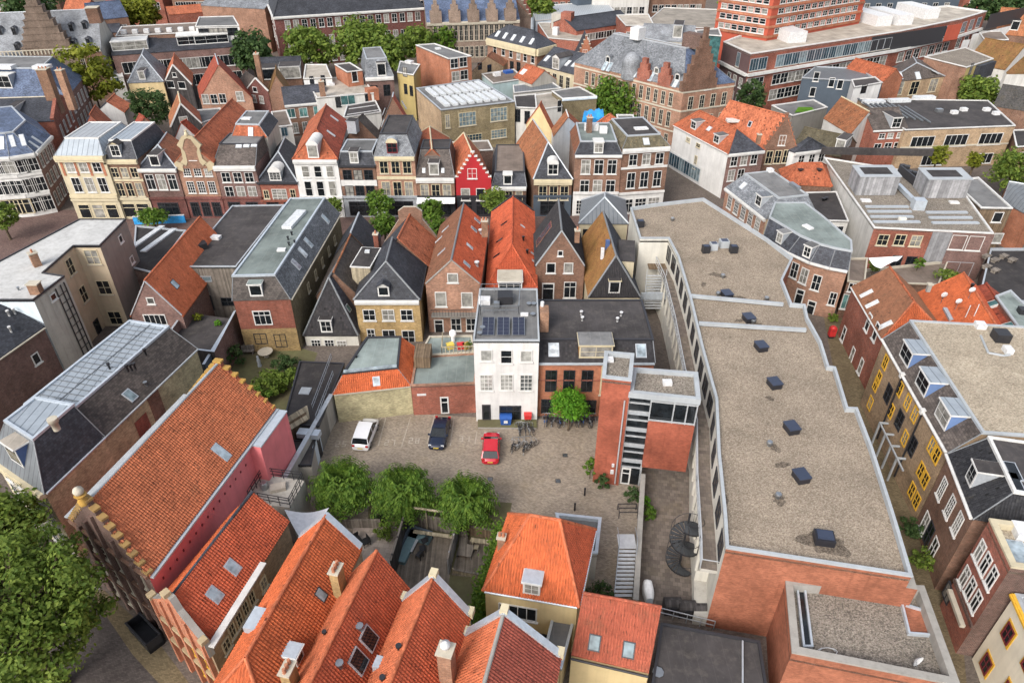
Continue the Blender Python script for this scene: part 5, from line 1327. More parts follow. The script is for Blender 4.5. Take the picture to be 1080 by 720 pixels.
# brown brick with black mansard
H = alleyhouse('brick_house', 'brown brick alley house with tall white sash windows under a ribbed black mansard', (1000.5, 479.5), (1027, 547), zg, 12, 'brick_brown'); H.mansard(11.0, (2.2, 1.0, 0, 0), 'tile_black', 'felt', rim='trim_white', back=False); H.gutter(0, 'trim_white', zg, .14)
H.dormer(0, 1021, 508, 1.3, 1.7, 'trim_white', 'felt', style='w'); H.win(0, [(994, 515), (1002.5, 534), (1010.5, 552)], 1.0, 2.1, 'small').win(0, [(976, 551), (985, 578)], 1.1, 2.1, 'w').win(0, [(980, 563)], 1.2, 2.4, 'darkt', 'door')
H.skylight('T', [(1068, 497), (1070, 508)], 2.0, .9, 'glass_dark')

# maroon brick
zg = 10.4
q0, q1 = xy(at(1044, 547, zg)), xy(at(1067, 597, zg)); d = (q1-q0).normalized(); n = Vector((-d.y, d.x, 0))
H = House('brick_house', 'maroon brick alley house with cream roof coping and two rows of sash windows', [q0, q1, q1+n*14, q0+n*14], zg, 'brick_maroon', sidemats={1: 'brick_dark', 0: 'brick_red'}); H.flat('gravel_warm', par=.5, cop='cream', cw=.4)
H.win(0, [(1034, 581), (1040, 594.5), (1046.5, 609)], .95, 1.9, 'wt').win(0, [(1018, 608), (1024, 620), (1030, 634)], .95, 1.9, 'wt'); H.rbox('T', 1077, 563, 1.4, 1.2, .6, 'metal_white'); H.band(0, 3.4, .3, 'brick_dark', .12)
H.skylight('T', [(1074, 582)], 2.0, 1.2, 'glass_sky')
a = MB(); p = H.side(0)[0]; a.obox(V(p, 2.4)+d*.4+H.side(0)[3]*.05, d*3.2, H.side(0)[3]*.35, (0, 0, .3), 'trim_stone'); part(a, 'canopy', H.root)
H.win(0, [(1000, 625)], 1.2, 1.6, 'dark')
# cream and yellow
zg = 8.0
q0 = xy(at(1071, 626, zg)); q1 = q0+d*9
H = House('plastered_house', 'cream plastered corner house with yellow trimmed maroon windows at the bottom right', [q0, q1, q1+n*8, q0+n*8], zg, 'ivory'); H.flat('zinc_white', par=.05, cop='trim_grey', cw=.2); H.cornice(0, 'trim_yellow', .35, .25)
def framed(h, px, w, hh):
    for u, v in px:
        p, q, dd, nn = h.side(0); c = hit(u, v, p, nn); a = MB()
        a.obox(c-dd*(w/2+.16)-Vector((0, 0, hh/2+.16)), dd*(w+.32), nn*.05, (0, 0, hh+.32), 'trim_yellow'); part(a, 'surround', h.root); put_window(h.root, c+nn*.05, dd, w, hh, 'mar')
framed(H, [(1064, 668), (1041, 700), (1086, 700), (1063, 730)], 1.0, 1.5)

# ================================================================== right centre: white walled flat block, curved house, corner houses
zg = 7.3
P = pz((922, 240), (1048, 246), (1006, 188), (869, 166), z=zg)
H = House('flat_block', 'white walled block with gravel flat roof, pipes and two grey plant boxes', P, zg, 'brick_red', cat='apartments', sidemats={3: 'white_dirty'}); H.flat('gravel_dark', par=.15, cop='trim_white', cw=.2)
p, q, d, n = H.side(0)
def facepanel(h, i, u0, u1, z0, z1, m, name, th=.06):
    p, q, d, n = h.side(i); vm = (p.y+q.y)/2
    a0, a1 = hit(u0, 250, p, n), hit(u1, 250, p, n); a = MB(); a.obox(V(a0, z0)+n*.0, xy(a1)-xy(a0), n*th, (0, 0, z1-z0), m); part(a, name, h.root)
facepanel(H, 0, 982, 1003, 0, zg-.2, 'cladding_grey', 'cladding', .12); facepanel(H, 0, 1003, 1048, 0, zg-.2, 'brick_purple', 'side_wall')
H.win(0, [(931, 253), (949, 253), (966, 254)], 1.5, 1.7, 'cream').win(0, [(1010, 255.5), (1028, 256.5)], 2.0, 2.2, 'blank', 'blind').win(0, [(1010, 284)], 3.6, 2.4, 'grey').win(0, [(945, 276), (960, 277)], 1.4, 2.0, 'dark')
def plant(u0, u1, v, hgt, dep):
    A, B = at(u0, v, zg-.1), at(u1, v, zg-.1); a = MB(); a.obox(A, B-A, (.6, dep, 0), (0, 0, hgt), 'cladding_grey'); a.obox(A+Vector((-.1, -.1, hgt)), B-A+Vector((.2, 0, 0)), (.6, dep+.2, 0), (0, 0, .12), 'coping'); a.obox(A+Vector((.9, .8, hgt+.12)), (B-A)*.7, (.3, dep*.6, 0), (0, 0, .03), 'felt'); part(a, 'plant_room', H.roofo)
plant(902, 944, 206, 2.9, 4.5); plant(973, 1018, 209, 2.9, 4.5)
H.rbox('T', 967, 220, 1.6, 1.4, 1.5, 'trim_zinc'); H.rbox('T', 913, 212, 1.4, 1.0, .2, 'metal_white').rbox('T', 1006, 214, 1.3, .8, .2, 'metal_white').rbox('T', 951, 233, 1.0, .5, .5, 'pale_panel')
a = MB(); a.beam(at(947, 195, 7.6), at(964, 212, 7.6), .6, .6, 'trim_zinc'); part(a, 'roof_duct', H.roofo)
for k, (u0, u1, v) in enumerate(((913, 958, 218), (915, 961, 223), (918, 963, 228.5), (921, 970, 234), (977, 1020, 224), (980, 1025, 229.5), (983, 1032, 235))):
    a = MB(); a.beam(at(u0, v, 7.3), at(u1, v, 7.3), .55, .22, 'trim_grey'); part(a, 'roof_duct', H.roofo)
for k in range(9):
    a = MB(); p = at(952+k*4, 176+k*3.2, zg); a.box(p, .7+.2*(k % 3), .8, zg-.2, zg+.4+.3*(k % 2), 'metal_dark' if k % 2 else 'trim_dark', k); part(a, 'air_unit', H.roofo)
a = MB(); p = at(947, 172, zg); a.obox(at(946, 182, zg-.1), (.3, 0, 0), at(963, 196, zg-.1)-at(946, 182, zg-.1), (0, 0, 1.3), 'trim_dark'); part(a, 'plant_screen', H.roofo)
a = MB(); a.obox(at(866, 163, zg), at(983, 165, zg)-at(866, 163, zg), (0, .4, 0), (0, 0, 1.2), 'felt'); part(a, 'parapet_wall', H.roofo)
# white awning on the terrace in front
a = MB(); c = [at(916, 272, 5.6), at(952, 270, 6.2), at(929, 283, 5.0)]
rows = []
for i in range(7):
    t = i/6; l_, r_ = lerp(c[0], c[1], t), lerp(c[2], c[2]+(c[1]-c[2])*.6, t); rows.append([lerp(l_, r_, j/5)+Vector((0, 0, -.35*math.sin(math.pi*j/5))) for j in range(6)])
a.quadgrid(rows, 'white_cloth'); a.tube(V(c[0], 2), c[0], .05, 'metal', 6); a.tube(V(c[2], 2), c[2], .05, 'metal', 6); single(a, 'shade_sail', 'white shade sail over a terrace below the red brick windows', 'awning', V(c[0], 0))
q = [xy(at(*p, 2.0)) for p in ((905, 302), (980, 318), (1003, 282), (908, 290))]
H = House('terrace_block', 'low brick terrace base with plants in front of the white walled block', [xy(at(*p, 2.6)) for p in ((897, 296), (990, 300), (1000, 275), (905, 285))], 2.6, 'brick_brown', cat='terrace'); H.flat('felt_brown', par=.3, cop='trim_stone', cw=.15)
# shingled house right of it
zg = 7.4; P = pz((1035, 219), (1068, 219.5), (1032, 187), (1004, 190), z=zg)
H = House('shingle_house', 'grey brown shingled house with dark flat roof and white framed windows', P, zg, 'timber_brown'); H.flat('felt_grey', par=.15, cop='trim_white', cw=.2); H.win(0, [(1052, 229), (1052, 251)], 1.4, 1.6, 'plain').win(0, [(1043, 251)], .7, 1.4, 'plain')
P = pz((1060, 206), (1095, 225), (1100, 190), (1062, 195), z=7)
H = House('gabled_house', 'dark metal pitched roof at the right edge behind the lime trees', P, 6.0, 'brick_orange'); H.gable(8.2, 'zinc_dark', axis='u', ridge='trim_grey')
P = pz((1033, 312), (1100, 320), (1085, 262), (1045, 262), z=4.2)
H = House('roof_deck', 'low dark roof deck littered with furniture right of the white walled block', P, 4.2, 'brick_dark', cat='extension'); H.flat('felt', par=.3, cop='trim_grey', cw=.15)
rd = H
# curved mansard house
zg = 7.2
P = pz((806, 249), (832, 265.5), (855, 276), (875, 281.5), (894, 285), (893, 262), (868, 240), (850, 226), (815, 226), z=zg)
H = House('curved_house', 'curved brick corner house with dark mansard, green flat roof and white dormers', P, zg, 'brick_salmon')
H.mansard(9.1, (1.5, 1.5, 1.5, 1.5, .0, .8, .8, .4, .0), 'slate', 'felt_green', rim='coping')
for i in range(4): H.cornice(i, 'trim_white', .3, .3)
H.dormer(0, 821, 256, 1.1, 1.5, 'trim_white', 'felt_grey', style='w'); H.dormer(1, 850, 271, 1.1, 1.5, 'trim_white', 'felt_grey', style='w')
H.win(1, [(838, 285), (848, 291)], 1.1, 2.2, 'w').win(2, [(861, 298)], 1.1, 2.2, 'w').win(3, [(878, 315)], .9, 1.9, 'w').win(2, [(855, 325), (843, 313)], 1.1, 2.3, 'doorw', 'door'); H.rbox('T', 852, 240, 1.4, .8, .2, 'metal_white')
q = [xy(at(*p, 5.5)) for p in ((894, 296), (912, 298), (915, 272), (896, 272))]
H = House('brick_house', 'narrow low brick house squeezed behind the curved corner house', q, 5.5, 'brick_brown'); H.flat('felt_brown', par=.2, cop='trim_stone', cw=.15); H.win(0, [(899, 303)], 1.0, 1.3, 'w').win(0, [(893, 318)], 1.2, 2.2, 'green')
# grey roofed brick house at the alley mouth
zg = 7
A, B = xy(at(766, 198, zg)), xy(at(808, 231, zg)); d = (B-A).normalized(); n = Vector((-d.y, d.x, 0))
H = House('mansard_house', 'brick house with light grey mansard and long row of white windows along alley', [A, B, B+n*8, A+n*8], zg, 'brick_salmon', sidemats={1: 'beige'}); H.mansard(9.4, (2.2, 1.2, 1.2, 1.0), 'slate_grey', 'felt_grey', {1: 'slate_grey'}, rim='coping'); H.cornice(0, 'trim_white', .45, .3); H.dormer(0, 799, 217, 1.5, 1.6, 'trim_white', 'zinc_dark', style='w'); H.skylight(0, [(784, 196)], 1.0, 1.2, 'glass_bright')
H.grid(0, 5, [(5.3, 2.0), (2.2, 2.2)], 1.2, 'small'); H.rbox('T', 812, 181, .9, .8, .5, 'metal_white').rbox('T', 838, 198, 2.2, .6, .5, 'metal')
# orange hipped roof
zg = 6.2; P = pz((829, 194), (877, 197), (872, 176), (822, 180), z=zg)
H = House('hipped_house', 'low orange hipped roof with two small vents behind grey mansard house', P, zg, 'brick_brown'); H.gable(8.4, 'tile_orange', axis='u', hf=.25, hb=.25); H.vent('L', [(844, 180), (864, 180)], .3, .3)
zg = 5.6; P = pz((855, 232), (895, 233), (882, 202), (848, 203), z=zg)
H = House('flat_roofed_house', 'small white walled house with dark felt flat roof beside the curved house', P, zg, 'white_dirty'); H.flat('felt', par=.1, cop='trim_white', cw=.15); H.win(0, [(877, 242)], 3.4, 1.3, 'strip'); H.vent('T', [(871, 211), (868, 212)], .2, .5)
# large white house and stepped gable
zg = 8.0
A, B, D_ = xy(at(768, 162.5, zg)), xy(at(806, 158.5, zg)), xy(at(711, 132.5, zg))
H = House('white_house', 'large white side walled house with orange roof and dark hipped front', [A, B, B+(D_-A), D_], zg, 'brick_purple', sidemats={3: 'white', 1: 'brick_purple'})
zr = 10.9; H.gable(zr, 'tile_orange', hf=.22, hb=.12, mf='slate', ridge='tile_orange'); H.cornice(0, 'trim_white', .5, .3); H.gutter(3, 'trim_white', zg)
H.dormer('L', 731, 136, 1.5, 1.4, 'trim_white', 'felt_grey', style='w'); H.dormer('L', 755, 151, 1.5, 1.4, 'trim_white', 'felt_grey', style='w')
H.win(0, [(774, 170), (784.5, 169), (795, 168)], 1.3, 1.8, 'w').win(0, [(771, 185), (781, 184)], 1.3, 2.0, 'w').win(3, [(726, 147.5), (736.5, 153.5)], 1.2, .8, 'cream').win(3, [(733.5, 171)], .8, 2.4, 'cream')
a = MB(); p, q, d, n = H.side(3); a.obox(V(p, .3)+n*.01, (q-p)*.62, n*.06, (0, 0, 3.0), 'trim_white'); part(a, 'shopfront', H.root)
for t in range(6): put_window(H.root, V(lerp(p, q, .05+.1*t), 1.8)+n*.08, d, 1.7, 2.5, 'grey', 'shop_window')
H.skylight('L', [(748, 136)], .9, .9, 'glass_bright')
q, ze = front((805, 157), (840, 155), 119, 1); zr = zat(119, 123); q, ze = frontr((805, 157), (840, 155), 119, (770, 107), zr)
H = House('stepped_gable_house', 'brown stepped gable house with long pale orange roof beside white house', q, ze, 'brick_brown'); H.gable(zr, 'tile_bright', ridge='tile_bright'); H.steps(0, zr+.4, 7, 'brick_brown', 'brick_brown'); H.win(0, [(825, 148)], 1.2, 1.8, 'w').win(0, [(811, 166), (820, 165.5), (829, 165)], 1.2, 2.4, 'cream'); H.chimney(801, 142, zr-1, .6, .6, 1.5, 'chimney_brick', 1); H.skylight('L', [(791, 131)], .7, 1.0, 'glass_dark'); H.rbox('L', 775, 128, 3.0, 1.2, .4, 'trim_white')
# ================================================================== the row of houses across the shopping street
def row(name, label, A, B, y, wall, depth=11, **kw):
    q, ze = front(A, B, y, depth); return House(name, label, q, ze, wall, **kw)
def rowg(name, label, A, B, y, vr, rb, wall, hf=0, dy=0, **kw):
    """gabled: vr = photo row of the front end of the ridge, rb = pixel of its far end"""
    q, ze = front(A, B, y, 1); zr = zat(y+dy, vr); q, ze = frontr(A, B, y, rb, zr); H = House(name, label, q, ze, wall); return H, zr
def ground_floor(h, m, style, n=3, w=2.0, z1=3.4, door=True, hgt=2.5):
    p, q, d, nn = h.side(0); a = MB(); a.obox(V(p, 0)+nn*.0, q-p, nn*.07, (0, 0, z1), m); a.obox(V(p, z1)+nn*.0, q-p, nn*.3, (0, 0, .35), m); part(a, 'shopfront', h.root)
    for k in range(n): put_window(h.root, V(lerp(p, q, .06+.88*(k+.5)/n), .3+hgt/2)+nn*.08, d, w, hgt, style, 'shop_window')
# white corner building
zg = 10.3
P = pz((-40, 168), (10, 165), (36, 161), (53, 143), (38, 128), (-30, 135), z=zg)
H = House('corner_building', 'ornate white corner building with curved glazed front and blue slate roof', P, zg, 'white', cat='building', sidemats={2: 'brick_purple', 3: 'brick_purple'})
H.mansard(13.2, (2.6, 2.6, 2.6, 2.6, .0, .5), 'slate_blue', 'slate_blue', rim='trim_grey'); H.skylight(0, [(2, 151)], .7, 2.2, 'glass_bright').skylight(1, [(13, 149), (24, 148)], .7, 2.0, 'glass_bright').skylight(2, [(36, 153), (39, 148)], .6, 1.8, 'glass_bright')
for i in (0, 1, 2): H.cornice(i, 'trim_white', .6, .35)
for i in (0, 1): H.band(i, 7.0, .4, 'trim_white', .2).name = 'band'; H.band(i, 3.6, .5, 'trim_white', .3)
H.grid(0, 3, [(8.5, 2.0), (5.2, 2.3), (1.9, 2.6, 'shopc')], 2.0, 'wt', .45, 1.0).grid(1, 2, [(8.5, 2.1), (5.2, 2.4), (1.9, 2.6, 'shop')], 1.9, 'w3').grid(2, 4, [(8.4, 1.9), (5.2, 2.0), (2.0, 2.2)], 1.0, 'w')
# yellow
H = row('town_house', 'yellow street house with arched windows and pale zinc hipped roof', (58, 165), (109, 163.5), 106.4, 'cream'); H.mansard(H.ze+2.0, (2.2, 1.2, 1, 1.2), 'zinc_pale', 'zinc_white', rim='trim_white'); H.cornice(0, 'trim_cream', .9, .5)
H.grid(0, 3, H.vrows(0, [(176.5, 1.6), (195, 2.5)]), 1.45, 'w', .1, .92); ground_floor(H, 'cream', 'shopc', 3, 1.9); H.band(0, zat(106.4, 207), .5, 'trim_cream', .2)
p, q, d, n = H.side(0); a = MB()
for k in range(4):
    c = lerp(p, q, .07+.28*k); a.obox(V(c, H.ze-3.3)-d*.2, d*.4, n*.06, (0, 0, 2.6), 'brick_orange')
part(a, 'brick_piers', H.root)
# ornate brown and cream
H = row('town_house', 'narrow ornate brown and cream banded house with black mansard and zinc top', (109.5, 168), (144.5, 168), 106.8, 'brick_brown'); H.mansard(zat(108.5, 148), (1.6, .9, .6, .9), 'slate', 'zinc_pale', rim='trim_white'); H.dormer(0, 123.5, 165, 1.5, 1.9, 'trim_cream', 'felt', ped=True, style='w'); H.cornice(0, 'trim_cream', .7, .4)
H.grid(0, 3, H.vrows(0, [(182, 1.7), (200, 2.4)]), 1.2, 'cream'); ground_floor(H, 'cream', 'shopc', 2, 2.2); H.band(0, zat(106.8, 190), .4, 'trim_cream', .1); 
# brown hipped
H, zr = rowg('town_house', 'brown brick house with slate hip, white dormer and rust tiled roof behind', (145.5, 177.5), (186, 178), 107, 153, (176, 141), 'brick_purple', dy=4); H.gable(zr, 'slate', mr='tile_brown', hf=.38, ridge='trim_grey'); H.cornice(0, 'trim_white', .55, .35); H.dormer('F', 164.5, 175, 1.5, 1.7, 'trim_white', 'felt', style='plain')
H.grid(0, 3, H.vrows(0, [(192, 2.6)]), 1.35, 'wt', .08, .95); ground_floor(H, 'brick_maroon', 'shopd', 1, 3.4)
# neck gable
H, zr = rowg('neck_gable_house', 'brown house with curved yellow neck gable and long orange roof', (185, 172), (224.5, 170.5), 107.2, 152, (245, 105), 'brick_salmon'); H.gable(zr, 'tile_orange', ridge='tile_orange')
W_ = (H.P[1]-H.P[0]).length; zb, zt_ = H.ze-1.0, zat(107.2, 142.5)
def curve(w, z0, z1):
    L = [(-w/2, z0), (-w/2-.1, z0+.9), (-w/2+.4, z0+1.3), (-w/2+.9, z0+1.0), (-1.55, z0+1.6), (-1.45, z1-2.2), (-1.9, z1-1.6), (-1.4, z1-1.0), (-.8, z1-.2), (0, z1)]
    return L+[(-x, z) for x, z in reversed(L[:-1])]
H.profile(0, curve(W_, zb, zt_), .4, 'brick_salmon', 'gable', 'trim_ochre', .12)
out = curve(W_+.1, zb, zt_+.1); inn = curve(W_-.9, zb, zt_-.55); p, q, d, n = H.side(0); c = (p+q)/2; a = MB()
for k in range(len(out)-1):
    s_ = .62
    A_, B_ = out[k], out[k+1]; C_, D_ = [(x*s_+(0 if abs(x) > 2 else 0), z-.55) for x, z in (B_, A_)]
    a.poly([V(c, A_[1])+d*A_[0]+n*.19, V(c, B_[1])+d*B_[0]+n*.19, V(c, C_[1])+d*C_[0]+n*.19, V(c, D_[1])+d*D_[0]+n*.19][::-1], 'trim_ochre')
a.lathe(c+n*.1, [(.3, zt_), (.35, zt_+.3), (.15, zt_+.5), (.25, zt_+.8)], 'trim_cream', 8); part(a, 'gable_trim', H.root)
H.win(0, [(202.5, 164)], 1.1, 1.5, 'small'); H.grid(0, 3, H.vrows(0, [(180.5, 1.7), (197.5, 2.0)]), 1.25, 'small', .1, .95); ground_floor(H, 'brick_maroon', 'shopd', 3, 1.4)
# grey slate roof
H = row('town_house', 'plain brown house with rough slate mansard and three white roof windows', (225, 175), (269, 174.5), 107.3, 'brick_purple', 9); H.mansard(zat(111, 152), (3.6, .3, .3, .3), 'slate_brown', 'felt_grey', rim='trim_dark'); H.cornice(0, 'trim_white', .8, .35); H.skylight(0, [(252, 154.5), (260, 154), (268, 153.5)], 1.0, .7, 'glass_bright')
H.grid(0, 3, H.vrows(0, [(187, 1.7), (202, 1.8)]), 1.35, 'w', .1, .94); ground_floor(H, 'brick_maroon', 'shopd', 2, 2.0)
zg = 11.0; P = pz((245, 144), (282, 145), (293, 128), (258, 128), z=zg)
H = House('flat_topped_house', 'grey flat topped house with orange tiled mansard strip behind the slate roof', P, zg, 'grey_render'); H.mansard(12.8, (.8, 1.2, .3, .8), 'tile_orange', 'felt_grey', {1: 'slate'}, rim='trim_grey'); H.skylight(0, [(264.5, 139)], .8, 1.4, 'glass_bright').rbox('T', 260, 125.5, 1.6, 1.0, .2, 'metal_white')
# small red brick
H, zr = rowg('town_house', 'low red brick street house with steep black roof and arched white dormer', (271, 192), (313.5, 192.5), 107.4, 162, (300.5, 146), 'brick_red', dy=4.5); H.gable(zr, 'slate', hf=.42, ridge='trim_grey'); H.dormer('F', 291, 190.5, 1.9, 1.5, 'trim_white', 'trim_white', round_=True, style='small'); H.cornice(0, 'trim_dark', .3, .3)
H.win(0, [(295, 205.5)], 2.4, 2.0, 'small').win(0, [(281, 205), (309, 204)], .9, 1.5, 'cream'); ground_floor(H, 'brick_red', 'shopd', 2, 2.0, 2.8)
# white
H, zr = rowg('town_house', 'white painted street house with orange hipped roof and tall white dormer', (309, 168), (355.5, 168.5), 107.4, 140, (344, 111), 'white', dy=4); H.gable(zr, 'tile_orange', mr='tile_red', hf=.28, ridge='tile_orange'); H.cornice(0, 'trim_white', .6, .4); H.dormer('F', 331, 166.5, 1.7, 2.1, 'trim_white', 'trim_white', round_=True, style='plain')
H.grid(0, 3, H.vrows(0, [(181, 1.9), (199, 2.6)]), 1.25, 'w1', .1, .94); ground_floor(H, 'white', 'shop', 2, 2.4); H.skylight('R', [(352.5, 125), (349, 141)], .6, 1.6, 'glass_bright')
# brown with white band
H = row('town_house', 'brown street house with white band between window rows and grey dormered mansard', (357, 174.5), (395.5, 174.5), 107.5, 'brick_brown'); H.mansard(zat(109, 160), (1.5, .5, 4, .3), 'slate', 'felt_grey', rim='trim_grey'); H.dormer(0, 374, 172, 1.4, 1.8, 'trim_white', 'felt', style='w'); H.cornice(0, 'trim_dark', .3, .3)
H.grid(0, 3, H.vrows(0, [(184.5, 1.7), (203, 2.4)]), 1.35, 'dark'); H.band(0, zat(107.5, 193), 1.0, 'trim_white', .06); ground_floor(H, 'trim_grey', 'shopd', 1, 4.2)
# cream framed
H = row('town_house', 'salmon brick street house with cream window frames and slate grey mansard', (395, 165), (437, 165), 107.6, 'brick_salmon'); H.mansard(zat(109.3, 141), (1.6, 1.2, .3, 1.0), 'slate_grey', 'felt', rim='trim_dark'); H.dormer(0, 414, 161.5, 1.7, 1.7, 'trim_cream', 'zinc', round_=True, style='mar'); H.cornice(0, 'trim_cream', .6, .4)
H.grid(0, 3, H.vrows(0, [(176.5, 2.1), (199.5, 2.6)]), 1.35, 'cream'); H.band(0, zat(107.6, 187.5), .5, 'trim_cream', .12); ground_floor(H, 'trim_grey', 'shopd', 1, 4.6)
# brown mansard with white awning
H = row('town_house', 'low brown street house with wide rough brown mansard and shop with white awning', (438.5, 187.5), (479, 187.5), 107.6, 'brick_brown', 9); H.mansard(zat(110.5, 157), (3, .8, 2, .8), 'slate_brown', 'felt', rim='trim_dark'); H.dormer(0, 458, 184.5, 1.6, 1.9, 'trim_white', 'felt', style='plain'); H.skylight(0, [(447, 180), (467, 180)], .5, .8, 'glass_bright'); H.cornice(0, 'trim_white', .8, .3); H.grid(0, 3, H.vrows(0, [(201.5, 2.4)]), 1.35, 'cream'); ground_floor(H, 'trim_dark', 'shopd', 2, 2.2)
a = MB(); p, q, d, n = H.side(0); a.slab([V(p, 3.6)+n*.1, V(q, 3.6)+n*.1, V(q, 3.0)+n*1.5, V(p, 3.0)+n*1.5], .06, 'white_cloth'); part(a, 'awning', H.root)
zr = 10.6; B_, F_ = xy(at(452.5, 127.5, zr)), xy(at(455.5, 158, zr)); r_ = Vector((3.3, 0, 0))
H = House('rear_house', 'orange tiled rear house with pale central ridge rising behind the brown mansard', [F_-r_, F_+r_, B_+r_, B_-r_], 7.5, 'brick_brown'); H.gable(zr, 'tile_orange', hb=.25, ridge='trim_cream')
# red stepped gable
H, zr = rowg('stepped_gable_house', 'bright red stepped gable house with white edged steps and orange roof', (480.5, 187), (518, 190), 107.7, 163, (487, 136), 'red_paint'); H.gable(zr, 'tile_orange', ridge='trim_cream', hb=.2); H.steps(0, zat(107.7, 161), 6, 'red_paint', 'trim_white'); H.win(0, [(498, 183)], 1.5, 1.7, 'w').win(0, [(491, 205), (507, 205)], 1.5, 2.1, 'plain'); ground_floor(H, 'trim_dark', 'shopd', 2, 2.0)
# flat brown topped
H = row('town_house', 'narrow street house with long flat brown roof and single white dormer', (518.5, 196.5), (555, 197), 107.8, 'brick_brown', 14); H.mansard(zat(109.4, 181), (1.4, .3, .0, .6), 'slate', 'felt_brown', rim='trim_dark'); H.dormer(0, 535.5, 194.5, 1.4, 1.6, 'trim_white', 'trim_white', style='plain'); H.cornice(0, 'trim_white', .6, .35); H.grid(0, 3, H.vrows(0, [(208, 2.2)]), 1.2, 'cream'); ground_floor(H, 'trim_dark', 'shopd', 2, 2.0)
# slate hip, orange left slope
H, zr = rowg('town_house', 'brown street house with black slate hip, arched dormer and orange left roof slope', (563, 189), (603.5, 189), 107.8, 152, (562, 127), 'brick_brown', dy=3.4); H.gable(zr, 'slate', ml='tile_rust', hf=.25, ridge='trim_grey'); H.cornice(0, 'trim_cream', .9, .35); H.dormer('F', 583, 184.5, 1.7, 1.9, 'trim_white', 'trim_white', round_=True, style='w'); H.grid(0, 3, H.vrows(0, [(203.5, 2.5)]), 1.35, 'cream', .1, .95); ground_floor(H, 'blue_grey', 'shopd', 1, 4.0)
# brown, white ground floor
H = row('town_house', 'tall brown brick house with white ground floor and grey topped black mansard', (606.5, 164), (656, 162.8), 108, 'brick_brown'); H.mansard(zat(109.6, 149), (1.5, .8, .5, .9), 'slate', 'felt_green', {3: 'tile_brown'}, rim='trim_grey'); H.dormer(0, 631, 161.5, 1.5, 1.7, 'trim_white', 'trim_white', style='w'); H.cornice(0, 'trim_white', .4, .35)
H.grid(0, 3, H.vrows(0, [(176, 2.4), (197.5, 2.5)]), 1.5, 'wt', .1, .95); ground_floor(H, 'white', 'small', 4, 1.3, 3.9)
for x, y_ in ((620, 137), (627, 137), (636, 140)): H.rbox('T', x, y_, 1.2, 1.0, 1.0, 'metal_white', 'air_unit')
# brown, brown mansard
H = row('town_house', 'tall brown brick house with olive brown mansard above a glazed black shop', (656.7, 157), (706.5, 154.5), (108.2, 109.5), 'brick_brown', sidemats={1: 'brick_purple'}); H.mansard(zat(110.5, 143), (1.8, 1.2, .5, 1.2), 'tile_olive', 'felt', rim='trim_grey'); H.skylight(0, [(681.5, 149.5)], 1.0, 1.3, 'glass_bright'); H.cornice(0, 'trim_white', .7, .35)
H.grid(0, 3, H.vrows(0, [(168, 1.9), (189.5, 2.7)]), 1.35, 'w', .1, .95); H.band(0, zat(109, 176), .35, 'trim_white', .08); ground_floor(H, 'trim_white', 'shop', 3, 2.0, 3.6); H.rbox('T', 676, 136, 2.2, 1.2, .2, 'metal_white'); H.chimney(622, 124, 14.5, .8, .8, 3, 'brick_brown', 2)

# ================================================================== second band: roofs behind the row
def gab(name, label, A, B, z, rf, rb, wall, m, ax='v', **kw):
    """A, B: front eave corners at z; rf: photo row of the front ridge end; rb: pixel of the far ridge end"""
    a, b = at(*A, z), at(*B, z); mid = (a+b)/2; zr = kw.pop('zr', None) or zat(mid.y+kw.pop('dy', 0), rf); e = xy(at(*rb, zr)); dv = e-xy(mid)
    H = House(name, label, [xy(a), xy(b), xy(b)+dv, xy(a)+dv], z, wall); H.gable(zr, m, **kw); return H
def flatb(name, label, px, z, wall, m='felt', cop='trim_white', **kw):
    H = House(name, label, pz(*px, z=z), z, wall, **kw); H.flat(m, par=.15, cop=cop, cw=.2); return H
def ridgeu(name, label, A, B, z, depth, rv, wall, m, **kw):
    """ridge parallel to the front eave"""
    a, b = xy(at(*A, z)), xy(at(*B, z)); d = (b-a).normalized(); n = Vector((-d.y, d.x, 0)); zr = zat((a.y+b.y)/2+depth/2, rv)
    H = House(name, label, [a, b, b+n*depth, a+n*depth], z, wall, **{k: kw.pop(k) for k in ('sidemats', 'cat') if k in kw}); H.gable(zr, m, axis='u', **kw); return H
# left
H = gab('hipped_house', 'grey slate house with pyramidal front and small attic window above dark willow', (135, 87.5), (172, 86), 7, 60, (152, 52), 'stucco_cream', 'slate_grey', hf=.5, ridge='trim_grey', dy=5); H.dormer('F', 150.5, 84, 1.4, 1.8, 'trim_white', 'felt', style='plain')
H = gab('gabled_house', 'black fronted gable with white verges and vivid red orange roof', (173, 89), (202.5, 90), 6, 69, (184, 57), 'timber_dark', 'tile_bright'); H.verge(0, 'trim_white', .3, .25, .1); H.win(0, [(184, 79)], 1.0, 1.0, 'plain').win(0, [(180, 89), (192, 90)], 1.8, 1.6, 'plain')
H = gab('gabled_house', 'broad brown brick gable with four white windows and worn orange roof', (211, 104), (266, 104), 6.2, 69, (227, 58), 'brick_salmon', 'tile_red', ridge='trim_grey'); H.win(0, [(217, 104.5), (226, 104.5), (235, 104)], 1.5, 2.0, 'w').win(0, [(253, 101.5)], 1.6, 2.0, 'w')
H = gab('gabled_house', 'little maroon gable with white verge boards and square windows', (261, 94), (283, 97), 7, 83, (259, 76), 'brick_maroon', 'slate_brown'); H.verge(0, 'trim_white', .3, .25, .1); H.win(0, [(269, 94.5)], 1.2, 1.1, 'plain').win(0, [(268, 104), (276, 105)], 1.2, 1.6, 'w')
H = gab('gabled_house', 'steep lichen stained rust orange roof between maroon gable and dark tiled house', (282, 104), (309, 106), 5.5, 80, (291, 70), 'brick_brown', 'tile_moss')
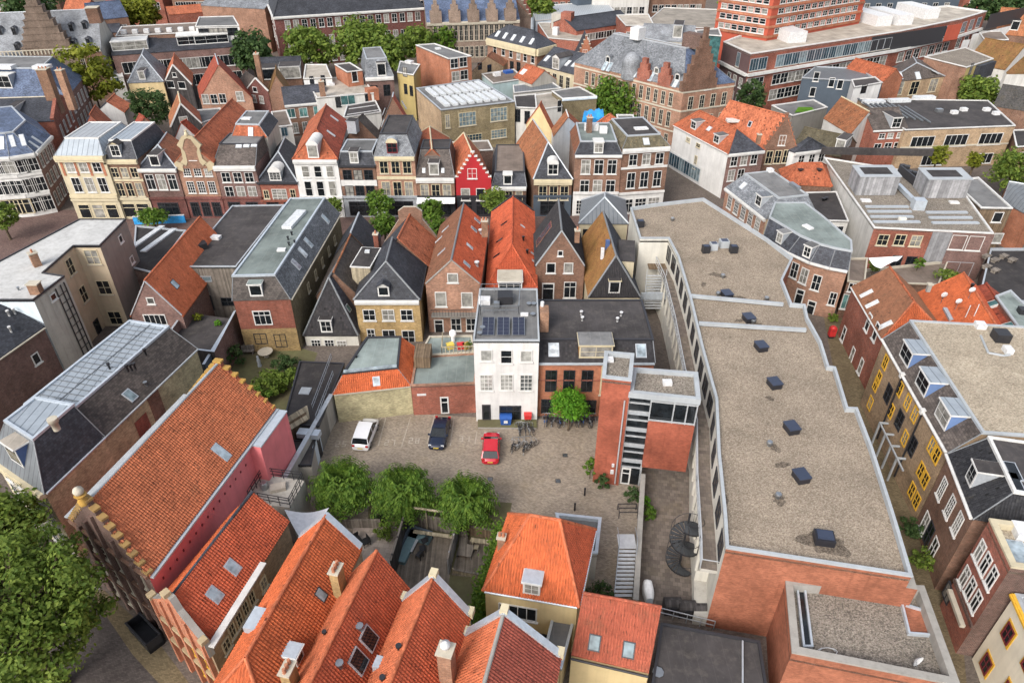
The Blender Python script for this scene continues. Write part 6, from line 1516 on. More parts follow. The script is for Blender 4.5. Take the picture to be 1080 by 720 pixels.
H = ridgeu('terraced_house', 'brick and white house under a patched dark tiled roof facing the camera', (300, 111), (346, 107), 6.6, 10, 91, 'brick_brown', 'slate'); H.win(0, [(307, 119.5), (320, 118.5), (335, 116.5)], 1.7, 1.9, 'green').win(0, [(312, 135), (322, 134)], 1.1, 2.2, 'w'); H.cornice(0, 'trim_white', .5, .3)
H = ridgeu('terraced_house', 'house with black ridge roof and long white glazed dormers near the tall trees', (275, 84), (318, 82), 7, 11, 61, 'brick_brown', 'slate', o=.1); H.dormer('L', 285, 84, 4.6, 2.4, 'trim_white', 'felt', style='plain'); H.dormer('L', 307, 83, 4.6, 2.6, 'trim_white', 'felt', style='plain'); H.chimney(270, 57, 14, 1.0, 1.6, 6, 'chimney_brick', 2)
H = flatb('white_house', 'white gambrel fronted attic house with small windows below the trees', [(320, 83), (350, 82), (344, 68), (322, 68)], 9.5, 'white', 'felt_pale'); H.win(0, [(329, 86), (341, 85)], .9, 2.2, 'dark')
H = flatb('flat_roofed_house', 'white walled house with broad pale flat roof terrace and turquoise window', [(334, 103), (394, 98), (382, 80), (322, 84)], 8, 'white_dirty', 'felt_pale'); H.win(0, [(367, 105)], 3.0, 2.2, 'green').win(0, [(357, 108), (388, 104)], 1.2, 2.2, 'dark'); H.chimney(338.5, 86, 11, 1.1, 1.1, 3, 'chimney_brick', 1); H.rbox('T', 350, 90, 1.2, 1.2, .5, 'metal_white')
H = flatb('roof_house', 'small red brick roof house with dark flat top and white door', [(366, 76), (382, 74), (369, 66), (353, 68)], 11, 'brick_orange', 'felt'); H.win(0, [(374, 80.5)], 1.3, 2.3, 'plain')
H = flatb('flat_roofed_house', 'black roof deck with white rails and orange shed behind the grey mansard house', [(362, 124), (402, 118), (396, 106), (366, 111)], 6.5, 'white_dirty', 'felt'); a = MB()
for (u0, v0, u1, v1) in ((366, 121, 400, 116), (368, 115, 396, 111)):
    for z in (.5, 1.0): a.beam(at(u0, v0, 6.5+z), at(u1, v1, 6.5+z), .12, .12, 'metal_white')
part(a, 'railing', H.root); H.rbox('T', 393, 105, 2.4, 2.0, 2.4, 'brick_orange', 'shed')
P = pz((385, 82), (415, 80.5), (407, 66), (381, 68), z=9.5)
H = House('mansard_house', 'grey mansard house with white dormer and white cornice beside olive wall', P, 9.5, 'brick_purple'); H.mansard(13, (1.4, 1.0, .5, .8), 'slate_grey', 'felt_grey', rim='trim_grey'); H.dormer(0, 403, 80, 1.9, 2.6, 'trim_white', 'felt', style='plain'); H.cornice(0, 'trim_white', .7, .4); H.grid(0, 2, [(6.6, 2.4)], 1.5, 'dark')
H = flatb('olive_house', 'olive yellow plastered house with flat top left of the red brick box', [(419, 76), (436, 79), (443, 68), (422, 64.5)], 10, 'yellow_wall', 'felt_grey'); H.win(0, [(427, 76)], 1.2, 2.0, 'dark').win(0, [(428, 94), (434, 96)], .9, 2.2, 'dark'); H.rbox('T', 432, 67, 1.8, 1.2, .6, 'metal_white')
H = flatb('brick_block', 'tall plain red brick block with flat dark roof and four paired windows', [(473, 62), (497, 59), (458.5, 46), (438.5, 47.5)], 12, 'brick_orange', 'felt_grey'); H.win(0, [(479, 67), (488.5, 65.5), (480.5, 80.5), (489.5, 79)], 1.9, 2.1, 'w'); H.rbox('T', 462, 52, 1.2, 1, .3, 'metal_white')
H = gab('gabled_house', 'ochre brick gable with parapet and service door right of the red box', (497, 77), (531, 70), 7.5, 60, (519, 55), 'brick_tan', 'tile_brown'); H.win(0, [(506, 70), (516, 72)], 1.2, 1.6, 'dark')
H = flatb('workshop', 'olive brick workshop with rows of white glazed roof lights and tall windows', [(465, 116), (543, 107), (505, 84), (439, 93)], 8.8, 'brick_olive', 'felt_grey', 'trim_grey', sidemats={3: 'brick_tan'}, cat='workshop'); H.win(0, [(493, 125.5), (526, 120.5)], 3.6, 2.7, 'creamwide').win(0, [(472, 128)], 1.0, 2.7, 'cream').win(0, [(526, 141), (500, 146)], 3.4, 1.8, 'creamwide')
p0, p1, p2, p3 = [at(*k, 8.8) for k in ((465, 116), (543, 107), (505, 84), (439, 93))]
for r_ in range(2):
    for k in range(8):
        a = MB(); s0, s1 = .1+.11*k, .1+.11*k+.07; t0, t1 = (.12, .46) if r_ == 0 else (.54, .9)
        b_ = lambda s, t: lerp(lerp(p0, p1, s), lerp(p3, p2, s), t)
        c4 = [b_(s0, t0), b_(s1, t0), b_(s1, t1), b_(s0, t1)]; a.slab([k_+Vector((0, 0, .3)) for k_ in c4], .45, 'glass_bright'); part(a, 'roof_light', H.roofo)
H = flatb('flat_roofed_house', 'white and turquoise walled low extension with cluttered flat roof', [(520, 88), (553, 83), (542, 73), (508, 78)], 7, 'turquoise', 'felt_brown'); H.rbox('T', 524, 80, 1.6, 1.2, .8, 'metal_white').rbox('T', 536, 77, 2, 1.5, .6, 'blue_plastic')
H = flatb('flat_roofed_house', 'white house with charcoal flat roof and dark doorway beside the olive workshop', [(544, 113), (566, 114), (565, 99), (542, 101)], 7.5, 'white_dirty', 'felt'); H.win(0, [(546, 122), (556, 124)], 1.1, 2.6, 'dark')
H = ridgeu('gabled_house', 'small red tiled house with single roof window and grey rendered end', (542, 82), (561, 89), 7, 7, 70, 'grey_render', 'tile_orange'); H.skylight('L', [(552, 76)], 1.4, 1.6, 'glass_bright', 'trim_white')
H = flatb('flat_roofed_house', 'low grey felted link roof with tan wall by the big plane tree', [(542, 98), (592, 93), (580, 85), (541, 90)], 6.5, 'concrete', 'zinc_dark')
H = flatb('brick_block', 'dark flat roofed block with mossy brick wall facing the camera', [(593, 104), (629.5, 101.5), (611, 91.5), (582, 96)], 8.6, 'brick_olive', 'felt_grey'); H.cornice(0, 'pale_blue', .5, .2)
H = flatb('white_house', 'white rendered slab house between charcoal roof and mossy brick block', [(566, 116), (593, 112), (586, 97), (564, 100)], 7.8, 'white_dirty', 'felt_pale'); H.win(0, [(590, 112)], .8, 2.2, 'dark')
H = gab('gabled_house', 'orange red double roof with cream gable next to rust street roof', (555, 131), (582, 138), 7, 112, (571, 108), 'stucco_cream', 'tile_orange', ridge='tile_orange')
H = gab('gabled_house', 'white flanked house with rust tile roof leaning below the blue tarpaulin', (584, 144), (613, 136), 7.5, 124, (597, 117), 'white', 'tile_orange', ml='tile_rust', ridge='trim_white')
H = gab('gabled_house', 'pale orange tiled hip roof right of the brick chimney stack', (623, 135), (657, 134), 9.5, 122, (644, 121), 'brick_brown', 'tile_bright', hf=.3)
H = flatb('white_house', 'small white box house with dark rim beside the plane tree', [(652, 127), (669, 127), (668, 121), (650, 121)], 10, 'white', 'felt_grey')
# cream cornice hall, long houses
a, b, c = at(514, 40, 11), at(566, 52, 11), at(585.5, 47, 11)
H = House('brick_hall', 'salmon brick hall with deep cream cornice and slate hipped roof with five windows', [xy(a), xy(b), xy(c), xy(a)+xy(c)-xy(b)], 11, 'brick_salmon', cat='building'); H.gable(zat((a.y+c.y)/2, 30), 'slate', axis='u', hf=.25, hb=.25); H.cornice(0, 'trim_cream', 1.6, .5); H.cornice(1, 'trim_cream', 1.6, .5); H.skylight('L', [(525, 36), (533, 38), (541.5, 40), (551, 42), (561, 44)], 1.0, 1.8, 'glass_bright')
H.win(0, [(522, 52), (531, 54), (539, 56), (547, 58), (554, 60), (562, 62)], 1.2, 2.2, 'w1').win(0, [(523, 66), (532, 68), (540, 70), (547, 71)], 1.3, 2.4, 'dark')
H = ridgeu('terraced_house', 'cream fronted slate roofed house with large white dormer joined to gable', (567, 69), (606, 79), 8, 11, 53, 'cream', 'slate'); H.dormer('L', 586, 73, 2.2, 2.6, 'trim_white', 'felt', ped=True, style='w'); H.skylight('L', [(599, 67), (606, 68), (577, 62)], 1.0, 1.9, 'glass_bright'); H.win(0, [(578, 82), (585, 84), (592, 86), (599, 88)], 1.3, 2.8, 'goth')
# brick museum
zg = 12.5
a, b, c = xy(at(606, 66, zg)), xy(at(721, 94, zg)), xy(at(775, 87, zg)); D_ = a+(c-b)
H = House('museum', 'brick and sandstone museum with large grey roof, dormers and stepped corner gable', [a, b, c, D_], zg, 'brick_salmon', cat='museum'); zr = 18.5
H.mansard(zr, (5, 5.5, 5, 4), 'slate_grey', 'felt_brown', {1: 'slate_blue'}, rim='trim_grey')
for k, (u, v) in enumerate(((641, 66), (672, 72), (692, 78), (714, 85))): H.dormer(0, u, v, 1.1, 1.2, 'trim_white', 'slate_grey', ped=True, style='plain')
for u, v in ((678, 84), (700, 89)):
    p, q, d, n = H.side(0); c_ = hit(u, v, p, n); a_ = MB()
    for k, (w_, h_) in enumerate(((3.0, 2.2), (2.0, 3.4), (1.1, 4.4))): a_.obox(V(c_, zg-.4)-d*(w_/2)+n*(.06+.02*k), d*w_, -n*.8, (0, 0, h_), 'brick_red')
    part(a_, 'stepped_dormer', H.roofo)
p, q, d, n = H.side(1); H.grid(1, 4, [(9.6, 2.6), (5.4, 3.0), (1.6, 2.6)], 1.2, 'goth'); H.grid(0, 13, [(10, 2.6), (6.2, 3.0), (2.0, 2.6)], 1.0, 'goth', .1)
for i in (0, 1):
    for z in (4.0, 8.2, 11.8): H.band(i, z, .3, 'trim_stone', .1)
q_ = lerp(p, q, .0); W_ = 7.5; a_ = MB(); c_ = lerp(p, q, .3)
for k, (w_, z_) in enumerate(((8, 13.6), (6.8, 15), (5.6, 16.6), (4.2, 18.2), (2.8, 19.6), (1.5, 21), (.6, 23))): a_.obox(V(c_, zg-.5)-d*(w_/2)+n*(.1+.01*k), d*w_, -n*1.0, (0, 0, z_-zg+.5), 'brick_brown'); a_.obox(V(c_, z_)-d*(w_/2+.05)+n*(.14+.01*k), d*(w_+.1), -n*1.1, (0, 0, .15), 'brick_brown')
part(a_, 'stepped_gable', H.root); H.win(1, [(747, 88)], 1.6, 2.4, 'w')
p_, n_ = H.on(0, 666, 72); a_ = MB(); a_.lathe(p_, [(2.0, p_.z-2), (2.0, p_.z+.8), (1.9, p_.z+1.8), (1.2, p_.z+2.7), (.3, p_.z+3.1)], 'slate_pale', 8); part(a_, 'turret', H.roofo)
H.skylight(0, [(638, 70), (643, 71), (670, 77), (687, 81), (713, 87.5)], .9, 2.0, 'glass_sky'); H.rbox('T', 672, 41, 2.2, 2.2, 2.2, 'metal_white').rbox('T', 731, 50, 4, 2, 2.5, 'brick_dark')
# stepped gable front left of it
q, ze = front((605.5, 66), (628.5, 66), at(606, 93, 0).y, 6); 
H = House('stepped_gable_house', 'narrow ornate red brick and sandstone stepped gable front beside the museum', q, ze, 'brick_orange'); H.gable(ze+6, 'slate'); H.steps(0, ze+6.2, 6, 'brick_orange', 'trim_stone', extra=.4); H.grid(0, 3, H.vrows(0, [(83, 3.2)]), 1.1, 'w'); H.grid(0, 2, H.vrows(0, [(70.5, 2.4)]), 1.3, 'w'); H.win(0, [(617, 56)], 1.2, 1.6, 'w')
H = ridgeu('shed_hall', 'big dull grey steep metal hall roof behind the museum', (676, 42), (731, 45), 15, 9, 27, 'concrete', 'slate_pale', cat='hall')
H.dormer('L', 714, 40, 2, 2.6, 'trim_grey', 'felt', style='plain')
H = flatb('glass_block', 'green glass walled stair block behind the museum roof', [(735, 36), (761, 38), (758, 30), (733, 32)], 17, 'glass_green', 'felt_grey', cat='building')
H = ridgeu('low_hall', 'long low brick hall with slate roof and white strip windows near the museum', (608, 33), (668, 24), 9, 12, 15, 'brick_red', 'slate', cat='hall'); H.grid(0, 6, [(7.0, 1.8)], 4.0, 'strip')
H = flatb('low_hall', 'grey white flat brick hall with white plant boxes right of cream cornice', [(578, 40), (622, 44), (612, 24), (567, 24)], 8, 'brick_red', 'felt_pale', cat='hall'); H.rbox('T', 590, 30, 4, 3, 4, 'concrete').rbox('T', 598, 33, 3, 3, 5, 'brick_red').rbox('T', 586, 37, 1.5, 1.5, 2, 'metal_white')
H = flatb('office_building', 'low flat brick office with white rim and pale roof left of the red tower', [(676, 28), (755, 30), (757, 10), (700, 8)], 11, 'brick_red', 'felt_pale', cat='office'); H.grid(0, 10, [(8.2, 2.6)], 2.0, 'dark')
H = flatb('office_building', 'brick office with white band and pale roof behind the low slate hall', [(660, 27), (690, 27), (684, 15), (650, 16)], 11.5, 'brick_red', 'felt_pale', cat='office'); H.grid(0, 3, [(9, 1.8)], 2.6, 'w')
H = flatb('office_building', 'grey blue sheet roofed low building at the top centre edge', [(565, 22), (650, 14), (640, 2), (560, 6)], 8, 'pale_blue', 'zinc', cat='office'); H.rbox('T', 616, 4, 8, 5, 4, 'blue_grey')
# red tower
zg = 34
a, b, c = xy(at(753, 33, 14)), xy(at(808, 42, 14)), xy(at(906, 24, 14))
H = House('red_tower_block', 'tall vermilion panelled office tower with rows of small white framed windows', [a, b, c, a+(c-b)], 34, 'red_panel', cat='office tower'); H.flat('felt_pale', par=.4, cop='red_panel', cw=.5)
for i, L_ in ((0, 9), (1, 24)):
    p, q, d, n = H.side(i)
    for z in range(6):
        H.band(i, 14.55+z*2.1, .5, 'brick_orange', .25)
H.grid(0, 7, [(15.6+2.1*k, 1.2) for k in range(5)], 1.5, 'w1'); H.grid(1, 13, [(15.6+2.1*k, 1.2) for k in range(5)], 1.9, 'w')
zg = 14
P = pz((763, 44), (792, 57), (812, 54), (950, 33), (1014, 20), (1041, 12), (1000, 6), (905, 14), (800, 30), z=zg)
H = House('office_complex', 'long pale roofed office complex with white eaves above glazed black and red storeys', P, zg, 'brick_red', cat='office', sidemats={0: 'purple_panel'}); H.flat('felt_pale', par=.3, cop='trim_white', cw=.5)
for i in range(5): H.band(i, 9.6, .6, 'trim_white', .6)
for i, n_ in ((1, 2), (2, 16), (3, 7), (4, 3)): H.grid(i, n_, [(11.6, 2.6, 'stripg'), (7.6, 2.3), (4.2, 2.3)], 2.6, 'w')
facepanel(H, 2, 862, 925, 9.8, 13.6, 'trim_dark', 'black_storey'); facepanel(H, 3, 960, 1000, 9.8, 13.6, 'trim_dark', 'black_storey')
facepanel(H, 2, 926, 938, 9.8, 13.6, 'red_panel', 'red_panel'); facepanel(H, 2, 944, 950, 3, 9.2, 'white', 'white_storey'); facepanel(H, 3, 951, 985, 3, 9.2, 'white', 'white_storey')
H.grid(0, 3, [(11.8, 3.0, 'stripg', 1), (7.4, 2.2), (4, 2.2)], 1.4, 'w', .3)
for u, v, w in ((829, 41, 9), (915, 23, 12), (937, 22, 12), (966, 16, 11)): H.rbox('T', u, v, w, 4.5, 2.4, 'metal_white', 'plant_box')
# in front of it
H = flatb('clad_house', 'dark blue grey boarded house with white windows and ribbed dark flat roof', [(846, 82), (931, 87), (905, 72), (860, 70)], 9, 'blue_grey', 'zinc_dark', 'trim_grey'); H.win(0, [(861, 81), (877, 87), (886, 89)], 1.2, 2.0, 'plain').win(0, [(857, 97)], 1.2, 2.0, 'plain')
H = flatb('white_house', 'white parapet walled attic box at the right end of the boarded house', [(901, 92), (930, 87), (923, 81), (898, 84)], 9.4, 'white', 'felt'); H.win(0, [(911, 94)], 1.6, 1.8, 'dark')
H = ridgeu('gabled_house', 'long narrow orange tiled ridge behind the boarded house', (890, 74), (932, 86), 8.5, 6, 66, 'brick_orange', 'tile_orange')
H = gab('hipped_house', 'black slate hipped house with white roof windows and tan front', (932, 88), (996, 81), 7.5, 66, (963, 61), 'brick_tan', 'slate_brown', hf=.35, ridge='trim_grey', dy=4); H.skylight('F', [(949, 80), (968, 80), (936, 77)], 1.3, 1.8, 'glass_bright'); H.skylight('R', [(986, 76)], .9, 1.8, 'glass_bright'); H.win(0, [(948, 93), (964, 93), (984, 90)], 2.4, 3.0, 'cream')
H = flatb('brick_block', 'salmon brick block with gravel flat roof, ochre side and slate dormer end', [(1020, 71), (1048, 62), (1018, 50), (975, 60)], 10.5, 'yellow_wall', 'gravel_dark', sidemats={3: 'brick_salmon'}); H.win(0, [(1024, 73), (1029, 87)], 1.2, 2.6, 'dark'); a_ = MB(); p, q, d, n = H.side(0); a_.obox(lerp(V(p, 7), V(q, 7), .35)+n*.05, (q-p)*.62, n*.9, (0, 0, 3.2), 'slate'); part(a_, 'slate_front', H.root)
H = ridgeu('gabled_house', 'ochre mossy tiled gable roof at the right below the top edge', (1018, 66), (1060, 74), 7, 14, 42, 'white_dirty', 'tile_moss')
H = ridgeu('gabled_house', 'rust brown hipped roof with white dormer at top right corner', (1050, 36), (1100, 40), 7, 14, 10, 'brick_brown', 'tile_rust'); H.dormer('L', 1069, 32, 2, 2.4, 'trim_white', 'felt', style='plain')
H = ridgeu('gabled_house', 'dark tiled roofs with white gable at the right edge under ochre roof', (1062, 78), (1110, 78), 6, 12, 56, 'white_dirty', 'tile_moss')
H = flatb('flat_roofed_house', 'white and brick small block with brown felt beside ochre roof', [(1038, 42), (1064, 42), (1056, 33), (1032, 33)], 9, 'white', 'felt_brown')
# black roofed long window building
zg = 7.6
P = pz((955, 137), (1071, 132.5), (1042, 106), (905, 104), z=zg)
H = House('school_building', 'tan brick building with three wide white windows per floor and black roof', P, zg, 'brick_tan', cat='building'); H.flat('felt', par=.1, cop='trim_white', cw=.2)
H.win(0, [(972.5, 150), (1008, 148), (1044.5, 146.5)], 4.6, 2.2, 'strip').win(0, [(983, 169), (1035, 167)], 4.4, 2.0, 'strip'); H.band(0, 4.2, .3, 'trim_stone', .1)
for u, v in ((921, 109), (948, 107.5), (974, 104.5)): H.rbox('T', u, v, 4.4, 1.4, .6, 'glass_bright', 'roof_light')
for k in range(8):
    a_ = MB(); a_.beam(at(905+7*k, 104+1.2*k, 7.7), at(925+8*k, 118+1.6*k, 7.7), .3, .25, 'zinc_dark'); part(a_, 'roof_rib', H.roofo)
for u, v in ((990, 118), (1006, 120), (1016, 117), (1050, 121), (1040, 117)): H.rbox('T', u, v, 1.2, .9, .6, 'metal_white' if u != 990 else 'metal')
H = ridgeu('terraced_house', 'small brick and white house with slate roof and dormer left of black roof', (921, 137.5), (957.5, 136), 7.4, 9, 115, 'brick_red', 'slate_brown'); H.dormer('L', 944, 135, 1.8, 1.9, 'trim_white', 'felt', style='w'); H.win(0, [(930, 143.5), (939, 143), (949, 142.5)], 1.2, 1.0, 'w').win(0, [(925, 156), (936, 155), (946, 154.5)], 1.5, 1.7, 'w'); H.cornice(0, 'trim_white', .3, .3)
a_, b_ = at(897, 142, 6.8), at(869, 125, 6.8)
A, B = xy(b_), xy(a_); n = (xy(at(925, 130, 6.8))-xy(a_)); zr = zat((A.y+B.y)/2+3, 111)
H = House('gabled_house', 'rust orange tiled house with tall stained white gable wall', [A, B, B+n, A+n], 6.8, 'white_dirty'); H.gable(zr, 'tile_rust', axis='u', ridge='trim_cream')
H = ridgeu('gabled_house', 'mossy grey tiled long roof behind the orange hipped roof', (836, 155), (886, 166), 6.2, 9, 138, 'brick_brown', 'tile_olive'); H.dormer('L', 885, 158, 1.6, 1.8, 'trim_white', 'felt', style='plain')
H = gab('gabled_house', 'small charcoal hipped roof with white cornice right of the stepped gable', (838, 161), (872, 157), 7.2, 148, (852, 146), 'white', 'slate', hf=.4); H.cornice(0, 'trim_white', .6, .3); H.win(0, [(845, 168), (856, 167), (866, 166)], 1.2, 1.6, 'w')
H = flatb('roof_garden', 'flat roofed house with a green sedum patch between maroon and orange roofs', [(836, 122), (873, 113), (858, 105), (814, 111)], 7, 'concrete_dark', 'felt_grey'); a_ = MB(); c_ = [at(*k, 6.95) for k in ((838, 119), (860, 117), (856, 113), (842, 113))]; a_.poly(c_, 'leaf_lime'); part(a_, 'sedum', H.roofo)
H = flatb('brick_house', 'low brown house and yard wall at the right edge behind lime trees', [(1072, 155), (1110, 152), (1100, 136), (1068, 137)], 5.5, 'brick_brown', 'felt'); H.grid(0, 3, [(3.6, 1.6)], 1.4, 'w')
H = ridgeu('gabled_house', 'dark grey tiled roof right of the round green tree', (1048, 112), (1100, 120), 6, 12, 92, 'brick_brown', 'tile_grey')
# far: schools and halls along the top
zg = 13
a, b = xy(at(289, 18, zg)), xy(at(447, 8, zg)); d = (b-a).normalized(); n = Vector((-d.y, d.x, 0))
H = House('school_building', 'large maroon brick building with slate hipped roof and long rows of white windows', [a, b, b+n*22, a+n*22], zg, 'brick_maroon', cat='school'); H.gable(21, 'slate', axis='u', hf=.12, hb=.12); H.cornice(0, 'trim_white', .6, .5); H.cornice(3, 'trim_white', .6, .5)
H.grid(0, 17, [(10.8, 2.3), (6.0, 3.2), (1.8, 2.4)], 1.5, 'w', .05, .98); H.grid(3, 4, [(10.5, 2.4), (6, 3)], 1.6, 'w')
H = ridgeu('school_wing', 'pinkish brick school wing with slate roof left of the maroon block', (212, 6), (279, 10), 12, 14, -8, 'brick_salmon', 'slate_grey', cat='school')
zg = 11; 
H = ridgeu('gothic_hall', 'dark sandstone gothic hall with blue slate roof, pinnacles and tall windows', (450, 24), (548, 21), zg, 20, -6, 'sandstone_dark', 'slate_blue', cat='hall'); H.grid(0, 16, [(8, 4.2), (3, 3)], 1.1, 'goth'); H.cornice(0, 'trim_stone', .8, .4)
for k in range(5):
    p, q, d, n = H.side(0); c_ = lerp(p, q, .1+.2*k); a_ = MB()
    for w_, z_ in ((3.2, zg+3), (2, zg+4.4), (.9, zg+5.6)): a_.obox(V(c_, zg-.2)-d*w_/2+n*(.5+.02*w_), d*w_, -n*2.4, (0, 0, z_-zg), 'sandstone_dark')
    part(a_, 'stone_dormer', H.roofo)
H = gab('stepped_gable_house', 'brown stepped gable against the sky left of the round dark tree', (530, 20), (560, 18), 10, 2, (545, -6), 'sandstone_dark', 'tile_red'); H.steps(0, 17, 5, 'sandstone_dark', 'trim_stone')
# pale roofed hall
zg = 11
a, b = xy(at(-45, 62, zg)), xy(at(107, 54, zg)); d = (b-a).normalized(); n = Vector((-d.y, d.x, 0))
H = House('medieval_hall', 'long pale slate roofed hall with a tall ornate stepped brick dormer gable', [a, b, b+n*15, a+n*15], zg, 'brick_brown', cat='hall', sidemats={1: 'concrete'}); zr = zat(a.y+7, 17); H.gable(zr, 'slate_pale', axis='u', ridge='trim_grey')
p, q, dd, nn = H.side(0); c_ = hit(53, 57, p, nn); a_ = MB()
for k in range(9):
    w_ = 11-1.25*k; a_.obox(V(c_, zg-3)-dd*(w_/2)+nn*(.3+.01*k), dd*w_, -nn*(2.5), (0, 0, 3+1.45*(k+1)), 'sandstone_dark'); a_.obox(V(c_, zg+1.45*(k+1))-dd*(w_/2+.1)+nn*(.42+.01*k), dd*(w_+.2), -nn*2.7, (0, 0, .15), 'sandstone_dark')
part(a_, 'stepped_gable', H.root); a_ = MB()
for k in range(28): c2 = lerp(p, q, .3+.69*k/27); a_.obox(V(c2, zg)+nn*.3, dd*.25, nn*.2, (0, 0, .9), 'trim_stone')
a_.obox(lerp(V(p, zg+.9), V(q, zg+.9), .3)+nn*.25, (q-p)*.7, nn*.3, (0, 0, .2), 'trim_stone'); part(a_, 'balustrade', H.root)
for u, v in ((1, 37), (16, 37), (31, 36), (76, 33), (90, 31), (19, 54), (35, 53), (79, 50), (94, 48)): H.dormer('L', u, v, .9, 1.5, 'trim_grey', 'slate', ped=True, style='dark')
H.chimney(97, 8, zr+1.6, 2.6, 2.6, 3.2, 'brick_brown', 0); H.grid(0, 14, [(8.6, 2.0)], 1.0, 'goth')
H = ridgeu('office_building', 'long dark roofed terrace with white dormer bands and brown walls', (118, 59), (256, 49), 9.5, 13, 39, 'brick_purple', 'slate', cat='office')
for u, v in ((158, 52), (226, 46), (244, 45)): 
    try: H.dormer('L', u-20, v+1, 8, 2.0, 'trim_white', 'trim_white', style='w3')
    except Exception: pass
H.grid(0, 6, [(6.5, 2.6, 'strip'), (2.5, 2.6, 'strip')], 5, 'strip'); 
H = flatb('office_building', 'brown flat roofed block with row of white cowls behind the dark terrace', [(122, 38), (250, 32), (244, 22), (128, 28)], 12.5, 'brick_brown', 'felt_brown', cat='office')
for k in range(9): H.rbox('T', 131+12*k, 36-.6*k, 1.2, 1.2, .9, 'metal_white')
H = flatb('white_house', 'white penthouse boxes on a dark base at the upper left', [(206, 28), (252, 27), (246, 17), (210, 18)], 14, 'white', 'felt_grey'); H.grid(0, 4, [(12.6, 1.8)], 2.6, 'dark')
H = ridgeu('gabled_house', 'long orange tiled roof on white posts near the top left', (178, 16), (226, 12), 8, 8, 6, 'brick_red', 'tile_bright')
H = ridgeu('gabled_house', 'orange tiled house between the dark tree and the pink school', (66, 14), (92, 14), 9, 9, 0, 'brick_red', 'tile_bright')
H = ridgeu('terraced_house', 'salmon brick terrace with blue slate strip above the yellow tree', (98, 22), (135, 18), 9, 12, 2, 'brick_salmon', 'slate_blue'); H.grid(0, 3, [(6, 2.2)], 2, 'w')
H = ridgeu('terraced_house', 'dull black roofed low house left of the brown flat block', (104, 36), (128, 34), 6, 9, 26, 'brick_brown', 'slate')
# blue slate house block, left
zg = 9.5
a, b, c = xy(at(-30, 131, zg)), xy(at(57, 128, zg)), xy(at(73, 105, zg))
H = House('corner_block', 'brown brick corner block with grey slate slope and parapet gable wall', [a, b, c, a+c-b], zg, 'brick_red', cat='building'); H.gable(zat((a.y+c.y)/2, 104), 'slate', axis='u', ridge='trim_stone'); H.dormer('L', 13, 125, 1.3, 1.7, 'trim_white', 'felt', style='plain'); H.skylight('L', [(21, 125), (27, 125)], .8, .9, 'glass_bright'); H.grid(1, 4, [(7, 2.2), (3.6, 2.4)], 1.1, 'w'); H.verge(1, 'brick_red', .6, .5)
H.chimney(45, 73, zat((a.y+c.y)/2, 104)+5.2, 1.8, 1.8, 8, 'chimney_brick', 3)
a, b, c = xy(at(-30, 102, zg)), xy(at(70, 103, zg)), xy(at(88.5, 81, zg))
H = House('corner_block', 'rear corner block with shiny blue slate hips and grey flat top', [a, b, c, a+c-b], zg, 'brick_purple', cat='building'); H.mansard(14, (4.2, 4.5, 2, 1), 'slate_blue', 'felt_grey', rim='trim_grey'); H.grid(1, 5, [(7, 2.4), (3.4, 2.6)], 1.1, 'w'); H.chimney(63, 74, 17.5, 1.2, 1.2, 7, 'chimney_brick', 2); H.dormer(0, 6, 93, 3, 2.4, 'trim_white', 'trim_white', style='w'); H.rbox('T', 5, 72, 4, 2, .6, 'metal_white').rbox('T', 45, 72, 3, 2, .6, 'metal_white')
# small roofs between lime tree and willow
H = gab('gabled_house', 'orange roof with black valley strip behind the yellow house', (86, 142), (118, 144), 6.5, 122, (101, 112), 'brick_red', 'tile_orange', ml='slate_blue')
H = gab('gabled_house', 'little orange gable with white verge between lime tree and willow', (102, 118), (131, 119), 6, 108, (121, 100), 'white', 'tile_bright', ml='slate')
H = gab('gabled_house', 'rust brown tiled roof with white skylight behind the ornate street house', (140, 148), (177, 143), 8, 124, (147, 121), 'brick_brown', 'tile_red'); H.skylight('R', [(149, 138)], .6, 1.6, 'glass_bright')
H = gab('gabled_house', 'black gabled attic house with orange right slope beside the willow', (180, 135), (213, 131), 7.5, 110, (188, 98), 'timber_dark', 'tile_orange', ml='tile_rust', ridge='trim_cream'); H.verge(0, 'trim_white', .3, .25, .1); H.win(0, [(194, 128)], 1.5, 1.8, 'plain')
H = gab('gabled_house', 'crimson painted small gable roof just left of the neck gable', (184, 148), (207, 144), 7.6, 130, (197, 127), 'white', 'tile_red')
H = flatb('flat_roofed_house', 'grey flat link roof between crimson roof and long orange roof', [(205, 132), (236, 122), (232, 114), (208, 116)], 7, 'white_dirty', 'felt_grey')
H = flatb('flat_roofed_house', 'white walled flat back house with blue window behind black hip', [(290, 134), (308, 132), (302, 116), (286, 118)], 6.5, 'white_dirty', 'felt_brown'); H.win(0, [(300, 139)], 1.2, 1.8, 'grey')
H = flatb('white_house', 'small pale kiosk house with blue door beside the lime tree', [(117, 82), (130, 81), (128, 74), (116, 75)], 5.5, 'white', 'felt_white'); H.win(0, [(123, 84.5)], 1.1, 2.2, 'grey')
H = gab('gabled_house', 'orange right slope and black left slope roof behind the slate grey mansard', (399, 141), (436, 139), 8, 103, (415, 99), 'brick_brown', 'tile_red', ml='slate_brown', ridge='trim_grey'); H.skylight('R', [(426, 111)], .8, 1.6, 'glass_bright'); H.skylight('L', [(405, 118), (404, 130)], .6, 1.4, 'glass_bright')
H = gab('gabled_house', 'dark roof with one red pointed dormer beside the orange hipped roof', (362, 152), (399, 148), 8, 126, (383, 121), 'brick_brown', 'slate_brown'); H.dormer('L', 369, 139, 1.6, 2, 'trim_grey', 'felt', style='w')
H = flatb('brick_house', 'dark brick back yard house below the olive workshop wall', [(470, 160), (520, 158), (515, 148), (468, 150)], 5, 'brick_dark', 'felt_brown')

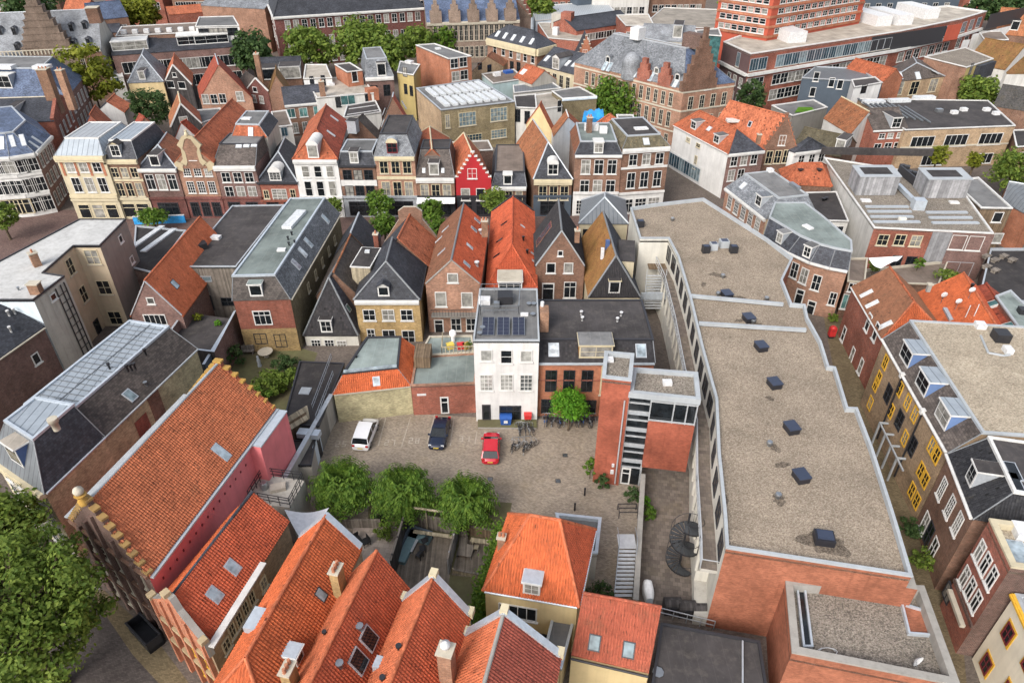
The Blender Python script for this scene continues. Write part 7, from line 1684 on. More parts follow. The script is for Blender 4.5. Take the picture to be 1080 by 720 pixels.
# roofs along the horizon of the picture
for k, (u, v, w, z, h, wl, rf, lab) in enumerate([
    (140, -3, 60, 9, 10, 'brick_red', 'tile_orange', 'far orange roofed row behind the yellow green top tree'), (205, -4, 50, 9, 10, 'brick_brown', 'tile_brown', 'far brown tiled row behind the pink school wing'),
    (20, -3, 80, 9, 10, 'brick_brown', 'slate', 'far dark roofed row behind the wide top left tree'), (480, -9, 90, 10, 12, 'brick_brown', 'slate_grey', 'far grey roofed row behind the gothic hall'),
    (590, -7, 70, 10, 9, 'brick_red', 'tile_red', 'far red roofed row behind the sheet roofed building'), (655, -2, 60, 10, 9, 'white_dirty', 'slate', 'far white row with dark roof left of the red tower'),
    (715, -1, 60, 9, 9, 'brick_brown', 'tile_moss', 'far mossy roofed row directly left of the red tower'), (960, -6, 110, 10, 10, 'blue_grey', 'slate', 'far dark clad row behind the long pale office roof'),
    (1060, -10, 80, 9, 12, 'brick_red', 'tile_orange', 'far orange roofed row at the top right corner'), (350, -28, 160, 10, 12, 'brick_red', 'slate', 'far slate roofed row beyond the maroon school')]):
    ridgeu('terraced_row', lab, (u-w/2, v), (u+w/2, v-1), z, 16, v-13, wl, rf, cat='terrace').grid(0, 8, [(6, 2.2)], 1.8, 'w')
# ================================================================== trees and plants
def leafquad(mb, p, n, size, mat, asp=.62):
    up = Vector((random.uniform(-1, 1), random.uniform(-1, 1), random.uniform(-1, 1)))
    a = n.cross(up)
    if a.length < 1e-3: return
    a.normalize(); b = n.cross(a); s = size*random.uniform(.7, 1.3)
    tip = p+b*s*.6-n*s*.12
    mb.poly([p-b*s*.5, p+a*s*asp*.5, tip, p-a*s*asp*.5], mat)
def tree(name, label, u, v, z, r, rz, mat, n=2200, size=.5, clumps=26, group=None, base=None, seed=0, trunk=.22, cat='tree', droop=0, noise=.35):
    """crown centre seen at pixel (u, v) at height z; crown radius r, half height rz"""
    random.seed(hash_(label)+seed); c = at(u, v, z); b = V(c, 0) if base is None else base
    root = thing(name, label, cat, b, group)
    cl = []
    for k in range(clumps):
        t = 2*math.pi*(k*.618034); h = -0.75+1.7*(k+.5)/clumps; w = math.sqrt(max(0, 1-min(1, abs(h))**2))
        f = random.uniform(.55, 1.0)
        cs = 1.0 if clumps < 60 else 1.7*clumps**-.15; cl.append((c+Vector((math.cos(t)*w*r*f*.86, math.sin(t)*w*r*f*.86, h*rz*f*.9)), random.uniform(.2, .42)*r*(1 if clumps < 60 else .55)))
    cl.append((c, r*.5))
    tb = MB(); top = c+Vector((0, 0, rz*.2)); tb.tube(b, lerp(b, top, .55), trunk, 'bark', 7, trunk*.75, False); tb.tube(lerp(b, top, .55), top, trunk*.75, 'bark', 7, trunk*.3, False)
    for p, q in cl[::2]:
        s = lerp(b, top, random.uniform(.5, .9)); tb.tube(s, p, trunk*.38, 'bark', 5, trunk*.1, False)
    part(tb, 'trunk', root)
    cb = MB(); per = max(6, n//len(cl))
    for p, q in cl:
        for _ in range(per):
            d = Vector((random.gauss(0, 1), random.gauss(0, 1), random.gauss(0, 1))).normalized()
            rr = q*(random.random()**.4)*random.uniform(.75, 1.25)
            pt = p+Vector((d.x*rr, d.y*rr, d.z*rr*.75))
            nn = (d+Vector((random.uniform(-.6, .6), random.uniform(-.6, .6), random.uniform(.0, 1.2)))).normalized()
            leafquad(cb, pt, nn, size, mat)
    part(cb, 'crown', root); return root
def hash_(s): return sum(ord(ch)*(i+1) for i, ch in enumerate(s)) % 9973
def sprays(name, label, u, v, z, r, mat, n=230, m=11, size=.34, group=None):
    """pollarded lime: long leafy shoots that arch out of the head and hang over"""
    random.seed(hash_(label)); c = at(u, v, z); b = V(c, 0); root = thing(name, label, 'tree', b, group)
    tb = MB(); tb.tube(b, c, .2, 'bark', 8, .17, False)
    for k in range(7):
        t = 2*math.pi*k/7; tb.tube(c-Vector((0, 0, .4)), c+Vector((math.cos(t)*.9, math.sin(t)*.9, .4)), .1, 'bark', 5, .06, False)
    part(tb, 'trunk', root); cb = MB()
    for k in range(n):
        t = random.uniform(0, 2*math.pi); el = random.uniform(-.2, 1.2); L = r*random.uniform(.7, 1.15)
        d = Vector((math.cos(t)*math.cos(el), math.sin(t)*math.cos(el), math.sin(el)))
        for j in range(m):
            s = (j+1.5)/m; pt = c+d*L*s*.92+Vector((0, 0, .15*s-.8*s*s*(1.2-.5*abs(math.sin(el)))))
            tang = (d+Vector((0, 0, .5-1.9*s))).normalized(); side = tang.cross(Vector((0, 0, 1))).normalized() if abs(tang.z) < .97 else Vector((1, 0, 0))
            for sg in (-1, 1):
                dirn = (tang*.75+side*sg*.8).normalized(); nn = (Vector((0, 0, 1))+Vector((random.uniform(-.5, .5), random.uniform(-.5, .5), 0))+d*.5).normalized()
                a = dirn; bb = nn.cross(a).normalized(); q = size*random.uniform(.7, 1.2)
                cb.poly([pt, pt+a*q*.5+bb*q*.22, pt+a*q-nn*q*.15, pt+a*q*.5-bb*q*.22], mat)
    part(cb, 'crown', root); return root
POL = 'pollarded lime trees between the parking lot and gardens'
sprays('lime_tree', 'bushy pollarded lime at the left end of the row, beside the white sail', 360, 511, 3.2, 2.95, 'leaf_bright', n=520, size=.38, group=POL)
sprays('lime_tree', 'bushy pollarded lime in the middle of the row, above the walled deck', 425, 518, 3.2, 2.95, 'leaf_bright', n=520, size=.38, group=POL)
sprays('lime_tree', 'bushy pollarded lime at the right end, nearest the yellow hipped house', 491, 527, 3.0, 2.8, 'leaf_bright', n=450, size=.38, group=POL)
tree('round_tree', 'clipped bright green round tree above the bicycles by the brick house', 601, 426, 3.6, 2.05, 1.5, 'leaf_lime', 3600, .24, 40, trunk=.12)
tree('plane_tree', 'huge leafy tree at the bottom left over the quay street', 12, 646, 9, 6.6, 5.4, 'leaf', 24000, .31, 150, trunk=.5)
tree('plane_tree', 'darker leafy tree beside the zinc roofed corner house at the left edge', -6, 560, 7, 4.0, 3.4, 'leaf', 5200, .4, 50, trunk=.4)
for i, (u, v, z, r, rz, m, n, sz, lab) in enumerate([
    (655, 104, 7, 7.6, 6.2, 'leaf_bright', 5200, .75, 'big round bright plane tree in front of the grey roofed museum'),
    (384, 46, 9, 8.5, 7.5, 'leaf', 4200, .95, 'tallest leafy tree in front of the maroon school'),
    (328, 50, 8, 6.6, 6.2, 'leaf', 3200, .95, 'leafy tree left of the tallest one before the maroon school'),
    (408, 58, 7, 6.0, 5.2, 'leaf', 2800, .95, 'leafy tree right of the tallest one before the maroon school'),
    (440, 46, 7, 5.5, 5, 'leaf', 2400, .95, 'smaller leafy tree above the olive house and red brick box'),
    (467, 38, 7, 5.0, 4.6, 'leaf_bright', 2200, .95, 'light green tree before the dark gothic hall'),
    (265, 56, 8, 6.2, 6.2, 'leaf_dark', 3200, .9, 'dark green tree left of the long white dormered roof'),
    (94, 80, 9, 6.4, 8, 'leaf_yellow', 3600, .85, 'tall yellow green tree beside the blue slate corner block'),
    (148, 13, 8, 7, 5.5, 'leaf_yellow', 2800, 1.1, 'yellow green tree above the brown flat block at the top'),
    (157, 113, 6.5, 4.9, 4.8, 'leaf_dark', 4200, .5, 'dark feathery willow among orange roofs'),
    (31, 8, 8, 10, 6, 'leaf_dark', 2800, 1.2, 'wide dark tree at the top left edge behind the stepped gable'),
    (8, 60, 7, 6.5, 4.5, 'leaf', 2600, .9, 'green tree at left edge below the pale slate hall'),
    (529, 23, 9, 4.9, 7.2, 'leaf', 2800, .95, 'oval tree between gothic hall and salmon brick hall'),
    (570, 8, 9, 5, 6, 'leaf', 2000, 1.1, 'upright tree at the top edge over the flat brick hall'),
    (793, 104, 6, 3.6, 4.6, 'leaf_dark', 1700, .7, 'small dark tree below the purple office corner'),
    (1033, 98, 6, 4.9, 4.4, 'leaf', 3000, .7, 'round green tree right of the long black roof'),
    (1070, 178, 5, 4.3, 4.0, 'leaf', 3000, .5, 'yellow green lime at the right edge behind the shingled house'),
    (990, 163, 5, 1.9, 2.2, 'leaf_yellow', 900, .5, 'slim yellow green tree before the left school windows'),
    (1029, 169, 4.5, 1.5, 2.0, 'leaf_yellow', 800, .5, 'small yellow green tree before the middle school windows'),
    (1040, 10, 8, 6, 5, 'leaf_dark', 1800, 1.1, 'dark tree at the top right beyond the white eaved office'),
    (1066, 6, 8, 7, 4, 'leaf_dark', 1600, 1.2, 'dark tree in the top right corner of the town'),
    (782, 4, 8, 7, 4, 'leaf', 1500, 1.2, 'low green tree line beside the red tower'),
    (0, 228, 4, 2.6, 2.6, 'leaf', 2000, .45, 'green street tree cut by the left edge below the white corner building'),
    (400, 214, 4.4, 2.4, 2.2, 'leaf_bright', 1900, .42, 'upper young street tree left of the orange parapet gable'),
    (405, 237, 4.2, 2.2, 2.0, 'leaf_bright', 1700, .42, 'lower young street tree left of the orange parapet gable'),
    (456, 222, 4.2, 2.0, 2.4, 'leaf_bright', 1500, .42, 'young street tree before the shop with white awning'),
    (461, 238, 3.6, 1.6, 1.6, 'leaf_bright', 900, .42, 'small street tree just below the shop awning tree'),
    (522, 212, 4.6, 2.4, 2.4, 'leaf', 1900, .42, 'dense street tree right of the red stepped gable'),
    (352, 216, 3.6, 1.6, 1.3, 'leaf', 800, .42, 'small shrub tree before the white street house'),
    (160, 228, 2.6, 2.6, 1.1, 'leaf_bright', 1300, .42, 'wide planter bush above the blue hoarding')]):
    tree('leafy_tree', lab, u, v, z, r, rz, m, n, sz)
def bush(label, u, v, z, r, rz, mat, n=700, size=.22, name='shrub', clumps=12):
    return tree(name, label, u, v, z, r, rz, mat, n, size, clumps, cat='shrub', trunk=.05)
bush('rounded garden hedge below the red and yellow brick house', 283, 404, 1.3, 2.2, 1.2, 'leaf', 1700, .3)
bush('taller shrub at the right of the walled back garden', 300, 384, 1.4, 1.6, 1.4, 'leaf_dark', 1200, .28)
bush('bright shrub near the pink house stepped gable', 268, 420, 1.2, 1.8, 1.2, 'leaf_bright', 1300, .28)
bush('dark shrub in the back garden corner under the blue wall', 246, 374, 1.6, 1.4, 1.6, 'leaf_dark', 900, .28)
bush('low shrub strip beside the black shed roof', 306, 398, 1.4, 1.3, 1.3, 'leaf', 900, .28)
bush('climbing rose with pale flowers at the left foot of the red tower', 623, 492, 1.6, .7, 1.7, 'leaf_bright', 900, .2)
bush('dark ivy clump on the red tower front', 636, 507, 1.0, .7, 1.1, 'leaf_dark', 700, .2)
bush('rounded shrub right of the stair tower door', 668, 521, .8, .8, .9, 'leaf_dark', 700, .2)
bush('leafy court shrub along the wall under the red box', 686, 541, .8, .7, .9, 'leaf_bright', 700, .2)
bush('low bright court plant behind the wall', 681, 528, .7, .5, .7, 'leaf_lime', 400, .2)
bush('tiny bright bush beside the covered scooter', 674, 637, .8, .4, .4, 'leaf_yellow', 250, .16)
bush('wild bush between extension and steel stairs', 633, 625, .7, 1.2, .8, 'leaf_dark', 700, .22)
bush('upper alley hedge below the brown brick house', 961, 557, .9, 1.1, .9, 'leaf_dark', 900, .22)
bush('lower alley hedge by the dark alley door', 973, 590, .9, 1.2, .9, 'leaf', 1000, .22)
bush('green plant on the alley front step of the curved house', 879, 335, .7, .8, .7, 'leaf', 400, .22)
bush('grey lavender bush in the small paved garden', 398, 545, .6, .8, .6, 'leaf_dark', 400, .18)
bush('garden planting bed beside the dark fence', 405, 560, .7, 1.0, .6, 'leaf', 600, .2)
bush('terrace plant under the white shade sail', 922, 281, 3.6, .9, .9, 'leaf', 400, .3)
bush('row of planters on the terrace by the big window', 1000, 289, 3.3, 1.8, .5, 'leaf', 500, .3)
bush('terrace grass in the pot left of the grey cladding', 970, 277, 3.6, .8, .9, 'leaf_bright', 350, .3)
bush('yellow green planter on the walled terrace', 208, 334, 3.9, .6, .6, 'leaf_yellow', 350, .2)
bush('right yellow planter on the walled terrace', 230, 340, 3.8, .5, .4, 'leaf_lime', 250, .2)
bush('terrace pots behind the red outbuilding, nearest the white house', 495, 363, 4.8, .4, .5, 'leaf', 200, .2)
bush('dry vine on the mossy edge of the brown terrace wall', 1008, 292, 3, 1.2, .4, 'leaf_yellow', 250, .3)
# climbing hedge along the yellow hipped house: one long plant
random.seed(5); root = thing('climbing_hedge', 'tall bright green climbing hedge along the left wall of the yellow hipped house', 'hedge', at(515, 640, 0))
cb = MB(); tb = MB()
hp = [at(u, v, z) for u, v, z in ((529, 550, 2.6), (524, 572, 2.8), (518, 592, 3), (513, 607, 3.2), (508, 624, 3.2), (506, 642, 2.6))]
for i in range(len(hp)-1):
    tb.tube(V(hp[i], 0), V(hp[i], 2), .07, 'bark', 5)
    for _ in range(750):
        p = lerp(hp[i], hp[i+1], random.random()); q = V(p, 0)+Vector((random.gauss(0, .38), random.gauss(0, .3), p.z*random.random()**.6+random.gauss(0, .25)))
        leafquad(cb, q, Vector((random.uniform(-.7, .7), random.uniform(-1, .3), random.uniform(.2, 1))).normalized(), .26, 'leaf_bright')
part(tb, 'stem', root); part(cb, 'foliage', root)

# ================================================================== cars
def car_thing(label, loc, rot, paint, L=4.2, W=1.76, Hh=1.5, kind='hatch', group=None, front_up=True):
    root = thing('parked_car', label, 'car', loc, group); OFF[root.name] = Vector((0, 0, 0))
    SPEC.setdefault(paint[0], lambda n: mk_plain(n, paint[1], .22, .1, .6, .03))
    pm = paint[0]; body = MB(); hw = W/2
    prof = {'hatch': [(-.5, .55, .62, .80), (-.485, .62, .80, .93), (-.42, .92, .90, .99), (-.2, .98, .92, 1.0), (.1, .96, .93, 1.0), (.28, .90, .93, 1.0), (.42, .82, .86, .96), (.48, .72, .72, .9), (.5, .6, .6, .82)],
            'van': [(-.5, .6, .75, .9), (-.485, .8, .95, .97), (-.4, .98, .97, 1.0), (.1, 1.0, .98, 1.0), (.3, .95, .97, 1.0), (.42, .85, .88, .97), (.485, .75, .75, .92), (.5, .6, .62, .85)],
            'sedan': [(-.5, .55, .66, .82), (-.485, .72, .82, .93), (-.38, .86, .92, 1.0), (-.1, .90, .95, 1.0), (.2, .88, .94, 1.0), (.38, .80, .88, .97), (.47, .7, .76, .9), (.5, .58, .6, .8)]}[kind]
    rows = []
    for x, zt, ws, wt in prof:
        x *= L; z = zt; w = hw*max(ws, wt); rows.append([Vector((x, yy*w, zz)) for yy, zz in ((-.8, .22), (-.97, .32), (-1, .5), (-.98, z*.8), (-.9, z*.97), (-.5, z+.02), (0, z+.03), (.5, z+.02), (.9, z*.97), (.98, z*.8), (1, .5), (.97, .32), (.8, .22))])
    body.quadgrid(rows, pm); body.poly(rows[0], pm); body.poly(rows[-1][::-1], pm); body.quadgrid([[r[-1], r[0]] for r in rows], 'rubber')
    part(body, 'body', root)
    g = MB(); G_ = {'hatch': [(-.47, .88, .93), (-.36, 1.42, .80), (-.1, Hh, .78), (.06, Hh-.03, .77), (.27, .96, .9)], 'van': [(-.475, .98, .95), (-.42, 1.5, .84), (-.1, Hh, .82), (.12, Hh-.04, .81), (.33, 1.0, .92)], 'sedan': [(-.36, .9, .9), (-.22, 1.36, .76), (-.06, Hh, .74), (.06, Hh-.03, .74), (.24, .92, .9)]}[kind]
    st = [(x*L, z, w*hw) for x, z, w in G_]; zb = .88 if kind != 'van' else .97
    Ls = [Vector((x, -w, z)) for x, z, w in st]; Rs = [Vector((x, w, z)) for x, z, w in st]
    g.poly([Ls[0], Ls[1], Rs[1], Rs[0]], 'glass_dark'); g.poly([Ls[3], Ls[4], Rs[4], Rs[3]], 'glass_dark')
    bl = [Vector((p.x, math.copysign(hw*.93, p.y), zb)) for p in Ls]; br = [Vector((p.x, hw*.93, zb)) for p in Rs]
    for A, B in ((Ls, bl), (Rs, br)): g.poly([A[0], A[1], A[2], A[3], A[4], B[4], B[0]], 'glass_dark')
    part(g, 'windows', root)
    r = MB(); Lr = [p+Vector((0, 0, .015)) for p in Ls[1:4]]; Rr = [p+Vector((0, 0, .015)) for p in Rs[1:4]]
    r.quadgrid([[p, lerp(p, q, .25)+Vector((0, 0, .04)), lerp(p, q, .75)+Vector((0, 0, .04)), q] for p, q in zip(Lr, Rr)], pm)
    for A in (Ls, Rs):
        for k in (0, 3): r.beam(A[k], A[k+1], .07, .05, pm)
        mid = lerp(A[2], A[3], .2); r.beam(mid, Vector((mid.x-.02, math.copysign(hw*.93, mid.y), zb)), .07, .04, pm)
    part(r, 'roof', root)
    for sx in (-.31, .30):
        for sy in (-1, 1):
            w = MB(); p = Vector((sx*L, sy*(hw-.1), .31)); w.tube(p-Vector((0, .1, 0)), p+Vector((0, .1, 0)), .31, 'rubber', 16); o = part(w, 'wheel', root)
            k = MB(); k.tube(p+Vector((0, sy*.1, 0)), p+Vector((0, sy*.115, 0)), .2, 'metal', 12); part(k, 'rim', o)
    for sy in (-1, 1):
        h = MB(); h.obox((L*.455, sy*hw*.55, .58), (.09*L/4, 0, 0), (0, sy*hw*.33, 0), (0, 0, .16), 'glass_bright'); part(h, 'headlight', root)
        h = MB(); h.obox((-L*.498, sy*hw*.62, .62), (.08, 0, 0), (0, sy*hw*.3, 0), (0, 0, .22), 'plate_red'); part(h, 'taillight', root)
        h = MB(); h.obox((L*.17, sy*hw*.94, .93), (.16, 0, 0), (0, sy*.2, 0), (0, 0, .13), pm); part(h, 'mirror', root)
    for sx in (-1, 1):
        h = MB(); h.obox((sx*L*.502, -.26, .42), (sx*.03, 0, 0), (0, .52, 0), (0, 0, .12), 'yellow_plastic'); part(h, 'number_plate', root)
    root.location = loc; root.rotation_euler = (0, 0, rot); return root
PK = 'cars parked in the lot'
car_thing('white people carrier parked in the lot with dark rear window towards the camera', at(386.5, 461, 0), R(84), ('paint_white', (.75, .75, .76)), 4.35, 1.8, 1.7, 'van', PK)
car_thing('dark blue saloon parked nose towards the camera beside bay 28', at(464, 460, 0), R(-95), ('paint_navy', (.012, .018, .04)), 4.5, 1.8, 1.42, 'sedan', PK)
car_thing('bright red hatchback parked in front of the white house', at(518, 475.5, 0), R(89), ('paint_red', (.50, .012, .03)), 4.15, 1.78, 1.45, 'hatch', PK)
car_thing('small red car in the dim side street by the white corner building', at(60, 215, 0), R(115), ('paint_crimson', (.45, .03, .02)), 3.7, 1.65, 1.5, 'hatch')
p = at(876, 356, 0); a = MB(); a.box(p, .6, .5, 0, .35, 'metal_dark'); a.box(p, .75, .6, .35, 1.5, 'red_plastic'); a.lathe(p, [(.38, 1.5), (.36, 1.62), (.2, 1.7)], 'red_plastic', 12); a.box(p+Vector((0, -.31, 0)), .4, .03, 1.15, 1.2, 'metal_dark'); single(a, 'post_box', 'bright red letter box standing at the alley corner below curved house', 'letter box', p)
# black van/skip by the dark gable on the quay
root = thing('quay_container', 'open black container standing against the dark stepped gable house', 'container', at(156, 672, 0)); p = at(156, 672, 0); a = MB()
ang = R(-38); ca, sa = math.cos(ang), math.sin(ang); X, Y = Vector((ca, sa, 0)), Vector((-sa, ca, 0))
o = p-X*1.5-Y*.6
for (ox, oy, lx, ly) in ((0, 0, 3, .08), (0, 1.12, 3, .08), (0, 0, .08, 1.2), (2.92, 0, .08, 1.2)): a.obox(o+X*ox+Y*oy, X*lx, Y*ly, (0, 0, 1.25), 'metal_dark')
a.obox(o+Vector((0, 0, .02)), X*3, Y*1.2, (0, 0, .4), 'metal_dark'); part(a, 'tub', root); a = MB()
for t in (0, 1.12): a.beam(o+Y*t+Vector((-.02, 0, 1.25)), o+X*3+Y*t+Vector((0, 0, 1.25)), .14, .1, 'trim_dark')
part(a, 'rim', root)

# ================================================================== bicycles
def ring(mb, c, r, t, m, n=18):
    mb.quadgrid([[c+Vector(((r+t*math.cos(b))*math.cos(a), t*math.sin(b)*.8, (r+t*math.cos(b))*math.sin(a))) for b in [2*math.pi*j/5 for j in range(5)]] for a in [2*math.pi*i/n for i in range(n+1)]], m, True, True)
def bicycle(label, loc, rot, col='metal_dark'):
    root = thing('bicycle', label, 'bicycle', (0, 0, 0), 'bicycles parked in the lot'); OFF[root.name] = Vector((0, 0, 0)); v = Vector
    for x in (-.53, .53):
        w = MB(); c = v((x, 0, .35)); ring(w, c, .32, .022, 'rubber')
        for k in range(8): w.beam(c, c+v((math.cos(k*.785)*.31, 0, math.sin(k*.785)*.31)), .008, .008, 'metal')
        part(w, 'wheel', root)
    f = MB(); bb, st, hd, rx, fx = v((-.1, 0, .3)), v((-.22, 0, .78)), v((.38, 0, .85)), v((-.53, 0, .35)), v((.53, 0, .35))
    for p, q in ((bb, st), (bb, hd), (st+v((.03, 0, -.1)), hd-v((.02, 0, .08))), (bb, rx), (rx, st-v((0, 0, .1))), (hd, fx)): f.tube(p, q, .022, col, 6)
    part(f, 'frame', root)
    h = MB(); h.tube(hd, hd+v((-.04, 0, .2)), .018, 'metal', 6); h.path([hd+v((-.2, -.3, .2)), hd+v((-.02, -.22, .22)), hd+v((-.02, .22, .22)), hd+v((-.2, .3, .2))], .017, 'metal', 6); part(h, 'handlebar', root)
    s = MB(); s.tube(st, st+v((-.03, 0, .14)), .016, 'metal', 6); s.obox(st+v((-.18, -.1, .13)), (.14, 0, 0), (0, .2, 0), (0, 0, .07), 'black_plastic'); s.obox(st+v((-.05, -.05, .14)), (.16, 0, 0), (0, .1, 0), (0, 0, .05), 'black_plastic'); part(s, 'saddle', root)
    k = MB(); k.obox(v((-.75, -.08, .72)), (.38, 0, 0), (0, .16, 0), (0, 0, .03), col); k.tube(v((-.7, 0, .72)), rx, .012, col, 5); part(k, 'carrier', root)
    root.location = loc; root.rotation_euler = (0, 0, rot); return root
b0 = bicycle('bicycle parked in the near rack right of the red hatchback', at(541, 474, 0), R(80), 'metal_dark'); random.seed(11)
LB = {'a': 'bicycle parked in the near rack right of the red hatchback', 'b': 'bicycle parked in the rack before the white house shop window', 'c': 'bicycle in the long row under the round tree by the brick house'}
cols = ['metal_dark', 'trim_blue', 'metal', 'sign_red', 'metal_dark']
b1 = bicycle(LB['b'], at(547, 455, 0), R(95), 'metal'); b2 = bicycle(LB['c'], at(574, 446, 0), R(88), 'trim_blue'); b3 = bicycle(LB['c'], at(577, 446, 0), R(84), 'metal_dark')
for k in range(1, 6): copy_thing(b0 if k % 2 else b1, at(541+4.2*k, 476-1.0*(k % 3)*2, 0), R(40+random.uniform(-40, 40)), LB['a'])
for k in range(1, 6): copy_thing(b0 if k % 2 else b1, at(544+3.2*k, 455+.5*(k % 2), 0), R(95+random.uniform(-40, 40)), LB['b'])
for k in range(1, 17): copy_thing([b0, b2, b3, b1][k % 4], at(574+3.2*k, 446.5+random.uniform(-1, 1), 0), R(88+random.uniform(-22, 22)), LB['c'])
a = MB()
for (u0, v0, u1, v1) in ((568, 453, 617, 455.5),):
    p, q = at(u0, v0, 0), at(u1, v1, 0)
    for k in range(9): a.box(lerp(p, q, k/8), .35, .12, .004, .05, 'coping')
for (nm, lab, px) in (('bicycle_rack', 'low steel rack beside the red hatchback', ((540, 464), (560, 462))), ('bicycle_rack', 'low steel rack before the white house', ((543, 449), (562, 449))), ('bicycle_rack', 'long low steel rack under the round tree', ((572, 441), (628, 443)))):
    p, q = at(*px[0], 0), at(*px[1], 0); a = MB(); a.beam(p+Vector((0, 0, .35)), q+Vector((0, 0, .35)), .05, .05, 'metal')
    k = int((q-p).length/.5)
    for j in range(k+1): c = lerp(p, q, j/k); a.tube(c, c+Vector((0, 0, .35)), .025, 'metal', 5); a.tube(c+Vector((0, 0, .35)), c+Vector((0, -.5, .05)), .02, 'metal', 5)
    single(a, nm, lab, 'rack', p)
# blue bin, red crate
p = at(533.5, 447, 0); root = thing('waste_container', 'blue wheeled waste container in front of the white house shop door', 'bin', p)
a = MB(); a.quadgrid([[p+Vector((x*s, y*s, z)) for x, y in ((-.6, -.45), (.6, -.45), (.6, .45), (-.6, .45))] for s, z in ((.86, .15), (1.0, 1.1))], 'blue_plastic', False, True); a.poly([p+Vector((x, y, 1.1)) for x, y in ((-.6, -.45), (.6, -.45), (.6, .45), (-.6, .45))], 'blue_plastic'); part(a, 'tub', root)
a = MB(); a.quadgrid([[p+Vector((x, -.5+1.0*j/6, 1.13+.16*math.sin(math.pi*j/6))) for x in (-.65, .65)] for j in range(7)], 'blue_plastic'); a.obox(p+Vector((-.2, -.52, .55)), (.4, 0, 0), (0, .03, 0), (0, 0, .35), 'metal_white'); part(a, 'lid', root)
for sx in (-1, 1):
    for sy in (-1, 1): a = MB(); c = p+Vector((sx*.42, sy*.3, .1)); a.tube(c-Vector((.04, 0, 0)), c+Vector((.04, 0, 0)), .1, 'rubber', 10); part(a, 'wheel', root)
p = at(556.5, 446, 0); root = thing('delivery_crate', 'red lidded crate on a stand at the corner of the white house', 'crate', p); a = MB(); a.box(p, .75, .6, .75, 1.2, 'red_plastic'); a.box(p, .82, .66, 1.2, 1.28, 'red_plastic'); part(a, 'box', root); a = MB()
a.beam(p+Vector((-.3, 0, 0)), p+Vector((-.3, 0, .75)), .05, .05, 'metal'); a.beam(p+Vector((.3, 0, 0)), p+Vector((.3, 0, .75)), .05, .05, 'metal'); part(a, 'stand', root)
for lab, u, v in (('slim black bollard nearest the rose at the red tower', 616.5, 522), ('slim black bollard above the zinc rimmed extension', 606, 538)):
    p = at(u, v, 0); a = MB(); a.lathe(p, [(.09, 0), (.08, .85), (.1, .87), (.1, .95), (.04, 1.02)], 'metal_dark', 10); single(a, 'bollard', lab, 'bollard', p)

# ================================================================== court: wall, stairs, spiral stair, bins
p, q = at(676, 515, 0), at(668, 648, 0); d = (q-p).normalized(); n = Vector((-d.y, d.x, 0)); a = MB(); a.obox(p-n*.16, q-p, n*.32, (0, 0, 1.9), 'concrete'); a.obox(p-n*.22+Vector((0, 0, 1.9)), q-p, n*.44, (0, 0, .1), 'coping_stone'); single(a, 'court_wall', 'pale concrete wall dividing the parking lot from the office court', 'wall', p)
root = thing('steel_stairs', 'straight grey steel stairs with landing beside the court wall', 'stairs', at(660, 632, 0)); zt = 1.5
s0, s1 = at(662, 577, zt), at(657, 632, .1); a = MB(); a.obox(s0-Vector((.75, -.1, .08)), (1.5, 0, 0), (0, 1.3, 0), (0, 0, .1), 'steel_pale'); part(a, 'landing', root); a = MB()
for k in range(13): c = lerp(s0, s1, k/13); a.obox(c-Vector((.72, .13, 0)), (1.44, 0, 0), (0, .24, 0), (0, 0, .05), 'steel_pale')
part(a, 'treads', root); a = MB()
for x in (-.76, .76): a.beam(s0+Vector((x, 0, .02)), s1+Vector((x, 0, .02)), .06, .22, 'metal_dark'); a.beam(s0+Vector((x, 1.4, .9)), s0+Vector((x, 0, .9)), .05, .05, 'metal'); a.beam(s0+Vector((x, 0, .9)), s1+Vector((x, 0, .9)), .05, .05, 'metal')
for x in (-.76, .76):
    for k in range(5): c = lerp(s0, s1, k/4)+Vector((x, 0, 0)); a.beam(c, c+Vector((0, 0, .9)), .04, .04, 'metal')
part(a, 'railing', root)
a = MB(); c = at(662, 548, 0)
for k in range(3): a.beam(c+Vector((-.8, .2+.5*k, .8)), c+Vector((.9, .2+.5*k, .8)), .07, .07, 'timber_dark')
for x in (-.8, .9): a.beam(c+Vector((x, .2, .8)), c+Vector((x, 1.2, .8)), .07, .07, 'timber_dark'); a.beam(c+Vector((x, .2, 0)), c+Vector((x, .2, .8)), .07, .07, 'timber_dark'); a.beam(c+Vector((x, 1.2, 0)), c+Vector((x, 1.2, .8)), .07, .07, 'timber_dark')
single(a, 'guard_rail', 'small dark guard rail at the head of the steel stairs', 'railing', c)
SPEC['spiral_tread'] = lambda n: mk_plain(n, (.06, .064, .068), .55, .2); c = at(716, 597, 0); root = thing('spiral_staircase', 'dark steel spiral staircase winding up to the office gallery', 'staircase', c); a = MB(); a.tube(c, c+Vector((0, 0, 6.6)), .09, 'metal_dark', 10); part(a, 'pole', root); a = MB(); N_ = 42
hand = []
for k in range(N_):
    t = R(-60)-k*R(19); z = .2+5.6*k/N_; e0, e1 = Vector((math.cos(t), math.sin(t), 0)), Vector((math.cos(t+R(16)), math.sin(t+R(16)), 0))
    a.slab([c+V(e0*.1, z), c+V(e0*1.25, z), c+V(e1*1.25, z), c+V(e1*.1, z)], .05, 'metal_dark', 'spiral_tread'); hand.append(c+V(e0*1.25, z+1.0))
part(a, 'treads', root); a = MB(); a.path(hand, .025, 'metal_dark', 5)
for h0, h1 in zip(hand[:-1], hand[1:]): a.beam(h0-Vector((0, 0, 1.0)), h1-Vector((0, 0, 1.0)), .03, .14, 'metal_dark')
for h_ in hand[::4]: a.beam(h_, h_-Vector((0, 0, 1.0)), .02, .02, 'metal_dark')
part(a, 'handrail', root)
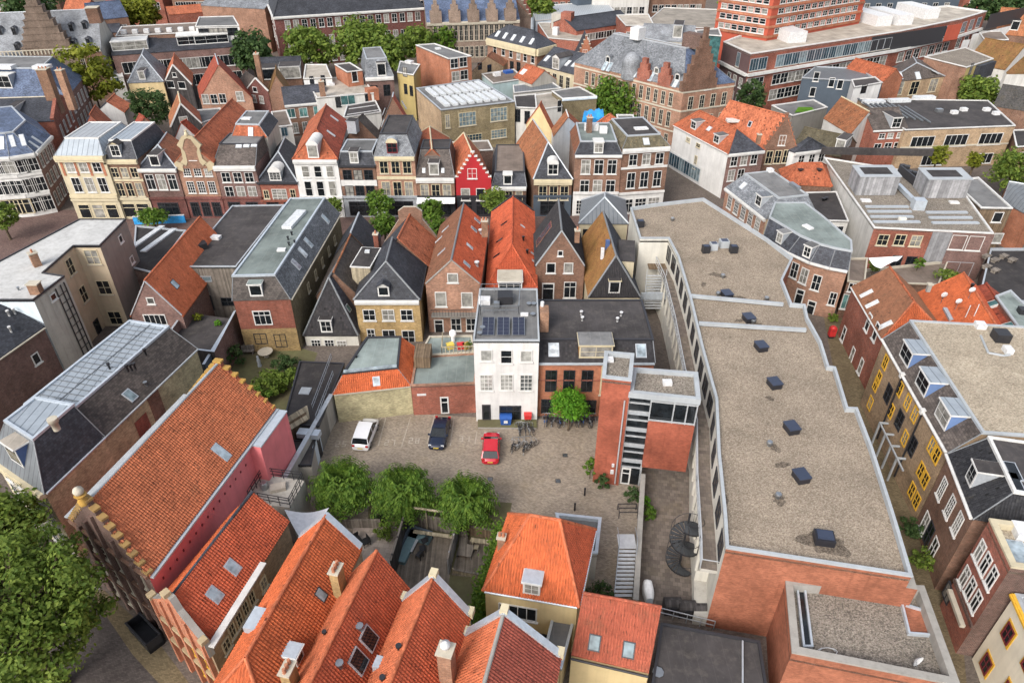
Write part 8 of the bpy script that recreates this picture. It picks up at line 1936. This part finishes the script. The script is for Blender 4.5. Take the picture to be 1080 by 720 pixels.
for k in range(3):
    p = at(708+15*k, 643+3.2*k, 0); a = MB(); w = 1.35; rows = [[p+Vector((x, y, z)) for x in (-w/2, w/2)] for y, z in [(-.5, 0), (-.5, .9)]+[(-.5*math.cos(math.pi*j/8), .9+.45*math.sin(math.pi*j/8)) for j in range(1, 8)]+[(.5, .9), (.5, 0)]]
    a.quadgrid(rows, 'timber_dark', False)
    for x, rv in ((0, 1), (1, -1)): a.poly([r_[x] for r_ in rows][::rv], 'timber_dark')
    a.obox(p+Vector((-.3, -.53, .8)), (.6, 0, 0), (0, .03, 0), (0, 0, .25), 'metal_dark'); single(a, 'bin_shelter', ('left', 'middle', 'right')[k]+' one of three dark round topped bin shelters in the office court', 'bin', p, 'bin shelters in the office court')
p, q = at(695, 650, 0), at(752, 664, 0); a = MB()
for z in (.6, 1.15): a.beam(p+Vector((0, 0, z)), q+Vector((0, 0, z)), .06, .06, 'steel_pale')
for k in range(5): c = lerp(p, q, k/4); a.beam(c, c+Vector((0, 0, 1.15)), .06, .06, 'steel_pale')
single(a, 'court_railing', 'pale two bar railing in front of the three bin shelters', 'railing', p)
p = at(683, 626, 0); root = thing('covered_scooter', 'scooter under a white and pale cyan cover beside the court wall', 'scooter', p); a = MB(); rows = []
for j in range(9):
    t = j/8; y = -.9+1.8*t; w = .36*(math.sin(math.pi*(.12+.76*t))**.5); h = .7+.35*math.sin(math.pi*t)+.25*math.exp(-((t-.8)/.12)**2); rows.append([p+Vector((w*1.25*x, y, z*h)) for x, z in ((-1, .05), (-1, .55), (-.75, .9), (0, 1), (.75, .9), (1, .55), (1, .05))])
a.quadgrid(rows, 'white_cloth'); a.poly(rows[0][::-1], 'pale_blue'); a.poly(rows[-1], 'pale_blue'); part(a, 'cover', root)
for y in (-.62, .62): a = MB(); c = p+Vector((0, y, .25)); a.tube(c-Vector((.06, 0, 0)), c+Vector((.06, 0, 0)), .25, 'rubber', 12); part(a, 'wheel', root)

# ================================================================== back gardens of the bottom row
def fence(name, label, px, h, m, cap='timber_grey', t=.1, cat='fence'):
    a = MB(); P = [at(u, v, 0) for u, v in px]
    for p, q in zip(P[:-1], P[1:]):
        d = (q-p).normalized(); n = Vector((-d.y, d.x, 0)); a.obox(p-n*t/2, q-p, n*t, (0, 0, h), m); a.obox(p-n*(t/2+.03)+Vector((0, 0, h)), q-p, n*(t+.06), (0, 0, .06), cap)
        for k in range(int((q-p).length/1.8)+1): a.box(lerp(p, q, min(1, k*1.8/(q-p).length)), .13, .13, 0, h+.12, m, math.atan2(d.y, d.x))
    return single(a, name, label, cat, P[0])
fence('garden_fence', 'tall charcoal fence at the left side of the sunken deck', ((432, 553), (415, 612)), 2.6, 'timber_dark')
fence('garden_fence', 'timber back fence of the deck under the middle lime tree', ((432, 553), (482, 564)), 1.7, 'timber_grey')
fence('garden_fence', 'grey fence between the sofa deck and the small bench garden', ((484, 563), (473, 606)), 2.0, 'cladding_grey')
fence('garden_fence', 'low brown fence behind the small bench garden', ((486, 562), (526, 569)), 1.1, 'timber_brown')
fence('garden_fence', 'weathered low fence behind the paved garden under left lime tree', ((348, 556), (402, 556)), 1.0, 'timber_grey')
fence('garden_wall', 'pale retaining wall at the lower edge of the bench garden', ((478, 604), (518, 612)), .5, 'timber_pale', cat='wall')
a = MB(); P = [at(*k, 2.9) for k in ((420, 533), (478, 541))]; a.beam(P[0], P[1], .12, .14, 'timber_pale')
for t in (0, .5, .98): c = lerp(P[0], P[1], t); a.beam(V(c, 0), c, .1, .1, 'timber_pale')
single(a, 'pergola', 'pale timber pergola frame above the sofa deck', 'pergola', V(P[0], 0))
sheet('deck', G((431, 556), (482, 566), (470, 632), (405, 615)), .03, 'decking'); sheet('bench_garden', G((486, 568), (524, 572), (520, 612), (476, 606)), .02, 'decking')
root = thing('corner_sofa', 'teal grey L shaped outdoor sofa in the corner of the walled deck', 'sofa', at(424, 575, 0)); 
def seg(p, q, w, h, m, nm, off=0):
    a = MB(); d = (q-p).normalized(); n = Vector((-d.y, d.x, 0)); a.obox(p+n*off, q-p, n*w, (0, 0, h), m); part(a, nm, root)
p0, p1, p2 = at(434, 561, 0), at(418, 594, 0), at(456, 568, 0)
seg(p1, p0, .8, .42, 'cushion', 'seat', -.8); seg(p1, p0, .2, .8, 'blue_grey', 'backrest'); seg(p2, p0, .8, .42, 'cushion', 'seat'); seg(p2, p0, .2, .8, 'blue_grey', 'backrest', -.2)
def table(label, u, v, w, l, h, m, rot=0, name='garden_table'):
    p = at(u, v, 0); r_ = thing(name, label, 'table', p); a = MB(); a.box(p, w, l, h-.06, h, m, rot); part(a, 'tabletop', r_); ca, sa = math.cos(rot), math.sin(rot)
    for sx in (-1, 1):
        for sy in (-1, 1): a = MB(); x, y = sx*(w/2-.06), sy*(l/2-.06); a.box(p+Vector((x*ca-y*sa, x*sa+y*ca, 0)), .06, .06, .02, h-.06, 'metal'); part(a, 'leg', r_)
table('low pale rectangular coffee table before the teal corner sofa', 434, 577, .8, 1.4, .4, 'steel_pale', R(-18))
table('small timber garden table in the bench garden', 491, 583, 1.3, 1.3, .45, 'timber_grey', R(-12))
table('round looking small stool table beside the bench', 502, 580, .45, .45, .45, 'timber_pale', 0)
def chair(label, u, v, rot, m='metal_dark', name='garden_chair', w=.55):
    p = at(u, v, 0); r_ = thing(name, label, 'chair', p); ca, sa = math.cos(rot), math.sin(rot); T_ = lambda x, y: p+Vector((x*ca-y*sa, x*sa+y*ca, 0))
    a = MB(); a.box(p, w, w, .42, .48, m, rot); part(a, 'seat', r_); a = MB(); a.box(T_(0, w/2-.03), w, .06, .5, .95, m, rot); part(a, 'backrest', r_)
    for x in (-1, 1):
        for y in (-1, 1): a = MB(); a.box(T_(x*(w/2-.04), y*(w/2-.04)), .05, .05, .02, .42, m, rot); part(a, 'leg', r_)
chair('black chair on the deck right of the coffee table, upper one', 448, 573, R(-60)); chair('black chair on the deck right of the coffee table, middle one', 446, 581, R(-80)); chair('black chair on the deck right of the coffee table, lowest one', 443, 588, R(-120))
chair('dark round chair in the paved garden, left one', 377, 572, R(40), 'rubber', w=.7); chair('dark round chair in the paved garden, right one', 386, 574, R(-50), 'rubber', w=.7)
p = at(489, 569, 0); root = thing('lounge_chair', 'pale timber lounge chair with rounded tall back in the bench garden', 'chair', p); a = MB(); a.box(p+Vector((0, -.4, 0)), .75, .8, .3, .4, 'timber_grey'); part(a, 'seat', root); a = MB()
pts = [p+Vector((.38*math.cos(math.pi*k/8), .05, .7+.6*math.sin(math.pi*k/8))) for k in range(9)]+[p+Vector((-.38, .05, .3)), p+Vector((.38, .05, .3))]; a.poly(pts, 'timber_grey'); a.poly([k+Vector((0, .08, 0)) for k in pts[::-1]], 'timber_grey'); part(a, 'backrest', root)
p = at(510, 574, 0); root = thing('garden_bench', 'long plain timber bench along the low brown fence', 'bench', p); a = MB(); a.box(p, 2.3, .45, .4, .47, 'timber_pale', R(-10)); part(a, 'seat', root)
for x in (-.9, .9): a = MB(); a.box(p+Vector((x, -x*.17, 0)), .08, .4, .02, .4, 'timber_pale', R(-10)); part(a, 'leg', root)
a = MB(); p, q = at(436, 560, .9), at(478, 566, .9); a.beam(p, q, .35, .08, 'timber_pale'); single(a, 'timber_shelf', 'pale plank shelf along the back fence of the sofa deck', 'shelf', V(p, 0))
# sail
c = [at(300, 537, 5.0), at(347, 535, 4.2), at(319, 571, 5.2)]; rows = []
for i in range(9):
    t = i/8; l_, r_ = lerp(c[0], c[2], t), lerp(c[1], c[2], t); rows.append([lerp(l_, r_, j/8)-Vector((0, 0, .5*math.sin(math.pi*j/8)*(1-t)+.3*math.sin(math.pi*t))) for j in range(9)])
a = MB(); a.quadgrid(rows, 'sail'); single(a, 'shade_sail', 'pale grey triangular shade sail between two orange tiled houses', 'awning', V(c[0], 0))
# roof terrace clutter behind the red outbuilding
for k, (u, v, m, nm, lab) in enumerate(((478, 360, 'white_cloth', 'patio_heater', 'white round topped terrace figure'), (486, 367, 'red_plastic', 'storage_box', 'red storage box on the cluttered roof terrace'), (475, 367, 'yellow_plastic', 'storage_box', 'yellow storage box on the cluttered roof terrace'), (492, 367, 'lichen', 'storage_box', 'ochre storage box at the terrace wall'))):
    p = at(u, v, 4.08); a = MB()
    if k == 0: a.lathe(p, [(.2, p.z), (.25, p.z+.7), (.42, p.z+1.0), (.35, p.z+1.4), (.1, p.z+1.6)], m, 10)
    else: a.box(p, .75, .6, p.z, p.z+.55, m, .2*k); a.box(p, .82, .66, p.z+.55, p.z+.62, m, .2*k)
    single(a, nm, lab, 'box' if k else 'heater', p)
# roof deck clutter right
for k in range(6):
    p = at(1040+9*(k % 4), 272+11*(k//4)+4*(k % 2), 3.9); a = MB(); a.box(p, 1.2, .8, p.z+.35, p.z+.45, 'timber_grey', R(30))
    for sx in (-.5, .5): a.box(p+Vector((sx*.8, sx*.4, 0)), .1, .6, p.z, p.z+.35, 'timber_grey', R(30))
    single(a, 'deck_bench', 'low weathered timber bench on the dark roof deck at right', 'bench', p, 'benches on the roof deck')
# blue hoarding and tarpaulin
p, q = at(142, 237, 0), at(196, 235, 0); a = MB(); a.obox(p, q-p, (0, .25, 0), (0, 0, 1.3), 'blue_tarp'); a.obox(p+Vector((0, -.02, 1.3)), q-p, (0, .3, 0), (0, 0, .1), 'metal_white')
single(a, 'site_hoarding', 'bright blue building site hoarding across the shopping street', 'hoarding', p)
p, q = at(136, 243, 0), at(145, 222, 0); a = MB(); a.box(at(143, 226, 0), 2.2, 2.4, .1, 2.6, 'blue_tarp', R(10)); a.box(at(143, 226, 0), 2.4, 2.6, 2.6, 2.75, 'blue_plastic', R(10)); single(a, 'site_cabin', 'small blue site cabin at the left end of the hoarding', 'cabin', at(143, 226, 0))
z = 10.2; P = [at(*k, z) for k in ((614, 128), (637, 124), (635, 117), (618, 118))]; a = MB(); rows = []
for i in range(6):
    t = i/5; l_, r_ = lerp(P[0], P[3], t), lerp(P[1], P[2], t); rows.append([lerp(l_, r_, j/8)+Vector((0, 0, .9*math.sin(math.pi*t)+.25*math.sin(j*1.9+i))) for j in range(9)])
a.quadgrid(rows, 'blue_tarp'); a.quadgrid([[p_-Vector((0, 0, 3)) for p_ in rows[0]], rows[0]], 'blue_tarp'); a.quadgrid([[V(r_[0], 6), r_[0]] [::-1] for r_ in rows], 'blue_tarp')
single(a, 'tarpaulin', 'bright blue tarpaulin stretched over a roof under repair', 'tarpaulin', V(P[0], z-3))
# street furniture
a = MB(); p = at(99, 231, 0); a.tube(p, p+Vector((0, 0, 4.2)), .06, 'metal_dark', 8); a.lathe(p, [(.12, 4.2), (.28, 4.7), (.3, 4.8), (.05, 5.0)], 'glass_bright', 8); single(a, 'street_lamp', 'classic street lamp at the corner of the yellow street house', 'lamp', p)
p = at(767, 214, 0); a = MB(); a.tube(p, p+Vector((0, 0, 2.8)), .04, 'metal', 6); a.tube(p+Vector((0, -.03, 2.9)), p+Vector((0, .03, 2.9)), .4, 'blue_plastic', 20); a.tube(p+Vector((0, -.05, 2.9)), p+Vector((0, -.032, 2.9)), .12, 'metal_white', 12); single(a, 'traffic_sign', 'round blue traffic sign at the white house corner', 'sign', p)
# back garden table
p = at(281, 376, 0); root = thing('garden_table', 'round stone garden table in the walled back garden', 'table', p); a = MB(); a.lathe(p, [(.85, .7), (.9, .74), (.88, .8)], 'trim_stone', 20); part(a, 'tabletop', root); a = MB(); a.lathe(p, [(.3, 0), (.12, .1), (.1, .7)], 'trim_stone', 10); part(a, 'pedestal', root)
a = MB(); p = at(274, 386, 0); a.lathe(p, [(.25, 0), (.18, .5), (.22, .9), (.12, 1.2), (.15, 1.4), (.05, 1.55)], 'coping', 10); single(a, 'garden_statue', 'small pale garden statue in front of the round table', 'statue', p)
p = at(262, 373, 0); a = MB(); a.box(p, 1.5, .5, .4, .5, 'timber_grey', R(5)); a.box(p+Vector((0, .25, 0)), 1.5, .08, .5, 1.1, 'timber_grey', R(5)); a.box(p+Vector((-.6, 0, 0)), .1, .45, 0, .4, 'timber_grey'); a.box(p+Vector((.6, 0, 0)), .1, .45, 0, .4, 'timber_grey'); single(a, 'garden_bench', 'grey bench against the back wall left of the round table', 'bench', p)
